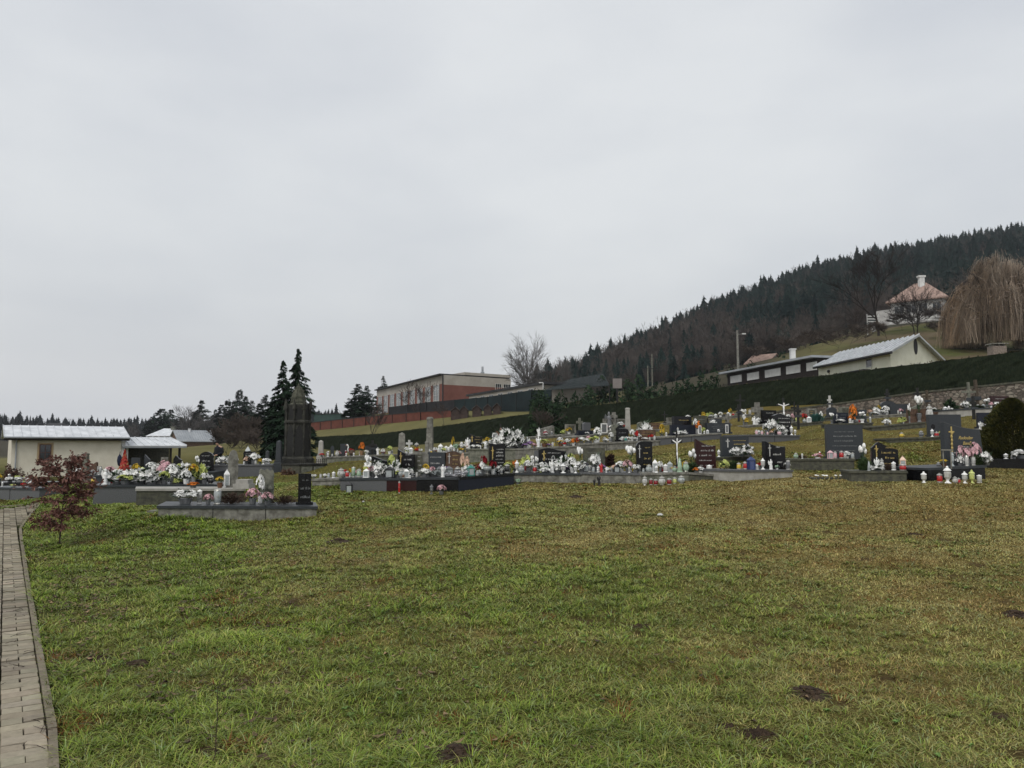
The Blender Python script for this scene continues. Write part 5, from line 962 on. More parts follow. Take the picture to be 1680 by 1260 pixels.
def shrub(px, pyt, Y, pyb, wpx, label, name='shrub', n=900, seed=1, m=None, grp=None, leaf=None, z=None, cat='shrub', dm=None):
    x, y, g = gnd(px, Y); z = min(g, P(px, pyb, Y)[2]) if z is None else z; Hh = P(px, pyt, Y)[2]-z; W = M(wpx, Y)
    r = thing(name, label, cat, (x, y, z), 0, grp); V, F = shrub_np(W, dm or W*.8, Hh, n, seed, leaf or min(W, Hh)*.07); link('foliage', np_mesh('foliage', V, F, m or NEED2), r)
    b = MB(); rr = random.Random(seed)
    for _ in range(7): b.tube((0,0,-.1), (rr.uniform(-.3,.3)*W, rr.uniform(-.2,.2)*W, Hh*rr.uniform(.5,.8)), Hh*.02, Hh*.005, 4)
    link('stems', b.mesh('stems', BARK), r); return r
# two tall drooping cypresses behind the monument
for i, (px, pt, w, lb, sd) in enumerate(((461,589,44,'shorter drooping dark cypress with bent tip, behind the sooty monument',3), (486,571,50,'tallest drooping dark cypress behind the sooty monument',9), (447,668,40,'low side stem of dark cypress foliage behind the monument',14))):
    conifer(px, pt, 44+i, 768, w*1.3, lb, 'cypress_tree', 24000, .6, sd, 'cypresses behind the monument', NEED2, base=.0, fan=1.15, ragged=.4, whorls=44)
# spruces over the village
SPR = [(297,684,215,34,'short spruce between the hipped and the long grey roof'), (362,664,190,34,'leaning spruce above the right end of the grey roof'), (402,650,172,34,'bushy spruce merging with the open-tipped one'), (425,662,150,34,'low spruce filling the gap before the cypresses'), (382,660,160,36,'thick-skirted spruce over the thicket'), (248,684,235,30,'small spruce at the left foot of the broad one'), (264,671,225,46,'broad spruce behind the pale hipped roof'), (329,657,200,36,'pointed spruce behind the long grey roof'), (352,672,205,24,'small dark spruce in the gap beyond the roof'), (372,655,170,34,'dense spruce left of the open-tipped one'), (391,638,165,38,'tallest open-tipped spruce above the brown thicket'), (412,657,168,26,'ragged flat-topped spruce above the thicket'), (434,648,95,36,'dark pointed spruce touching the cypresses'), (279,672,230,34,'twin-topped spruce beside the broad one'), (320,680,235,34,'low dark spruce between two pointed ones')]
for i, (px, pt, Y, w, lb) in enumerate(SPR): conifer(px, pt, Y, 745, w*1.55, 'dark '+lb, 'spruce_tree', 6500, .12, 20+i, 'spruces above the village roofs', base=.0, fan=1.45, whorls=26)
for i, (px, pt, Y, w, pb, lb) in enumerate(((587,630,112,36,700,'bushy spruce at the left end of the school'), (601,633,113,30,700,'narrow spruce beside the bushy one before the school'), (628,617,168,22,690,'lone spruce tip rising over the school roof'))):
    conifer(px, pt, Y, pb, w*1.6, lb, 'spruce_tree', 6500, .12, 40+i, 'spruces by the school', base=.0, fan=1.3, whorls=26)
# brown thicket on the bank left of the monument
THK = mat('brown_thicket_twigs', (.040,.031,.026), .95, .3, 1.5, c2=(.085,.066,.052))
i = 0
for px, pt, Y, w in ((368,692,84,36), (372,684,80,56), (398,676,78,56), (422,682,74,48), (436,700,70,40), (376,708,72,30), (392,700,68,50), (418,706,64,40), (455,735,60,30)):
    wh = ['just right of the grey roof','above the person','highest of the clump','beside the cypress foot','low against the cypress','above the stone barn wall','over the black text headstone','at the edge of the dry bank','by the monument foot'][i]
    x, y, g = gnd(px, Y); z = min(g, P(px, 745, Y)[2])-.3; Hh = P(px, pt, Y)[2]-z; W = M(w, Y); r = thing('bare_thicket_bush', 'tangled leafless brown bush '+wh, 'bush', (x, y, z), 0, 'leafless bushes on the bank')
    V, F, S = branch_np(Hh, W*1.25, 50+i, depth=6, r0=.008, spread=.7, up=.30, fork=3, crown=.22, lim=9000, rmin=.00022*Y); link('twigs', np_mesh('twigs', V, F, THK), r); i += 1
# bare trees
round_tree(865, 553, 105, 680, 66, 'leafless rounded tree standing over the long green fence', seed=6, nl=60, m=mat('pale_bark', (.10,.092,.085), .95, .3, 6))
bare_tree(1442, 405, 112, 566, 165, 'gnarled leafless tree on the slope before the red-roofed house', seed=12, depth=6, r0=.016, spread=.75, up=.12, fork=3, crown=.22, m=mat('dark_bark', (.022,.017,.015), .95, .3, 6), lim=9000)
bare_tree(680, 622, 108, 700, 60, 'thin leafless tree before the school windows', seed=21, depth=5, r0=.011, spread=.6, up=.2, fork=3, crown=.24, lim=3500)
bare_tree(610, 655, 90, 704, 46, 'small leafless leaning fruit tree before the red fence', seed=23, depth=5, r0=.014, spread=.7, up=.1, fork=3, crown=.24, lim=2500)
bare_tree(728, 660, 88, 700, 34, 'thin leafless sapling before the sheds', seed=25, depth=4, r0=.01, spread=.6, up=.2, fork=3, crown=.26, lim=900)
bare_tree(890, 665, 52, 735, 62, 'leafless twiggy bush in the hedge gap', 'bare_bush', seed=27, depth=5, r0=.006, spread=.8, up=.3, fork=3, crown=.18, lim=4500)
round_tree(306, 668, 190, 740, 50, 'pale leafless tree behind the spruces', seed=31, nl=40, m=mat('pale_bark', (.10,.092,.085)))
round_tree(340, 676, 180, 740, 40, 'pale leafless tree right of the pointed spruce', seed=37, nl=36, m=mat('pale_bark', (.10,.092,.085)))
round_tree(232, 688, 240, 740, 44, 'pale leafless tree left of the broad spruce', seed=38, nl=36, m=mat('pale_bark', (.10,.092,.085)))
round_tree(927, 592, 150, 665, 24, 'slim pale birch at the foot of the wooded hill', seed=33, nl=36, m=mat('pale_bark', (.10,.092,.085)))
round_tree(548, 676, 170, 705, 34, 'faint leafless tree on the horizon right of the monument', seed=39, nl=30, m=mat('pale_bark', (.10,.092,.085)))
round_tree(906, 606, 140, 670, 30, 'dark twiggy tree just left of the birch', seed=41, nl=36)
bare_tree(1500, 470, 108, 560, 90, 'low spreading leafless apple tree on the slope', seed=35, depth=5, r0=.014, spread=.8, up=.05, fork=3, crown=.24, m=mat('dark_bark', (.022,.017,.015)), lim=3500)
# brown weeping willow
def willow():
    Y = 88; x, y, g = gnd(1641, Y); Hh = P(1641, 424, Y)[2]-g; r = thing('weeping_willow', 'huge leafless weeping willow with russet hanging twigs above the hedge', 'tree', (x, y, g))
    V, F, S = branch_np(Hh, M(130, Y), 77, depth=5, r0=.030, spread=.6, up=.2, fork=3, crown=.26, lim=2500)
    link('trunk', np_mesh('trunk', V, F, BARK), r); q = np.random.default_rng(5); Vs = []; n = 9000
    W = M(158, Y)/2; na = 95; aa = q.uniform(0, 2*pi, na); ar = np.sqrt(q.random(na))*q.uniform(.85, 1.1, na); n = 7500; g_ = q.integers(0, na, n)
    tz = Hh*(.42+.56*np.clip(1-ar**2*.9, .03, 1)**.7)*q.uniform(.72, 1.06, na); al = Hh*q.uniform(.30, .95, na)*(.8+.5*ar)
    px_, py_ = W*ar[g_]*np.cos(aa[g_])+q.normal(0, .42, n), W*ar[g_]*np.sin(aa[g_])+q.normal(0, .42, n); top = tz[g_]+q.normal(0, .35, n); L = np.minimum(al[g_]*q.uniform(.4, 1.15, n), top-.3)
    k = 4; w = .025; A = np.empty((n,(k+1)*2,3)); sw = q.normal(0, .22, na)[g_]
    for j in range(k+1):
        f = j/k; ox = px_*(1-.24*(1-f)**2)+q.normal(0,.13,n)+sw*f*f*2; oy = py_*(1-.20*(1-f)**2); oz = top+.45*np.sin(f*pi*.6)-L*f**1.3
        A[:,2*j] = np.stack([ox-w, oy-w, oz],1); A[:,2*j+1] = np.stack([ox+w, oy+w, oz],1)
    I = np.arange(n)[:,None]*(2*k+2); F = np.concatenate([I+[2*j,2*j+1,2*j+3,2*j+2] for j in range(k)])
    wl = []
    for i in range(na): e = np.array([W*ar[i]*cos(aa[i])*.9, W*ar[i]*sin(aa[i])*.9, tz[i]+.3]); p0 = np.array([0, 0, Hh*(.18+.3*q.random())]); mm = np.array([e[0]*.45, e[1]*.45, p0[2]+(e[2]-p0[2])*.75]); f = np.linspace(0, 1, 6)[:, None]; Cv = (1-f)**2*p0+2*f*(1-f)*mm+f*f*e; wl += [(Cv[j], Cv[j+1], .14*(1-j/6)+.02, .14*(1-(j+1)/6)+.02) for j in range(5)]
    Vl, Fl = seg_mesh(wl); link('limbs', np_mesh('limbs', Vl, Fl, BARK), r)
    ws = []
    for _ in range(2600): i = q.integers(0, na); e = np.array([W*ar[i]*cos(aa[i]), W*ar[i]*sin(aa[i]), tz[i]])*[1,1,q.uniform(.55,1.02)]+q.normal(0,.5,3); ws.append((e, e+q.normal(0,.55,3)+[0,0,.15], .022, .010))
    Vl, Fl = seg_mesh(ws); link('side_twigs', np_mesh('side_twigs', Vl, Fl, mat('willow_side_twigs', (.20,.155,.12), .9, .3, 1)), r)
    tc_ = q.uniform(.35, 1.5, (n,1))*np.array([.56,.455,.35])*(.7+.6*q.random(na)[g_][:,None]); link('hanging_twigs', np_mesh('hanging_twigs', A.reshape(-1,3), F, mat('willow_twigs', (.26,.19,.135), .9, .2, 1.2, attr=True), np.repeat(tc_, 2*k+2, 0)), r)
willow()
# dark evergreen shrubs above the hedge
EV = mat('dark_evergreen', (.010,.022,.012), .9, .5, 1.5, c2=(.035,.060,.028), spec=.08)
sh = [(892,645,60,52),(905,640,66,44),(932,648,78,46),(960,640,84,46),(985,632,90,44),(1010,636,88,50),(1040,628,86,46),(1062,622,84,44),(1090,630,80,50),(1118,622,80,48),(1150,618,78,44),(1172,612,80,44),(1205,606,88,40),(1245,598,95,40),(868,650,95,40),(842,655,95,24),(1280,590,100,36),(1222,585,120,30),(1310,596,100,30),(975,655,76,44),(1005,655,72,44),(1030,652,70,42),(1058,648,68,44),(1088,644,66,44),(1116,640,64,42),(1146,636,62,42),(1176,630,61,40)]
wd = ['filling the gap at the hedge end','just right of the hedge gap','before the green netting','under the green netting','left of the pale board','right of the pale board','with feathery tip beside the pole','tallest beside the power pole','below the gable roof','right of the small cream gable','low before the wooded hill','near the dark shed','beside the lamp post','behind the white chimney','below the leafless round tree','clipped narrow, against the green fence','behind the flat shed roof','behind the lamp post','left of the white chimney roof','close to the hedge top under the netting','close to the hedge top under the pale board','close to the hedge top right of the board','close to the hedge top below the power poles','close to the hedge top right of the poles','close to the hedge top below the small gable','close to the hedge top near the flat wing','close to the hedge top at the flat wing corner']
sh = [(a, b-6, c, d) for a, b, c, d in sh]
for i, (px, pt, Y, w) in enumerate(sh):
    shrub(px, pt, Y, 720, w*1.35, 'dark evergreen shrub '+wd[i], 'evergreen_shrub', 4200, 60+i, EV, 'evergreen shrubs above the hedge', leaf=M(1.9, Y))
# thuja by the right edge, small round bushes, brown shrubs
THU = mat('thuja_foliage', (.018,.026,.008), .9, .4, 6, c2=(.075,.070,.018), spec=.08)
def thuja():
    Y = 20.9; x, y, g = gnd(1664, Y); Hh = P(1664, 655, Y)[2]-g; W = M(92, Y); r = thing('thuja_bush', 'rounded olive-brown thuja bush at the right edge beside the tall headstone', 'bush', (x, y, g))
    q = np.random.default_rng(8); n = 16000; z = q.random(n); env = W/2*np.sin(np.clip(z*.93+.07,0,1)**.62*pi)**.62; a = q.uniform(0,2*pi,n); rad = env*q.random(n)**.22*(1+.07*np.sin(a*5+z*9)+.05*np.sin(a*13+z*31)+.05*q.normal(size=n)); d = np.stack([np.cos(a), np.sin(a), .9*np.ones(n)],1)
    c = np.stack([rad*np.cos(a), rad*np.sin(a), z*Hh],1); L = .05; w_ = np.cross(d, q.normal(size=(n,3)))*.010; d = d*L*q.uniform(.5,1.1,(n,1))
    V = np.stack([c-w_, c+w_, c+d+w_*.6, c+d-w_*.6],1); link('foliage', np_mesh('foliage', V.reshape(-1,3), np.arange(n)[:,None]*4+np.arange(4), THU), r)
    V, F = trunk_np(Hh*.8, .05); link('stems', np_mesh('stems', V, F, BARK), r)
thuja()
shrub(1560, 655, 33, 676, 34, 'clipped dark round yew before the stone wall', 'round_bush', 1500, 90, EV, leaf=.05, cat='bush')
shrub(1600, 662, 31.5, 676, 26, 'low dark green bush at the feet of the wooden crosses', 'round_bush', 900, 91, EV, leaf=.05, cat='bush')
BRS = mat('brown_shrub_leaves', (.05,.026,.016), .9, .4, 6, c2=(.12,.065,.045))
shrub(18, 760, 33, 796, 34, 'rusty brown shrub at the downpipe of the cream building', 'brown_shrub', 1500, 92, BRS, 'brown shrubs by the cream wall', .035)
shrub(44, 770, 33, 796, 24, 'small brown twiggy shrub under the brown window', 'brown_shrub', 600, 93, BRS, 'brown shrubs by the cream wall', .03)
shrub(998, 744, 22, 766, 28, 'low reddish-brown heath clump behind the plain concrete grave', 'heath_clump', 1500, 94, mat('heath_brown', (.03,.014,.01), .9, .5, 9), leaf=.03)
shrub(257, 762, 26.5, 796, 40, 'rusty heap of brown conifer cuttings on the crowded plot', 'cuttings_heap', 2500, 95, mat('rust_cuttings', (.075,.028,.014), .9, .4, 9), leaf=.03, cat='heap')
shrub(473, 764, 28.3, 786, 46, 'pile of brown withered branches heaped against the fenced monument', 'branch_heap', 300, 96, BRS, leaf=.04, cat='heap')
# copper beech sapling in front of the left graves
def beech():
    Y = 12.6; x, y, g = gnd(97, Y); Hh = P(100, 748, Y)[2]-g; r = thing('copper_beech_sapling', 'copper beech sapling with dark red-brown withered leaves beside the path', 'tree', (x, y, g))
    b = MB(); rr = random.Random(4); L = []; W = M(108, Y)
    stem = [(0,0,-.1),(.01,.01,Hh*.3),(.05,0,Hh*.6),(.06,0,Hh*.98)]
    for p, q, w0, w1 in zip(stem[:-1], stem[1:], (.013,.010,.006), (.010,.006,.002)): b.tube(p, q, w0, w1, 6)
    tr = MB(); tr.v, tr.f = b.v[:], b.f[:]; link('trunk', tr.mesh('trunk', BARK), r); b = MB()
    for k in range(60):
        z = Hh*(.12+.84*rr.random()**.85); a = rr.uniform(0, 2*pi); env = W/2*(.42+.62*sin(pi*min(1, max(0, (z/Hh-.02)*1.05)))**.8); l = env*rr.uniform(.6,1.08)
        p = np.array([.04*z/Hh, 0, z]); d = np.array([cos(a), sin(a), .18+.35*rr.random()]); m_ = p+d*l*.5; e = m_+(d+[0,0,-.18])*l*.5; b.tube(p, m_, .005, .0035, 4); b.tube(m_, e, .0035, .001, 3)
        for j in range(9):
            t = rr.uniform(.2, 1); s = (p+(m_-p)*t*2) if t < .5 else (m_+(e-m_)*(t*2-1)); dd = np.array([rr.gauss(0,.5)+cos(a)*.6, rr.gauss(0,.5)+sin(a)*.6, rr.gauss(-.05,.3)]); e2 = s+dd*.11; b.tube(s, e2, .0018, .001, 3)
            for i_ in range(8): L.append((s+(e2-s)*rr.uniform(.1,1.1), dd))
    link('branches', b.mesh('branches', BARK), r); n = len(L); q = np.random.default_rng(2); c = np.array([l[0] for l in L])+q.normal(0,.012,(n,3)); d = np.array([l[1] for l in L])+q.normal(0,.5,(n,3)); d /= np.linalg.norm(d,axis=1,keepdims=True)
    w_ = np.cross(d, q.normal(size=(n,3))); w_ /= np.linalg.norm(w_,axis=1,keepdims=True); s = q.uniform(.020,.042,(n,1)); V = np.stack([c, c+d*s+w_*s*.42, c+d*s*2+[0,0,-.01], c+d*s-w_*s*.42],1)
    cc = np.array([.085,.030,.024])*(1-(t_ := q.random((n,1))**2))+np.array([.25,.13,.10])*t_; link('leaves', np_mesh('leaves', V.reshape(-1,3), np.arange(n)[:,None]*4+np.arange(4), mat('withered_beech_leaves', (.1,.05,.04), .7, .25, 20, attr=True), np.repeat(cc,4,0)), r)
beech()
# bare thin saplings stuck in the near lawn
for i, (px, pyt, pyb, Y, lb) in enumerate(((345,1085,1262,3.9,'thin leafless whip sapling at the bottom of the lawn'), (205,950,1022,7.0,'thin bent bare seedling in the leafy part of the lawn'), (121,880,932,9.4,'fine bare seedling just in front of the copper sapling'))):
    x, y, z = ray_ground(px, pyb-4); hh = P(px, pyt, y)[2]-z; r = thing('bare_seedling', lb, 'plant', (x, y, z), 0, 'bare seedlings in the lawn'); b = MB(); rr = random.Random(i); p = np.array([0,0,-.02])
    for k in range(7):
        q = p+[rr.uniform(-.02,.03), rr.uniform(-.02,.02), hh/6.5]; b.tube(p, q, .0035*(1-k/9), .0030*(1-k/9), 5)
        if k > 1:
            for _ in range(2): e = q+[rr.uniform(-.12,.12), rr.uniform(-.05,.05), rr.uniform(.03,.11)]; b.tube(q, e, .0016, .0007, 3)
        p = q
    link('stem', b.mesh('stem', mat('seedling_bark', (.05,.035,.028), .9, .3, 20)), r)
# clipped hedges
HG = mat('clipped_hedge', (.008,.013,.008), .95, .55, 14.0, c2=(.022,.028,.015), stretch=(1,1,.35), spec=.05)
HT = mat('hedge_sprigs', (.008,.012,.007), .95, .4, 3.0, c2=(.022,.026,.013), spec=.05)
def hedge(pts, label, th=1.4, seed=0):
    """pts: (px, py top, py bottom, Y)"""
    T = [P(a, t, Y) for a, t, b, Y in pts]; Bm = [P(a, b, Y) for a, t, b, Y in pts]; r = thing('hedge', label, 'hedge', T[0], 0, 'clipped hedges above the graves'); q = np.random.default_rng(seed)
    Vs, Fs, CV = [], [], []; n0 = 0; sg = []
    for (a, b, c, d) in zip(T[:-1], T[1:], Bm[:-1], Bm[1:]):
        a, b, c, d = map(np.array, (a, b, c, d)); L = np.linalg.norm(b-a); n = max(2, int(L/.35)); dr = (b-a)/L; bk = np.array([-dr[1], dr[0], 0])*th; bk = bk if bk[1] > 0 else -bk; m = 10
        U, K = np.meshgrid(np.linspace(0,1,n+1), np.linspace(0,1,m+1)); top = a+(b-a)*U[...,None]; bot = c+(d-c)*U[...,None]-[0,0,.5]; fr = bot+(top-bot)*K[...,None]
        nn = q.normal(0,.025,fr.shape[:2]); fr = fr-bk/th*(nn[...,None]+(.06*np.sin(K*pi))[...,None]); fr[...,2] += q.normal(0,.012,nn.shape)
        tp = top[0][None]+bk*np.linspace(0,1,4)[:,None,None]; tp[...,2] += q.normal(0,.02,tp.shape[:2]); bkf = (tp[-1][None]+np.array([0,0,-1.])*np.linspace(0,2.2,4)[:,None,None])
        for G in (fr, tp, bkf):
            mm, kk = G.shape[:2]; I = (np.arange(mm-1)[:,None]*kk+np.arange(kk-1)[None]).ravel(); Vs.append(G.reshape(-1,3)); Fs.append(np.stack([I,I+1,I+kk+1,I+kk],1)+n0); n0 += mm*kk
        for side in (0, 1):
            e = [bot[0][-side]+0, top[0][-side]+0, top[0][-side]+bk, bot[0][-side]+bk]; Vs.append(np.array(e)); Fs.append(np.array([[0,1,2,3]])+n0); n0 += 4
        ns = int(L*150); u = q.random(ns)[:,None]; v = q.random(ns)[:,None]; pp = (c+(d-c)*u)*(1-v)+(a+(b-a)*u)*v-bk/th*.04; nt = int(L*60); u2 = q.random(nt)[:,None]; pt = a+(b-a)*u2+bk*q.random(nt)[:,None]; CV += [pp, pt]
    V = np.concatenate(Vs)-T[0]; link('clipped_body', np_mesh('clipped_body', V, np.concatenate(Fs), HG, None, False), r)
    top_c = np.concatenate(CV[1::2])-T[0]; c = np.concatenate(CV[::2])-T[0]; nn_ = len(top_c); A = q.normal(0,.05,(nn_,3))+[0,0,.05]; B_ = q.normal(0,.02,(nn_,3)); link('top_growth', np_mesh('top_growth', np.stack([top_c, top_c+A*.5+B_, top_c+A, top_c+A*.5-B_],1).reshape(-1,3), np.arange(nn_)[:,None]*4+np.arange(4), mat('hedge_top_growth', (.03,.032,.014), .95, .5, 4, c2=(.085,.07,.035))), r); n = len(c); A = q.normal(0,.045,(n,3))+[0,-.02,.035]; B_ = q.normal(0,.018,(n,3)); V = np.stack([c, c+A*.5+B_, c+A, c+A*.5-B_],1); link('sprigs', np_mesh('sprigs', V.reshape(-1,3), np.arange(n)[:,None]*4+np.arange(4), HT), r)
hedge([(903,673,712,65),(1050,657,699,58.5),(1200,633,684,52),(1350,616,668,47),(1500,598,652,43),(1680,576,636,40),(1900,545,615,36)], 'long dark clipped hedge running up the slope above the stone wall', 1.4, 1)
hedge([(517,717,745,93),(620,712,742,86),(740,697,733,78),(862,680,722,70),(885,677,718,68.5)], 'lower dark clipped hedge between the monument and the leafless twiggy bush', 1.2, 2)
# wooded hills: too many trees to count
def forest(name, label, pts, n, hs, seed, dec=.5, mD=None, mT=None):
    q = np.random.default_rng(seed); cons = []
    for k in range(6):                   # layered ragged skirts on a stem
        r = np.random.default_rng(300+k); Vs, Fs, m0 = [], [], 0; nl = 13; W0 = r.uniform(.15, .21)
        for j in range(nl):
            f = j/(nl-1); z0 = .10+.86*f**.92; rad = W0*(1-f)**.80*r.uniform(.75, 1.2)+.010; ns = 11; an = np.arange(ns*2)*pi/ns+r.uniform(0, 1); rr2 = rad*np.where(np.arange(ns*2) % 2, r.uniform(.35, .62), 1)*r.uniform(.6, 1.3, ns*2)
            ox, oy = r.normal(0, .006, 2); ring = np.stack([rr2*np.cos(an)+ox, rr2*np.sin(an)+oy, z0-.035*(1-f)-rr2*.25+r.normal(0, .008, ns*2)], 1); apex = np.array([[ox*.5, oy*.5, min(1.0, z0+.16*(1-f)+.06)]])
            Vs += [ring, apex]; i = np.arange(ns*2); Fs.append(np.stack([i, (i+1) % (ns*2), np.full(ns*2, ns*2), np.full(ns*2, ns*2)], 1)+m0); m0 += ns*2+1
        Vc = np.concatenate(Vs); Fc = np.concatenate(Fs)[:, :3]; sv, sf = conifer_np(1, W0*2.1, 150, .12, 340+k, base=.08, fan=1.2, whorls=12)
        Fc = np.concatenate([Fc, np.concatenate([sf[:, [0,1,2]], sf[:, [0,2,3]]])+len(Vc)]); cons.append((np.concatenate([Vc, sv]), Fc))
    decs = []
    for k in range(4): V, F, S = round_np(1, .62, 400+k, nl=22, zb=.2, ze=.6, r0=.012, rmin=.0030, sub=5, cz=.62, rz=.38); decs.append((V, F))
    for k in range(4): V, F, S = branch_np(1, .66, 400+k, depth=5, r0=.010, spread=.6, up=.25, fork=3, crown=.23, lim=380, rmin=.0030); decs.append((V, F))
    XY = pts(q, n); z = H(XY[:,0], XY[:,1]); typ = q.random(n) < dec(XY) if callable(dec) else q.random(n) < dec
    out = {0: ([], [], 0), 1: ([], [], 0)}; acc = {0: [[], [], 0], 1: [[], [], 0]}
    for i in range(n):
        t = int(typ[i]); V, F = (decs[i % 4] if t else cons[i % 6]); s = hs*q.uniform(.45,1.12)*(q.uniform(1.05, 1.25) if q.random() < .10 else 1)*(1 if not t else .85)*np.interp(XY[i,1], [105,235], [.34,1])*np.interp(XY[i,0]/XY[i,1], [.0,.12,.3], [.62,.75,1]); a = q.uniform(0, 2*pi); c_, s_ = cos(a), sin(a); wz = q.uniform(.8,1.7)
        W = np.stack([(V[:,0]*c_-V[:,1]*s_)*s*wz+XY[i,0], (V[:,0]*s_+V[:,1]*c_)*s*wz+XY[i,1], V[:,2]*s+z[i]-.3],1); acc[t][0].append(W); acc[t][1].append(F+acc[t][2]); acc[t][2] += len(V)
    for t, nm, lb, m in ((0, name, label[0], mT), (1, name+'_leafless', label[1], mD)):
        if acc[t][0]: tag(link(nm, np_mesh(nm, np.concatenate(acc[t][0]), np.concatenate(acc[t][1]), m)), lb, 'wood', kind='stuff')
FD = mat('hill_bare_wood', (.042,.037,.034), .95, .3, .05, c2=(.105,.090,.080), spec=.05); FC = mat('hill_conifers', (.010,.020,.020), .9, .5, .05, c2=(.022,.038,.034), spec=.05)
def hill_pts(q, n):
    Y = q.uniform(104, 395, n*3); px = q.uniform(880, 1830, n*3); X = (px-CX)/FPX*Y; k = np.ones(len(X), bool)
    lim = np.interp(px, [880,960,1100,1300,1450,1830], [190,135,108,112,160,155]); k &= Y > lim; return np.stack([X[k], Y[k]],1)[:n]
forest('hill_forest', ('dark conifers covering the upper part of the hill', 'greyish-brown leafless trees covering the middle of the hill'), hill_pts, 4800, 12.5, 3, lambda XY: np.clip(.86-.66*(fbm(XY[:,0], XY[:,1], 38, 7) > .50)-.6*np.clip((XY[:,0]/XY[:,1]-.36)/.12, 0, 1)*(XY[:,1] > 215)-.12*(XY[:,1] > 315), .16, .92), FD, FC)
def far_pts(q, n):
    Y = q.uniform(300, 410, n*2); px = q.uniform(-250, 560, n*2); return np.stack([(px-CX)/FPX*Y, Y],1)[:n]
forest('valley_forest', ('dark bluish conifers along the far valley edge', 'leafless trees along the far valley edge'), far_pts, 1700, 15, 4, .25, mat('valley_bare_wood', (.045,.040,.040), .95, .3, .05), mat('valley_conifers', (.014,.022,.024), .9, .4, .05))

scr = [(1395,545,100,46,'below the satellite dish'),(1420,530,106,40,'at the gnarled trunk'),(1375,562,96,44,'above the seamed roof, lower left'),(1560,505,122,44,'right of the white house'),(1545,545,100,40,'behind the oval gable'),(1575,540,96,44,'at the left skirt of the willow'),(1350,545,112,44,'at the lower edge of the wood'),(1480,535,116,36,'under the house balcony'),(1520,528,118,40,'before the base wall'),(1330,570,102,40,'above the white panels'),(1600,560,94,44,'under the willow'),(1685,545,92,50,'at the right edge under the willow'),(1290,565,108,46,'behind the white chimney'),(1455,548,102,30,'low between trunk and gable'),(1230,575,108,44,'beside the street lamp'),(1310,552,118,40,'on the wood edge over the flat wing')]
for i, (px, pt, Y, w, wh) in enumerate(scr):
    x, y, g = gnd(px, Y); Hh = max(P(px, pt, Y)[2]-g, 3.0); r = thing('leafless_scrub', 'leafless brown scrub bush '+wh, 'bush', (x, y, g-.2), 0, 'leafless scrub on the slope')
    V, F, S = branch_np(Hh, M(w*1.3, Y), 150+i, depth=6, r0=.008, spread=.7, up=.30, fork=3, crown=.22, lim=6500, rmin=.00015*Y); link('twigs', np_mesh('twigs', V, F, THK), r)

round_tree(1505, 462, 110, 560, 84, 'dark leafless tree in front of the white house', seed=61, nl=34, m=mat('dark_bark', (.022,.017,.015)))
round_tree(1560, 480, 116, 545, 60, 'leafless tree between the white house and the willow', seed=62, nl=34)
round_tree(1405, 470, 120, 560, 70, 'leafless tree left of the gnarled one on the wood edge', seed=63, nl=34)
# ---------------------------------------------------------------- buildings and walls
PLC = mat('cream_render', (.60,.56,.46), .9, .10, 1.2, c2=(.70,.66,.56), bump=.05)
PLW = mat('whitewash', (.58,.58,.56), .9, .12, 1.5)
PLY = mat('pale_yellow_render', (.58,.58,.47), .9, .10, 1.0, c2=(.68,.68,.57))
ZINC = mat('pale_sheet_roof', (.48,.50,.52), .5, .14, 1.5, c2=(.66,.68,.70), spec=.4)
ZINC2 = mat('grey_sheet_roof', (.24,.26,.28), .5, .15, .8, c2=(.34,.36,.38))
DARKW = mat('dark_brown_wood', (.018,.013,.011), .8, .4, 8)
BROWNW = mat('brown_window_wood', (.09,.035,.025), .6, .2, 10)
GLASS = mat('window_glass', (.03,.035,.04), .08, .3, 2, spec=.8)
BRICK = mat('brick_render', (.145,.056,.043), .9, .15, .6, c2=(.19,.078,.062)); GYM = mat('grey_beige_render', (.30,.275,.24), .9, .12, .4, c2=(.40,.37,.33))
REDF = mat('red_painted_fence', (.088,.029,.020), .85, .3, 1.5, c2=(.13,.044,.030)); NETG = mat('green_screen_netting', (.008,.017,.019), .9, .3, .5); SHED = mat('shed_boards', (.05,.035,.03), .9, .4, 3)
TILE = mat('orange_roof_tiles', (.20,.135,.11), .85, .3, 2.5, c2=(.37,.265,.22)); DARKR = mat('dark_flat_roof', (.03,.03,.032), .8, .3, 1)
def wall_quad(mb, a, b, z0, z1, th=.25):
    """upright slab from a to b (x,y), its front through them, thickness away from the camera"""
    a, b = np.array(a[:2]), np.array(b[:2]); d = (b-a)/np.linalg.norm(b-a); n = np.array([-d[1], d[0]])*th
    n = n if n[1] > 0 else -n
    q = [a, b, b+n, a+n] if (b-a)[0]*n[1]-(b-a)[1]*n[0] > 0 else [b, a, a+n, b+n]
    mb.hexa([(*p, z0) for p in q], [(*p, z1) for p in q])
def slab(mb, a, b, c, d, th=.12):      # sloping roof plate through four points (a,b front; c,d back)
    dn = lambda p: (p[0], p[1], p[2]-th); pts = [a, b, c, d]
    mb.hexa([dn(p) for p in pts], pts)
def lerp(a, b, t): return tuple(a[i]+(b[i]-a[i])*t for i in range(3))
def seams(mb, a, b, c, d, n, w=.03, hgt=.05):   # standing seams running from eave a-b to ridge d-c
    for k in range(n+1):
        p, q = lerp(a, b, k/n), lerp(d, c, k/n); dx = tuple((b[i]-a[i])/math.dist(a, b)*w/2 for i in range(3))
        lo = [(p[0]-dx[0], p[1]-dx[1], p[2]+.002), (p[0]+dx[0], p[1]+dx[1], p[2]+.002), (q[0]+dx[0], q[1]+dx[1], q[2]+.002), (q[0]-dx[0], q[1]-dx[1], q[2]+.002)]
        mb.hexa(lo, [(x, y, z+hgt) for x, y, z in lo])
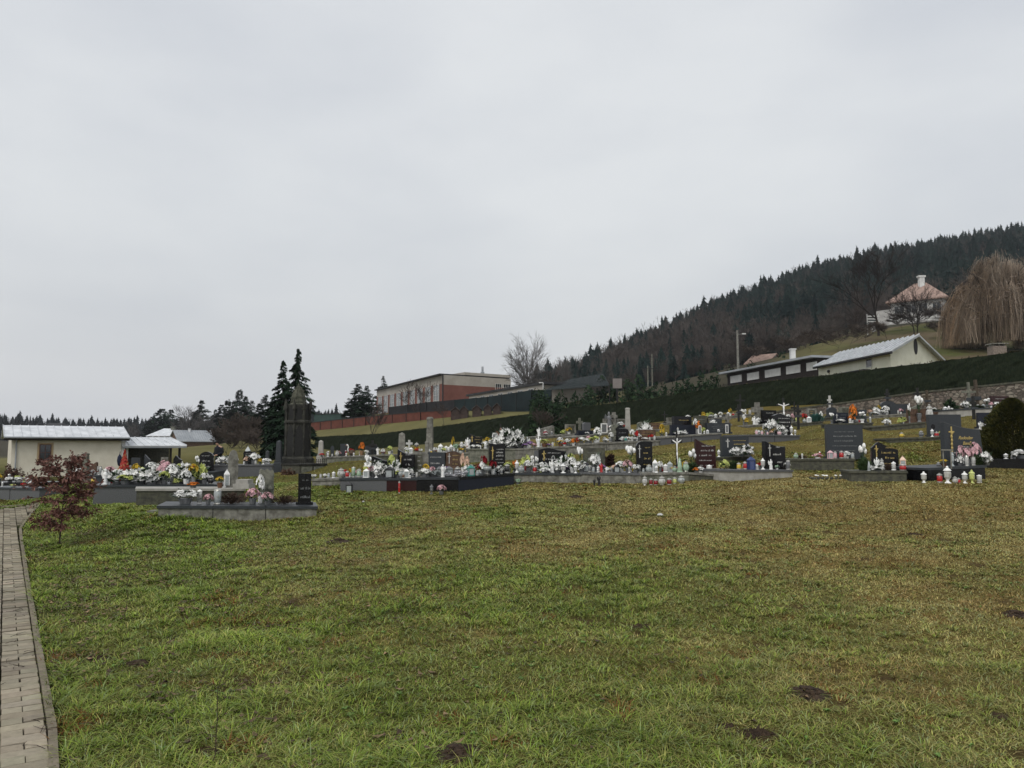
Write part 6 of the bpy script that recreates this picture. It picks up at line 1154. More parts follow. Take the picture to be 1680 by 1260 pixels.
def win(parent, O, a, b, u0, u1, z0, z1, fm, cols=1, rows=2, out=.04, surround=None, glass=None):
    """window on the face a-b: frame, sill and pane standing a little proud"""
    a2, b2 = np.array(a[:2]), np.array(b[:2]); L = np.linalg.norm(b2-a2); d = (b2-a2)/L; n = np.array([d[1], -d[0]]); n = n if n[1] < 0 else -n
    def bx(mb, s0, s1, q0, q1, zz0, zz1):
        p = [a2+d*s0+n*q1, a2+d*s1+n*q1, a2+d*s1+n*q0, a2+d*s0+n*q0]
        if (p[1]-p[0])[0]*(p[3]-p[0])[1]-(p[1]-p[0])[1]*(p[3]-p[0])[0] < 0: p = [p[1], p[0], p[3], p[2]]
        mb.hexa([(*t, zz0) for t in p], [(*t, zz1) for t in p])
    f = (L*.0+.05 if (u1-u0) < 1.6 else .08); g = MB(); bx(g, u0, u1, .003, out*.4, z0, z1); w = link('window', g.shift(O).mesh('window', glass or GLASS), parent)
    m = MB(); bx(m, u0, u0+f, .002, out, z0, z1); bx(m, u1-f, u1, .002, out, z0, z1); bx(m, u0+f, u1-f, .002, out, z0, z0+f); bx(m, u0+f, u1-f, .002, out, z1-f, z1)
    for k in range(1, cols+1): t = u0+(u1-u0)*k/(cols+1); bx(m, t-f*.4, t+f*.4, .002, out*.9, z0+f, z1-f)
    for k in range(1, rows): t = z0+(z1-z0)*k/rows; bx(m, u0+f, u1-f, .002, out*.8, t-f*.3, t+f*.3)
    link('frame', m.shift(O).mesh('frame', fm), w)
    if surround:
        m = MB(); s = .12; bx(m, u0-s, u0, .001, .02, z0-s*.3, z1+s); bx(m, u1, u1+s, .001, .02, z0-s*.3, z1+s); bx(m, u0, u1, .001, .02, z1, z1+s); link('surround', m.shift(O).mesh('surround', surround), w)
        m = MB(); bx(m, u0-.05, u1+.05, .001, .09, z0-.06, z0-.003); link('sill', m.shift(O).mesh('sill', BROWNW), w)
def along(A, B, px):                # metres from A towards B at which column px is met
    d = np.array(B[:2])-np.array(A[:2]); d /= np.linalg.norm(d); u = (px-CX)/FPX/cp; return (u*A[1]-A[0])/(d[0]-u*d[1])
# cream mortuary building
def mortuary():
    A, B = P(19, 735, 50), P(199, 735, 53.7); zg = min(h(A[0], A[1]), h(B[0], B[1]))-.4; ze = 2.28; d = np.array(B[:2])-np.array(A[:2]); L = np.linalg.norm(d); d /= L; n = np.array([-d[1], d[0]]); O = (A[0], A[1], 0)
    r = thing('cream_building', 'long low cream-rendered building with pale sheet roof and one brown window', 'building', O)
    D = 5.2; q = [np.array(A[:2]), np.array(B[:2]), np.array(B[:2])+n*D, np.array(A[:2])+n*D]
    b = MB(); b.hexa([(*p, zg) for p in q], [(*p, ze) for p in q]); link('wall', b.shift(O).mesh('wall', PLC), r)
    ov = .45; e = [q[0]-d*ov-n*ov, q[1]+d*ov-n*ov]; rz = ze+.86; k = [q[0]-d*ov+n*D/2, q[1]+d*ov+n*D/2]; g = [q[0]-d*ov+n*(D+ov), q[1]+d*ov+n*(D+ov)]
    a_, b_, c_, d_ = (*e[0], ze+.02), (*e[1], ze+.02), (*k[1], rz), (*k[0], rz)
    b = MB(); slab(b, a_, b_, c_, d_, .06); slab(b, d_, c_, (*g[1], ze+.02), (*g[0], ze+.02), .06); seams(b, a_, b_, c_, d_, 15); rf = link('roof', b.shift(O).mesh('roof', ZINC), r)
    b = MB(); wall_quad(b, e[0]+n*.03, e[1]+n*.03, ze-.18, ze-.05, .40); link('soffit', b.shift(O).mesh('soffit', DARKW), rf)
    b = MB(); b.tube((*(e[0]-n*.05), ze-.0), (*(e[1]-n*.05), ze-.0), .065, n=8); link('gutter', b.shift(O).mesh('gutter', ZINC2), rf)
    for s in (0, L):                            # gable triangles
        p0, p1, p2 = q[0]+d*s, q[0]+d*s+n*D, q[0]+d*s+n*D/2; t = d*(.02 if s else -.02)
        b = MB(); b.add([(*p0, ze-.05), (*p1, ze-.05), (*p2, rz-.08), (*(p0-t*12), ze-.05), (*(p1-t*12), ze-.05), (*(p2-t*12), rz-.08)], [(0,1,2),(5,4,3),(0,3,4,1),(1,4,5,2),(2,5,3,0)]); link('gable', b.shift(O).mesh('gable', PLW), r)
    p = q[0]+d*.25-n*.08; b = MB(); b.tube((*(p-n*.35), ze-.02), (*p, ze-.35), .045, n=8); b.tube((*p, ze-.35), (*p, zg), .045, n=8); link('downpipe', b.shift(O).mesh('downpipe', ZINC2), r)
    b = MB(); wall_quad(b, q[1]+d*.02, q[1]+d*.25, zg, ze-.2, .25); link('corner_pier', b.shift(O).mesh('corner_pier', PLW), r)
    u = lambda px: along(A, B, px)
    win(r, O, A, B, u(70), u(89.5), P(80,756,51)[2], P(80,729,51)[2], BROWNW, 1, 2, .05, mat('ochre_surround', (.40,.30,.18), .9, .1, 4))
mortuary()
def porch():
    A, B = P(204, 735, 54), P(297, 735, 56.2); ze = 1.6+4*55/1262; O = (A[0], A[1], 0); zg = -1.2; d = np.array(B[:2])-np.array(A[:2]); L = np.linalg.norm(d); d /= L; n = np.array([-d[1], d[0]]); a, b0 = np.array(A[:2]), np.array(B[:2])
    r = thing('open_shelter', 'open-fronted dark shelter with pale seamed roof beside the cream building', 'shelter', O); D = 4
    b = MB(); e0, e1 = a-n*.4-d*.2, b0-n*.4+d*.3; k0, k1 = a+n*D*.55-d*.2, b0+n*D*.55-d*.3; P4 = [(*e0, ze), (*e1, ze), (*k1, ze+.62), (*k0, ze+.62)]
    slab(b, *P4, .06); seams(b, *P4, 9); slab(b, P4[3], P4[2], (*(b0+n*D), ze), (*(a+n*D), ze), .06); rf = link('roof', b.shift(O).mesh('roof', ZINC), r)
    b = MB(); wall_quad(b, e0+n*.02, e1+n*.02, ze-.17, ze-.065, .06); link('fascia', b.shift(O).mesh('fascia', ZINC2), rf)
    for i, s in enumerate((.12, L-.75, L-.15)):
        b = MB(); p = a+d*s; wall_quad(b, p, p+d*.14, zg, ze-.10, .14); link('post', b.shift(O).mesh('post', [PLW, DARKW, DARKW][i]), r)
    b = MB(); wall_quad(b, a+n*(D-.3), b0+n*(D-.3), zg, ze-.1, .3); link('back_wall', b.shift(O).mesh('back_wall', STONE['dark']), r)
    b = MB(); wall_quad(b, a+n*2.2+d*.8, a+n*2.2+d*2.1, zg, zg+1.5, .3); link('inner_box', b.shift(O).mesh('inner_box', DARKR), r)
porch()
x, y, z = gnd(195, 49.5); b = MB(); b.lathe([(.02,0),(.10,.08),(.16,.35),(.13,.6),(.05,.72),(.02,.8)], 8); b.tube((0,0,.75), (.02,0,.95), .02, n=5)
tag(link('folded_parasol', b.mesh('folded_parasol', mat('navy_cloth', (.008,.012,.035), .8, .3, 9), True), loc=(x, y, P(195, 765, 49.5)[2])), 'dark navy folded cloth parasol leaning at the end of the cream wall', 'parasol')
# houses in the valley
def gable_house(nm, lb, px0, px1, Y0, Y1, pyb, pye, pyr, D, wm, rm, ins=0, ov=.3, th=.12, chim=None, wins=(), seamn=0, zbd=1.0, cat='house'):
    A, B = P(px0, 735, Y0), P(px1, 735, Y1); O = (A[0], A[1], 0); a, b0 = np.array(A[:2]), np.array(B[:2]); d = b0-a; L = np.linalg.norm(d); d /= L; n = np.array([-d[1], d[0]]); Ym = (Y0+Y1)/2
    zb, ze, zr = P(840, pyb, Ym)[2]-zbd, P(840, pye, Ym)[2], P(840, pyr, Ym+D/2)[2]; r = thing(nm, lb, cat, O)
    q = [a, b0, b0+n*D, a+n*D]; b = MB(); b.hexa([(*p, zb) for p in q], [(*p, ze) for p in q]); link('wall', b.shift(O).mesh('wall', wm), r)
    e0, e1 = a-d*ov-n*ov, b0+d*ov-n*ov; g0, g1 = a-d*ov+n*(D+ov), b0+d*ov+n*(D+ov); k0, k1 = a-d*ov+d*ins+n*D/2, b0+d*ov-d*ins+n*D/2
    b = MB(); F4 = [(*e0, ze), (*e1, ze), (*k1, zr), (*k0, zr)]; slab(b, *F4, th); slab(b, (*k0, zr), (*k1, zr), (*g1, ze), (*g0, ze), th)
    if seamn: seams(b, *F4, seamn, .05, .06)
    if ins: b.add([F4[0], F4[3], (*g0, ze)], [(0,1,2)]); b.add([F4[1], (*g1, ze), F4[2]], [(0,1,2)])
    rf = link('roof', b.shift(O).mesh('roof', rm), r)
    if not ins:
        for s in (0, L):
            p0, p1, p2 = a+d*s, a+d*s+n*D, a+d*s+n*D/2; t = d*(-.2 if s else .2); b = MB(); b.add([(*p0, ze-.02), (*p1, ze-.02), (*p2, zr-th), (*(p0+t), ze-.02), (*(p1+t), ze-.02), (*(p2+t), zr-th)], [(0,1,2),(5,4,3),(0,3,4,1),(1,4,5,2),(2,5,3,0)]); link('gable', b.shift(O).mesh('gable', wm), r)
    if chim: t, w_, hh, m = chim; p = a+d*L*t+n*D*.45; b = MB(); b.box(p[0]-w_/2, p[0]+w_/2, p[1]-w_/2, p[1]+w_/2, ze, zr+hh); b.box(p[0]-w_*.62, p[0]+w_*.62, p[1]-w_*.62, p[1]+w_*.62, zr+hh+.003, zr+hh+.12); link('chimney', b.shift(O).mesh('chimney', m), rf)
    for t, w_, f0, f1 in wins: win(r, O, A, B, L*t, L*t+w_, zb+zbd+(ze-zb-zbd)*f0, zb+zbd+(ze-zb-zbd)*f1, STONE['white'], 1, 1, .06)
    return r
gable_house('village_house', 'far white house with pale hipped roof between the shelter and the spruces', 245, 284, 165, 165, 724, 715, 703, 6, PLW, ZINC, ins=2.2, ov=.6, chim=(.75,.8,.3,STONE['old']), wins=((.12,.45,.2,.8),(.40,.5,.2,.8),(.72,.45,.2,.8)), zbd=2)
gable_house('stone_barn', 'old brown stone barn with long grey sheet roof', 293, 350, 135, 139, 745, 724, 706, 5, STONE['brown'], ZINC2, ov=.3, chim=(.42,.35,.15,ZINC), seamn=16, zbd=1.5, cat='barn')
gable_house('village_house', 'small far house with dark roof among the trees behind the cream building', 60, 92, 180, 180, 712, 702, 694, 7, PLW, DARKR, ins=1, ov=.4, wins=((.2,.9,.2,.8),(.6,.9,.2,.8)), zbd=2)
gable_house('garden_house', 'small pale cream gabled house above the evergreen shrubs', 1122, 1141, 135, 132, 622, 614, 605, 7, PLY, TILE, ov=.3, zbd=3)
gable_house('garden_house', 'partly hidden house with faded tiled roof left of the white chimney', 1228, 1262, 110, 108, 600, 596, 582, 6, PLW, TILE, ov=.3, zbd=3)
# school with brick end
def school():
    A, B, Cc = P(617, 735, 166), P(727, 735, 130), P(838, 735, 138); zt = P(727, 615, 130)[2]; zb = 5.5; O = (B[0], B[1], 0); a, b0, c = (np.array(t[:2]) for t in (A, B, Cc))
    r = thing('school_building', 'flat-roofed school hall with tall windows, brick-red end and beige upper band', 'building', O)
    b = MB(); d4 = a+(c-b0); q = [b0, c, d4, a]; zs = zt-1.35; b.hexa([(*p, zb) for p in q], [(*p, zt) for p in q]); link('wall', b.shift(O).mesh('wall', GYM), r)
    b = MB(); wall_quad(b, b0+(c-b0)*.002, b0+(c-b0)*.93, zb, P(727, 631, 130)[2], .1); 
    b.v = [(x, y-.06, z) for x, y, z in b.v]; link('brick_panel', b.shift(O).mesh('brick_panel', BRICK), r)
    dv = (b0-a)/np.linalg.norm(b0-a); nn = np.array([dv[1], -dv[0]]); nn = nn if nn[1] < 0 else -nn; L = np.linalg.norm(b0-a); zw1 = P(727, 629.5, 130)[2]
    b = MB(); wall_quad(b, a+nn*.05, b0+nn*.05-dv*.2, zb, zw1+.05, .045); link('pier_panel', b.shift(O).mesh('pier_panel', BRICK), r)
    for k in range(9): win(r, O, tuple(a+nn*.055)+(0,), tuple(b0+nn*.055)+(0,), L*(.04+.106*k), L*(.04+.106*k)+L*.068, P(727, 664, 130)[2], zw1, STONE['white'], 1, 4, .15, glass=mat('pale_reflecting_glass', (.16,.18,.19), .15, .3, .7, spec=.8))
    for u0, u1 in ((.755,.85), (.88,.99)): Lc = np.linalg.norm(c-b0); win(r, O, B, Cc, Lc*u0, Lc*u1, zt-2.2, zt-1.0, STONE['white'], 2, 2, .12)
    b = MB(); q2 = [b0+(b0-c)/50*1+nn*.5, c+(c-b0)*.02+nn*.5, d4, a-dv*.3+nn*.5]; b.hexa([(*p, zt+.003) for p in q2], [(*p, zt+.22) for p in q2]); link('roof', b.shift(O).mesh('roof', DARKR), r)
    m_ = b0+(c-b0)*.30; b = MB(); wall_quad(b, m_, c, zt+.225, zt+.7, 12); link('roof_upstand', b.shift(O).mesh('roof_upstand', GYM), r)
    p = b0+(c-b0)*.55+np.array([0, 4.]); b = MB(); b.lathe([(.35,0),(.35,.6),(.2,.7),(.2,1.6)], 8, (*p, zt+.7)); link('vent', b.shift(O).mesh('vent', ZINC2), r)
    b = MB(); p = b0+nn*.15; b.tube((*p, zt), (*p, zb), .12, n=6); link('downpipe', b.shift(O).mesh('downpipe', DARKR), r)
school()
def annex():
    A, B = P(769, 735, 118), P(890, 735, 96); O = (A[0], A[1], 0); r = thing('school_annex', 'low single-storey annex with sloping eave in front of the school', 'building', O); za, zb_ = P(769, 646, 118)[2], P(890, 628, 96)[2]; za = zb_ = (za+zb_)/2
    d = np.array(B[:2])-np.array(A[:2]); L = np.linalg.norm(d); d /= L; n = np.array([-d[1], d[0]]); q = [np.array(A[:2]), np.array(B[:2]), np.array(B[:2])+n*7, np.array(A[:2])+n*7]; q = q if n[1] > 0 else [q[1], q[0], q[3], q[2]]
    b = MB(); b.hexa([(*p, 4) for p in q], [(*p, za-.3) for p in q]); link('wall', b.shift(O).mesh('wall', GYM), r)
    c = sum(q)/4; b = MB(); Q = [c+(p-c)*1.06 for p in q]; b.hexa([(*p, za-.297) for p in Q], [(*p, za) for p in Q]); link('roof', b.shift(O).mesh('roof', DARKR), r)
    for k in range(7): win(r, O, A, B, L*(.06+.13*k), L*(.06+.13*k)+1.6, za-1.5, za-.6, STONE['white'], 1, 1, .08)
annex()
# white pole frame, netting, fences
def run(pts, nm, lb, cat, m, th=.06, post=None, grp=None, cap=None, pstep=2.5, down=.6):
    r = thing(nm, lb, cat, P(pts[0][0], pts[0][2], pts[0][3]), 0, grp); O = r.location[:]; b = MB(); c = MB(); k_ = MB()
    for (a, t, bb, Y), (a2, t2, bb2, Y2) in zip(pts[:-1], pts[1:]):
        p0, p1, q0, q1 = P(a, bb, Y), P(a2, bb2, Y2), P(a, t, Y), P(a2, t2, Y2); v = lambda p, q, z: (p[0], p[1]+q, z)
        b.hexa([v(p0,0,p0[2]-down), v(p1,0,p1[2]-down), v(p1,th,p1[2]-down), v(p0,th,p0[2]-down)], [v(q0,0,q0[2]), v(q1,0,q1[2]), v(q1,th,q1[2]), v(q0,th,q0[2])])
        L = math.dist(p0, p1); n = max(1, int(L/pstep))
        if post:
            for k in range(n+1): s = lerp(p0, p1, k/n); e = lerp(q0, q1, k/n); c.tube((s[0], s[1]-.05, s[2]-.5), (e[0], e[1]-.05, e[2]+.05), .05, n=5); link('post', c.shift(O).mesh('post', post), r); c = MB()
        if cap: o = .07; k_.hexa([v(q0,-o,q0[2]+.003), v(q1,-o,q1[2]+.003), v(q1,th+o,q1[2]+.003), v(q0,th+o,q0[2]+.003)], [v(q0,-o,q0[2]+.09), v(q1,-o,q1[2]+.09), v(q1,th+o,q1[2]+.09), v(q0,th+o,q0[2]+.09)])
    link('panel', b.shift(O).mesh('panel', m), r)
    if cap: link('coping', k_.shift(O).mesh('coping', cap), r)
    return r
run([(508,694,706,112), (600,684,697,104), (690,676,688,97), (742,673,683,95)], 'red_fence', 'long red-painted board fence on the dry bank below the school', 'fence', REDF, .08, IRON, cap=DARKR)
run([(638,668,684,112), (700,660,680,108), (745,656,678,106)], 'dark_fence', 'dark mesh fence under the school windows', 'fence', mat('dark_mesh', (.02,.02,.022), .9, .3, 1), .05, IRON)
run([(745,656,678,104), (800,651,676,98), (872,640,672,90), (905,640,670,88)], 'green_fence', 'tall blue-green screened fence before the school annex', 'fence', NETG, .05, IRON)
run([(515,680,692,125), (560,679,690,124)], 'site_hut', 'low dark green hut beyond the red fence beside the monument', 'hut', mat('hut_green', (.03,.055,.05), .8, .2, 1), 3, None, cap=DARKR, down=2)
b = MB(); A, B, Cc, D_ = P(893,640,92), P(1000,632,84), P(990,613,98), P(935,622,104)
net = thing('green_net_canopy', 'sloping dark green netting stretched above the evergreen shrubs', 'netting', A); b.hexa([(p[0], p[1], p[2]-.06) for p in (A,B,Cc,D_)], [A,B,Cc,D_]); link('net', b.shift(A).mesh('net', mat('net_green', (.012,.020,.021), .9, .3, .6, stretch=(1,8,8), alpha=.6)), net)

for p in (A,B,Cc,D_): b = MB(); b.tube((p[0], p[1], p[2]-4), p, .06, n=5); link('post', b.shift(A).mesh('post', IRON), net)
O = P(1013,640,82); r = thing('blank_board', 'pale square backboard rising from the evergreen shrubs', 'board', O); b = MB(); w_ = M(15,82)/2; b.box(-w_,w_,0,.1,P(0,637,82)[2]-O[2],P(0,621,82)[2]-O[2]); link('panel', b.mesh('panel', mat('board_grey', (.20,.18,.17), .9, .15, 1)), r); b = MB(); b.box(-.08,.08,.11,.25,-3,.6); link('post', b.mesh('post', IRON), r)
for i, (px, w_) in enumerate(((747,16),(761,14),(782,16),(800,14),(815,14))):
    Y = 92; x, y, g = gnd(px, Y); zb, ze, zr = P(0,682-i*1.2,Y)[2], P(0,674-i*1.5,Y)[2], P(0,668-i*1.5,Y)[2]; w = M(w_*.45, Y); r = thing('garden_shed', ['first and widest','second','third, clearest','fourth','last, half hidden'][i]+' small dark gabled shed in the row below the green fence', 'shed', (x, y, zb), 0, 'sheds below the green fence')
    b = MB(); b.prism([(-w,-1),(w,-1),(w,ze-zb),(0,zr-zb),(-w,ze-zb)], 0, 2); link('wall', b.mesh('wall', SHED), r); b = MB(); 
    for s in (-1, 1): b.hexa([(0,-.2,zr-zb+.01),(s*w*1.15,-.2,ze-zb-.08),(s*w*1.15,2.2,ze-zb-.08),(0,2.2,zr-zb+.01)][::s], [(0,-.2,zr-zb+.08),(s*w*1.15,-.2,ze-zb-.01),(s*w*1.15,2.2,ze-zb-.01),(0,2.2,zr-zb+.08)][::s])
    link('roof', b.mesh('roof', mat('shed_roof', (.08,.065,.06), .9, .2, 2)), r)
# stone retaining wall
def rubble():
    m = bpy.data.materials.new('rubble_masonry'); m.use_nodes = True; nt = m.node_tree; N = nt.nodes; K = nt.links.new; p = N['Principled BSDF']; p.inputs['Roughness'].default_value = .95
    t = N.new('ShaderNodeTexCoord'); mp_ = N.new('ShaderNodeMapping'); mp_.inputs['Scale'].default_value = (1,1,1.5); K(t.outputs['Object'], mp_.inputs[0])
    v = N.new('ShaderNodeTexVoronoi'); v.inputs['Scale'].default_value = 5.2; K(mp_.outputs[0], v.inputs['Vector']); v2 = N.new('ShaderNodeTexVoronoi'); v2.feature = 'DISTANCE_TO_EDGE'; v2.inputs['Scale'].default_value = 5.2; K(mp_.outputs[0], v2.inputs['Vector'])
    s = N.new('ShaderNodeSeparateColor'); K(v.outputs['Color'], s.inputs[0]); r = N.new('ShaderNodeValToRGB'); e = r.color_ramp.elements; e[0].color = (.07,.06,.05,1); e[1].color = (.24,.215,.175,1); e.new(.5).color = (.15,.12,.10,1); K(s.outputs[0], r.inputs[0])
    mr = N.new('ShaderNodeMapRange'); mr.inputs[2].default_value = .09; K(v2.outputs['Distance'], mr.inputs[0]); mx = N.new('ShaderNodeMix'); mx.data_type = 'RGBA'; K(mr.outputs[0], mx.inputs['Factor']); mx.inputs['A'].default_value = (.085,.078,.062,1); K(r.outputs[0], mx.inputs['B']); K(mx.outputs['Result'], p.inputs['Base Color'])
    b = N.new('ShaderNodeBump'); b.inputs['Distance'].default_value = .04; K(mr.outputs[0], b.inputs['Height']); K(b.outputs[0], p.inputs['Normal']); return m
RUB = rubble()
run([(1085,699,712,54), (1230,684,705,47.5), (1290,674,698,45.2), (1400,660,686,42), (1500,646,678,39.5), (1600,636,672,37.8), (1690,627,668,36.2), (1900,605,660,33)], 'stone_wall', 'long rubble stone retaining wall with dark coping below the hedge', 'wall', RUB, .45, cap=STONE['dark'])
# pool house: flat-roofed wing and gabled hall
def poolhouse():
    A, B = P(1196, 735, 82), P(1346, 735, 67); zt = P(1346, 592, 67)[2]; O = (A[0], A[1], 0); r = thing('flat_roofed_wing', 'dark low wing with white infill panels and a tall white chimney', 'building', O)
    a, b0 = np.array(A[:2]), np.array(B[:2]); d = b0-a; L = np.linalg.norm(d); d /= L; n = np.array([-d[1], d[0]]); n = n if n[1] > 0 else -n; z1, z2 = P(1200, 608, 82)[2], P(1346, 590, 67)[2]; zz = (z1+z2)/2; z0 = zz-3.4
    b = MB(); wall_quad(b, a, b0, z0, zz-.1, 5); link('wall', b.shift(O).mesh('wall', DARKW), r); nf = -n*.06
    for k, (s, e) in enumerate(((.045,.19),(.26,.40),(.47,.64),(.70,.84),(.90,.995))):
        b = MB(); wall_quad(b, a+d*L*s+nf, a+d*L*e+nf, zz-1.15, zz-.42, .05); link('white_panel', b.shift(O).mesh('white_panel', PLW), r)
    b = MB(); q = [a-d*.6-n*.7, b0+d*.2-n*.7, b0+d*.2+n*5.5, a-d*.6+n*5.5]; b.hexa([(*p, zz-.097) for p in q], [(*p, zz+.09) for p in q]); rf = link('roof', b.shift(O).mesh('roof', ZINC2), r)
    c = a+d*L*.555+n*2.2; b = MB(); b.box(c[0]-.22, c[0]+.22, c[1]-.22, c[1]+.22, zz+.093, zz+1.5); b.box(c[0]-.28, c[0]+.28, c[1]-.28, c[1]+.28, zz+1.503, zz+1.62); link('chimney', b.shift(O).mesh('chimney', PLW), rf)
    # gabled hall: long side with eave, gable facing right-front
    E0, E1, G2 = P(1347, 735, 66), P(1467, 735, 56), P(1548, 735, 61.5); O = (E0[0], E0[1], 0); r = thing('gabled_hall', 'pale yellow-green hall with seamed grey roof and oval gable window', 'building', O)
    a, b0, c = (np.array(t[:2]) for t in (E0, E1, G2)); ze = (P(1347, 596, 66)[2]+P(1467, 577, 56)[2])/2; dd = a+(c-b0); q = [b0, c, dd, a]; zb = ze-3.3; zr = P(1514, 551, 59)[2]; mid = (b0+c)/2; midb = (a+dd)/2
    b = MB(); b.hexa([(*p, zb) for p in q], [(*p, ze) for p in q]); link('wall', b.shift(O).mesh('wall', PLY), r)
    w = (c-b0)/np.linalg.norm(c-b0); u = (a-b0)/np.linalg.norm(a-b0); b = MB(); g0 = [b0, c, mid]; g1 = [p+u*.25 for p in g0]; b.add([(*g0[0], ze-.01), (*g0[1], ze-.01), (*g0[2], zr-.1), (*g1[0], ze-.01), (*g1[1], ze-.01), (*g1[2], zr-.1)], [(0,1,2),(5,4,3),(0,3,4,1),(1,4,5,2),(2,5,3,0)]); link('gable', b.shift(O).mesh('gable', PLY), r)
    o = .55; k = (zr-ze)/np.linalg.norm(mid-b0); F4 = [(*(a-w*o+u*.3), ze-k*o), (*(b0-w*o-u*.5), ze-k*o), (*(mid-u*.5), zr), (*(midb+u*.3), zr)]; B4 = [(*(mid-u*.5), zr), (*(c+w*o-u*.5), ze-k*o), (*(dd+w*o+u*.3), ze-k*o), (*(midb+u*.3), zr)]
    b = MB(); slab(b, *F4, .14); slab(b, *B4, .14); sm_ = MB(); seams(sm_, *F4, 17, .10, .09); rf = link('roof', b.shift(O).mesh('roof', mat('seamed_roof', (.30,.32,.33), .4, .15, .8, c2=(.42,.44,.45), spec=.5)), r); link('seam_caps', sm_.shift(O).mesh('seam_caps', ZINC), rf)
    b = MB(); p0, p1 = np.array(F4[0]), np.array(F4[1]); b.tube(p0+[0,-.05,-.1], p1+[0,-.05,-.1], .11, n=6); link('gutter', b.shift(O).mesh('gutter', DARKR), rf)
    gc = (b0+c)/2; b = MB(); th = [2*pi*i/18 for i in range(18)]; nn = -u*.03; cz = ze+(zr-ze)*.42; W_, H_ = .34, .62
    b.add([(*(gc+w*W_*cos(t)+nn), cz+H_*sin(t)) for t in th]+[(*(gc+w*W_*cos(t)-nn*.0), cz+H_*sin(t)) for t in th], [tuple(range(18)), tuple(reversed(range(18,36)))]+[(i,18+i,18+(i+1)%18,(i+1)%18) for i in range(18)]); link('oval_window', b.shift(O).mesh('oval_window', DARKR), r)
    Lf = np.linalg.norm(b0-a); win(r, O, E0, E1, Lf*.70, Lf*.70+.75, ze-1.0, ze-.35, STONE['white'], 0, 1, .05); 
    b = MB(); dv = (b0-a)/Lf; nf = np.array([dv[1], -dv[0]]); nf = nf if nf[1] < 0 else -nf; p = a+dv*Lf*.33; wall_quad(b, p+nf*.6, p+nf*.6+dv*Lf*.42, ze-1.35, ze-1.15, .6); link('canopy', b.shift(O).mesh('canopy', DARKR), r)
    p = a+dv*Lf*.17+nf*.06; b = MB(); b.ball((*p, ze-.75), .14, 8, 5); link('lamp', b.shift(O).mesh('lamp', DARKR), r)
poolhouse()
AGED = mat('aged_whitewash', (.30,.29,.28), .9, .15, 1.2, c2=(.46,.45,.43))
# red-roofed house high on the slope
def redhouse():
    Y = 128; A, B = P(1471, 735, Y+3), P(1561, 735, Y-2); zb, ze, zr = P(0,532,Y)[2], P(0,491,Y)[2], P(0,463,Y+3)[2]; O = (A[0], A[1], 0); r = thing('red_roofed_house', 'white house with faded orange hipped roof high on the wooded slope', 'house', O)
    a, b0 = np.array(A[:2]), np.array(B[:2]); d = b0-a; L = np.linalg.norm(d); d /= L; n = np.array([-d[1], d[0]]); n = n if n[1] > 0 else -n; D = 8
    b = MB(); wall_quad(b, a, b0, zb-3, ze, D); link('wall', b.shift(O).mesh('wall', AGED), r); b = MB(); wall_quad(b, P(1446,735,Y+5), a+d*.01, zb-2, P(0,502,Y)[2], 5); link('side_wing', b.shift(O).mesh('side_wing', AGED), r)
    b = MB(); o = .7; q = [a-d*o-n*o, b0+d*o-n*o, b0+d*o+n*(D+o), a-d*o+n*(D+o)]; c0, c1 = a+d*L*.38+n*D/2, a+d*L*.60+n*D/2
    b.add([(*p, ze) for p in q]+[(*c0, zr), (*c1, zr)]+[(*p, ze-.2) for p in q], [(0,1,5,4),(1,2,5),(2,3,4,5),(3,0,4),(0,6,7,1),(1,7,8,2),(2,8,9,3),(3,9,6,0),(9,8,7,6)]); rf = link('roof', b.shift(O).mesh('roof', TILE), r)
    c = a+d*L*.53+n*D*.4; b = MB(); b.box(c[0]-.42, c[0]+.42, c[1]-.35, c[1]+.35, zr-1, zr+.8); b.box(c[0]-.6, c[0]+.6, c[1]-.45, c[1]+.45, zr+.803, zr+1.1); link('chimney', b.shift(O).mesh('chimney', PLW), rf)
    for s, w_ in ((.06,1.6),(.30,1.5),(.52,1.4),(.78,1.3)): win(r, O, A, B, L*s, L*s+w_, ze-2.1, ze-.7, STONE['white'], 1, 1, .1)
    b = MB(); nf = -n; wall_quad(b, a+nf*1.4, b0-d*1+nf*1.4, zb+.4, zb+1.2, .12); link('balcony', b.shift(O).mesh('balcony', PLW), r)
    b = MB(); wall_quad(b, a-d*1+nf*1.2, b0+d*1+nf*1.2, zb-3.5, zb+.2, 1.1); link('base_wall', b.shift(O).mesh('base_wall', STONE['dark']), r)
redhouse()
x, y, z = P(1432,546,118); r = thing('satellite_dish', 'small white dish on a post beside the gnarled tree', 'dish', (x, y, z)); b = MB(); b.lathe([(.02,0),(.35,.08),(.5,.2)], 12); b.xf(0, (1,1,1)); b.v = [(p[0], -p[2], p[1]+.6) for p in b.v]; link('bowl', b.mesh('bowl', PLW), r); b = MB(); b.tube((0,.02,-3), (0,.02,.6), .05, n=5); link('post', b.mesh('post', IRON), r)
x, y, z = P(1433,533,118); b = MB(); [b.box(-1,1,0,.05,k*.42,k*.42+.2) for k in range(4)]; [b.box(s-.06,s+.06,.06,.12,-3,1.7) for s in (-.9,.9)]; tag(link('louvred_screen', b.mesh('louvred_screen', PLW), loc=(x,y,z)), 'white louvred fence panel left of the red-roofed house', 'fence panel')
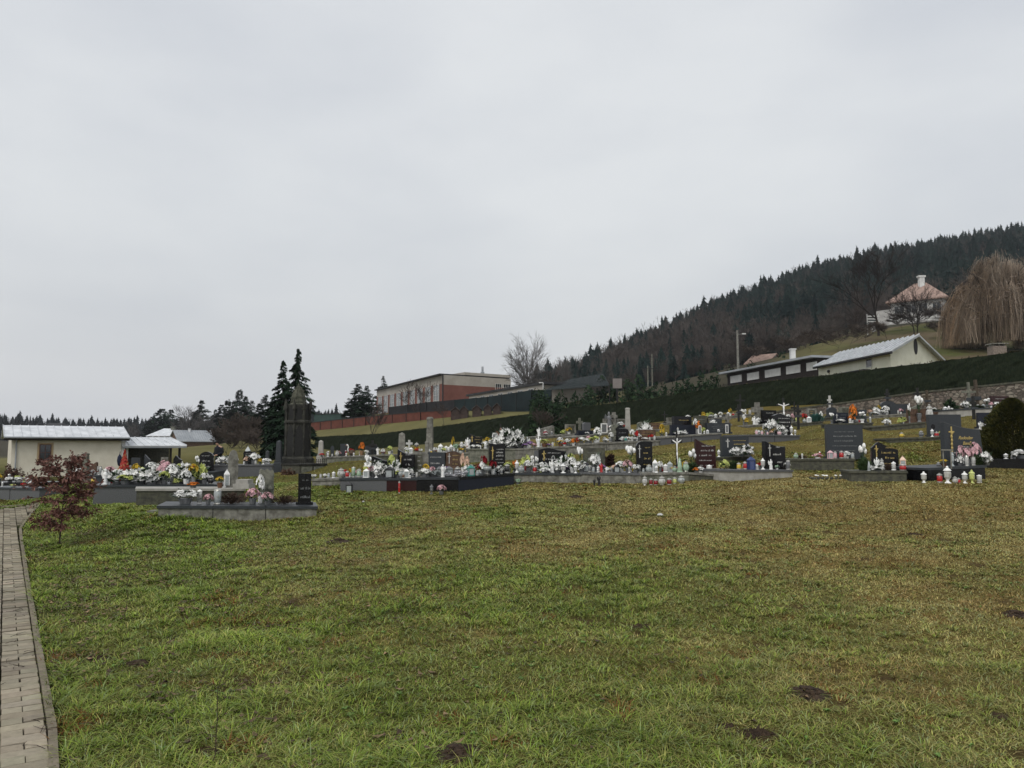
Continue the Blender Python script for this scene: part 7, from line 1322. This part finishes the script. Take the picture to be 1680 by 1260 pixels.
O = P(1637,576,60); r = thing('brick_chimney', 'squat pale brick chimney stack above the hedge at the willow foot', 'chimney', O); b = MB(); w_ = M(11,60); b.box(-w_,w_,-.3,.5,-2,.38); link('stack', b.mesh('stack', mat('pale_brick', (.20,.165,.14), .9, .3, 9)), r); b = MB(); b.box(-w_*1.2,w_*1.2,-.4,.6,.52,.60); [b.box(s*w_*.8-.06,s*w_*.8+.06,-.2,.4,.383,.517) for s in (-1,0,1)]; link('cap_slab', b.mesh('cap_slab', STONE['conc']), r)
# lamp post and power poles
def pole(nm, lb, px, pt, pb, Y, arm=None, r_=.09, m=None, cat='lamp post'):
    O = P(px, pb, Y); Hh = P(px, pt, Y)[2]-O[2]; r = thing(nm, lb, cat, O); b = MB(); b.tube((0,0,-3), (0,0,Hh), r_*1.15, r_*.8, 8); link('pole', b.mesh('pole', m or STONE['conc']), r)
    if arm: b = MB(); L = M(arm, Y); b.tube((0,0,Hh-.45), (L*.75,0,Hh-.4), .04, n=5); link('arm', b.mesh('arm', STONE['conc']), r); b = MB(); b.box(L*.65,L*1.15,-.09,.09,Hh-.44,Hh-.33); link('lamp_head', b.mesh('lamp_head', PLW), r)
    return r, O, Hh
pole('street_lamp', 'tall concrete street lamp behind the dark flat-roofed wing', 1211, 542, 602, 84, 12, .14)
PW = []
for px, pt, pb, Y, lb in ((1070,581,612,118,'taller slim power pole among the evergreens'), (1063,600,618,112,'shorter power pole in front of the taller one')):
    r, O, Hh = pole('power_pole', lb, px, pt, pb, Y, None, .10, STONE['old'], 'power pole'); b = MB(); b.box(-.9,.9,-.06,.06,Hh-.5,Hh-.38); link('crossarm', b.mesh('crossarm', IRON), r); r['group'] = 'power poles'; PW.append((O[0], O[1], O[2]+Hh-.35))
q = P(1140,586,120); b = MB()
for i in range(12): f = lambda t: (lerp(PW[1], q, t)[0], lerp(PW[1], q, t)[1], lerp(PW[1], q, t)[2]-1.0*sin(pi*t)); b.tube(f(i/12), f((i+1)/12), .03, n=3)
tag(link('power_line', b.mesh('power_line', IRON)), 'dark sagging wire running right from the shorter power pole', 'wire')
b = MB(); p = P(884,628,90); q = P(891,628,90); s = P(891,640,90); b.tube(p,q,.06); b.tube(q,(s[0],s[1],s[2]-1),.06); tag(link('white_pipe_frame', b.mesh('white_pipe_frame', PLW)), 'white bent pipe frame at the end of the school annex', 'pipe')
# gothic stone monument in its railed enclosure
def monument():
    Y = 33; x, y, g = gnd(487, Y); z = P(487, 766, Y)[2]; k = Y/FPX; r = thing('gothic_monument', 'sooty gothic stone shrine with pointed niches and corner pinnacles', 'monument', (x, y, z), R(22)); S = STONE['monu']; zz = lambda py: P(487, py, Y)[2]-z
    b = MB(); w = 23.3*k; b.lathe([(w*1.18,-.4),(w*1.18,zz(752)),(w*1.06,zz(749))], 8, rot=pi/8); link('plinth', b.mesh('plinth', S), r)
    b = MB(); b.lathe([(w*.86,zz(749)),(w*.84,zz(694))], 8, rot=pi/8); b.lathe([(w*.97,zz(694)),(w*.97,zz(691)),(w*.9,zz(690))], 8, rot=pi/8)
    b.lathe([(w*.80,zz(690)),(w*.76,zz(664))], 8, rot=pi/8); body = link('body', b.mesh('body', S), r)
    b = MB()
    for i in range(8):                      # pointed niches, gables and buttresses on each face
        a = 2*pi*i/8+pi/8; ca, sa = cos(a), sin(a); rr_ = w*.86
        b.tube((rr_*ca, rr_*sa, zz(749)), (rr_*ca*1.0, rr_*sa*1.0, zz(692)), .055, .045, 6); q = .80*w
        b.tube((q*ca*1.06, q*sa*1.06, zz(690)), (q*ca*1.08, q*sa*1.08, zz(668)), .05, .05, 4); b.tube((q*ca*1.12, q*sa*1.12, zz(672)), (q*ca*1.16, q*sa*1.16, zz(654)), .095, .006, 4)
    link('buttresses', b.mesh('buttresses', S), r)
    for lev, (z0, z1, q, hw) in enumerate(((zz(748), zz(697), w*.80, .16), (zz(688), zz(668), w*.735, .11))):
        for i in range(8):
            a = 2*pi*i/8; b = MB(); pts = [(-hw,z0),(hw,z0),(hw,z0+(z1-z0)*.68),(hw*.55,z0+(z1-z0)*.88),(0,z1),(-hw*.55,z0+(z1-z0)*.88),(-hw,z0+(z1-z0)*.68)]
            b.prism(pts, -q*cos(pi/8)*1.07-.012, -q*cos(pi/8)*1.07+.04); b.xf(a+pi/2+pi/2); link('niche', b.mesh('niche', IRON), r)
    b = MB(); b.lathe([(w*.72,zz(664)),(w*.54,zz(662)),(w*.50,zz(652)),(w*.36,zz(642)),(w*.20,zz(636)),(w*.10,zz(633)),(.01,zz(629))], 8, rot=pi/8)
    for i in range(8):
        a = 2*pi*i/8+pi/8
        for q, zt_ in ((.54,660),(.51,653),(.44,647),(.36,641),(.22,637)): b.ball((w*q*cos(a), w*q*sin(a), zz(zt_)), .035, 5, 4, 1.2)
    link('spire', b.mesh('spire', mat('mossy_sandstone', (.035,.038,.026), .95, .5, 5, c2=(.10,.10,.075), bump=.6)), r)
    # enclosure
    Yf = 28.6; x, y, _ = gnd(491, Yf); zb = P(491, 784, Yf)[2]; zt_ = P(491, 761, Yf)[2]; O = (x, y, zb); e = thing('railed_enclosure', 'low dark panelled base with cast-iron edging around the gothic monument', 'enclosure', O); dl = np.array([-.72,.69]); dr = np.array([.72,.69]); L = 1.35; q = [np.zeros(2), dr*L, dr*L+dl*L, dl*L]
    L1, L2 = 1.12, 1.25; q = [np.zeros(2), dr*L1, dr*L1+dl*L2, dl*L2]; hh = zt_-zb
    b = MB(); b.hexa([(*p, -.3) for p in q], [(*p, hh-.07) for p in q]); link('base', b.mesh('base', STONE['dark']), e); c = sum(q)/4; Q = [c+(p-c)*1.05 for p in q]; b = MB(); b.hexa([(*p, hh-.067) for p in Q], [(*p, hh) for p in Q]); link('rim', b.mesh('rim', STONE['monu']), e)
    b = MB(); 
    for p, d, LL in ((np.zeros(2), dr, L1), (np.zeros(2), dl, L2)):
        n = int(LL/.085)
        for k_ in range(n+1): s = p+d*(LL*k_/n); b.tube((*s, hh), (*s, hh+.13), .012, .008, 4); b.ball((*s, hh+.15), .022, 5, 4)
        b.tube((*p, hh+.09), (*(p+d*LL), hh+.09), .008, n=4)
    link('iron_edging', b.mesh('iron_edging', IRON), e)
    for t in (.08,.54): b = MB(); p = dr*L1*t; wall_quad(b, p+[.012,-.03], p+dr*L1*.38+[.012,-.03], .02, hh-.11, .02); link('panel', b.mesh('panel', STONE['old']), e)
monument()
# person by the arched black headstone
def person():
    Y = 31; x, y, _ = gnd(358, Y); zf = P(358, 776, Y)[2]-.08; s = (P(358, 724, Y)[2]-zf)/1.72
    o = [(0,0,.92),(0,.0,1.05),(-.0,.0,1.25),(-.02,-.02,1.42),(-.04,-.05,1.50),(-.07,-.09,1.60),(-.08,-.11,1.68)]
    V = o[:]; E = [(i,i+1) for i in range(6)]; Rr = [.15,.145,.165,.12,.06,.085,.075]
    def chain(start, pts, rs):
        p = start
        for q, r_ in zip(pts, rs): V.append(q); Rr.append(r_); E.append((p, len(V)-1)); p = len(V)-1
        return p
    for sg in (-1, 1):
        chain(0, [(sg*.10,0,.86),(sg*.11,-.03,.48),(sg*.11,.03,.08),(sg*.11,-.13,.04)], [.10,.065,.045,.04])
        e = chain(3, [(sg*.17,-.01,1.40),(sg*.23,-.0,1.14),(sg*.14-.06,-.22,1.02),(sg*.06-.09,-.28,1.0)], [.075,.055,.042,.032])
        for k in range(4): chain(e, [(sg*.06-.09+(k-1.5)*.018*1,-.315,.99-.006*k),(sg*.06-.09+(k-1.5)*.018,-.335,.965-.004*k)], [.0095,.008])
        chain(e, [(sg*.03-.09,-.295,.98)], [.010])
    me = bpy.data.meshes.new('person'); me.from_pydata([(a*s, b*s, c*s) for a, b, c in V], E, []); p = tag(link('person', me, loc=(x, y, zf)), 'person in a dark jacket bending over behind the arched black headstone', 'person'); p.rotation_euler = (0, 0, R(-20))
    md = p.modifiers.new('skin', 'SKIN'); 
    for v, r_ in zip(me.skin_vertices[0].data if me.skin_vertices else [], Rr): v.radius = (r_*s, r_*s*.85)
    if me.skin_vertices: me.skin_vertices[0].data[0].use_root = True
    p.modifiers.new('smooth', 'SUBSURF').levels = 1
    jk, sk, tr = mat('navy_jacket', (.010,.011,.016), .9, .3, 6), mat('skin', (.42,.25,.18), .6, .08, 8), mat('grey_trousers', (.05,.05,.06), .9, .2, 8)
    me.materials.append(sk)
    # clothing and hair follow the body
    b = MB(); b.lathe([(.185,.80),(.19,.92),(.185,1.1),(.215,1.3),(.20,1.40),(.11,1.47),(.08,1.50)], 12); b.v = [(a-.02*max(0,c-1.2)/.3, q*.74-.03*max(0,c-1.1)/.3, c) for a, q, c in b.v]
    for sg in (-1, 1): b.tube((sg*.17,-.01,1.40), (sg*.24,0,1.13), .088, .068, 9); b.tube((sg*.24,0,1.15), (sg*.14-.055,-.21,1.02), .068, .052, 9)
    b.xf(0, (s,s,s)); link('jacket', b.mesh('jacket', jk, True), p); b = MB()
    for sg in (-1, 1): b.tube((sg*.09,0,.90), (sg*.11,-.03,.48), .115, .082, 10); b.tube((sg*.11,-.03,.50), (sg*.11,.03,.07), .082, .062, 10)
    b.xf(0, (s,s,s)); link('trousers', b.mesh('trousers', tr, True), p)
    b = MB(); b.ball((-.075,-.085,1.665), .094, 10, 7, 1.0, .03); b.xf(0, (s,s,s)); link('hair', b.mesh('hair', mat('dark_hair', (.012,.009,.008), .8, .3, 30), True), p)
    b = MB(); b.ball((-.08,-.165,1.60), .018, 6, 4); b.ball((-.085,-.15,1.60), .012, 6, 4); b.xf(0, (s,s,s)); link('nose', b.mesh('nose', sk), p)
    b = MB()
    for sg in (-1, 1): b.hexa([(sg*.11-.045,-.20,0),(sg*.11+.045,-.20,0),(sg*.11+.045,.09,0),(sg*.11-.045,.09,0)], [(sg*.11-.04,-.19,.07),(sg*.11+.04,-.19,.07),(sg*.11+.04,.08,.1),(sg*.11-.04,.08,.1)])
    b.xf(0, (s,s,s)); link('shoes', b.mesh('shoes', DARKW), p)
person()
# ---------------------------------------------------------------- thin winter haze
hb = MB(); hb.box(-560, 620, -60, 900, float(ZZ.min())-1.5, 175); hm = bpy.data.materials.new('haze'); hm.use_nodes = True; hn = hm.node_tree; hn.nodes.clear()
ho = hn.nodes.new('ShaderNodeOutputMaterial'); hv = hn.nodes.new('ShaderNodeVolumePrincipled'); hv.inputs['Color'].default_value = (.93,.95,1,1); hv.inputs['Density'].default_value = .0002; hv.inputs['Anisotropy'].default_value = .2
hn.links.new(hv.outputs[0], ho.inputs['Volume']); tag(link('haze', hb.mesh('haze', hm)), kind='stuff')
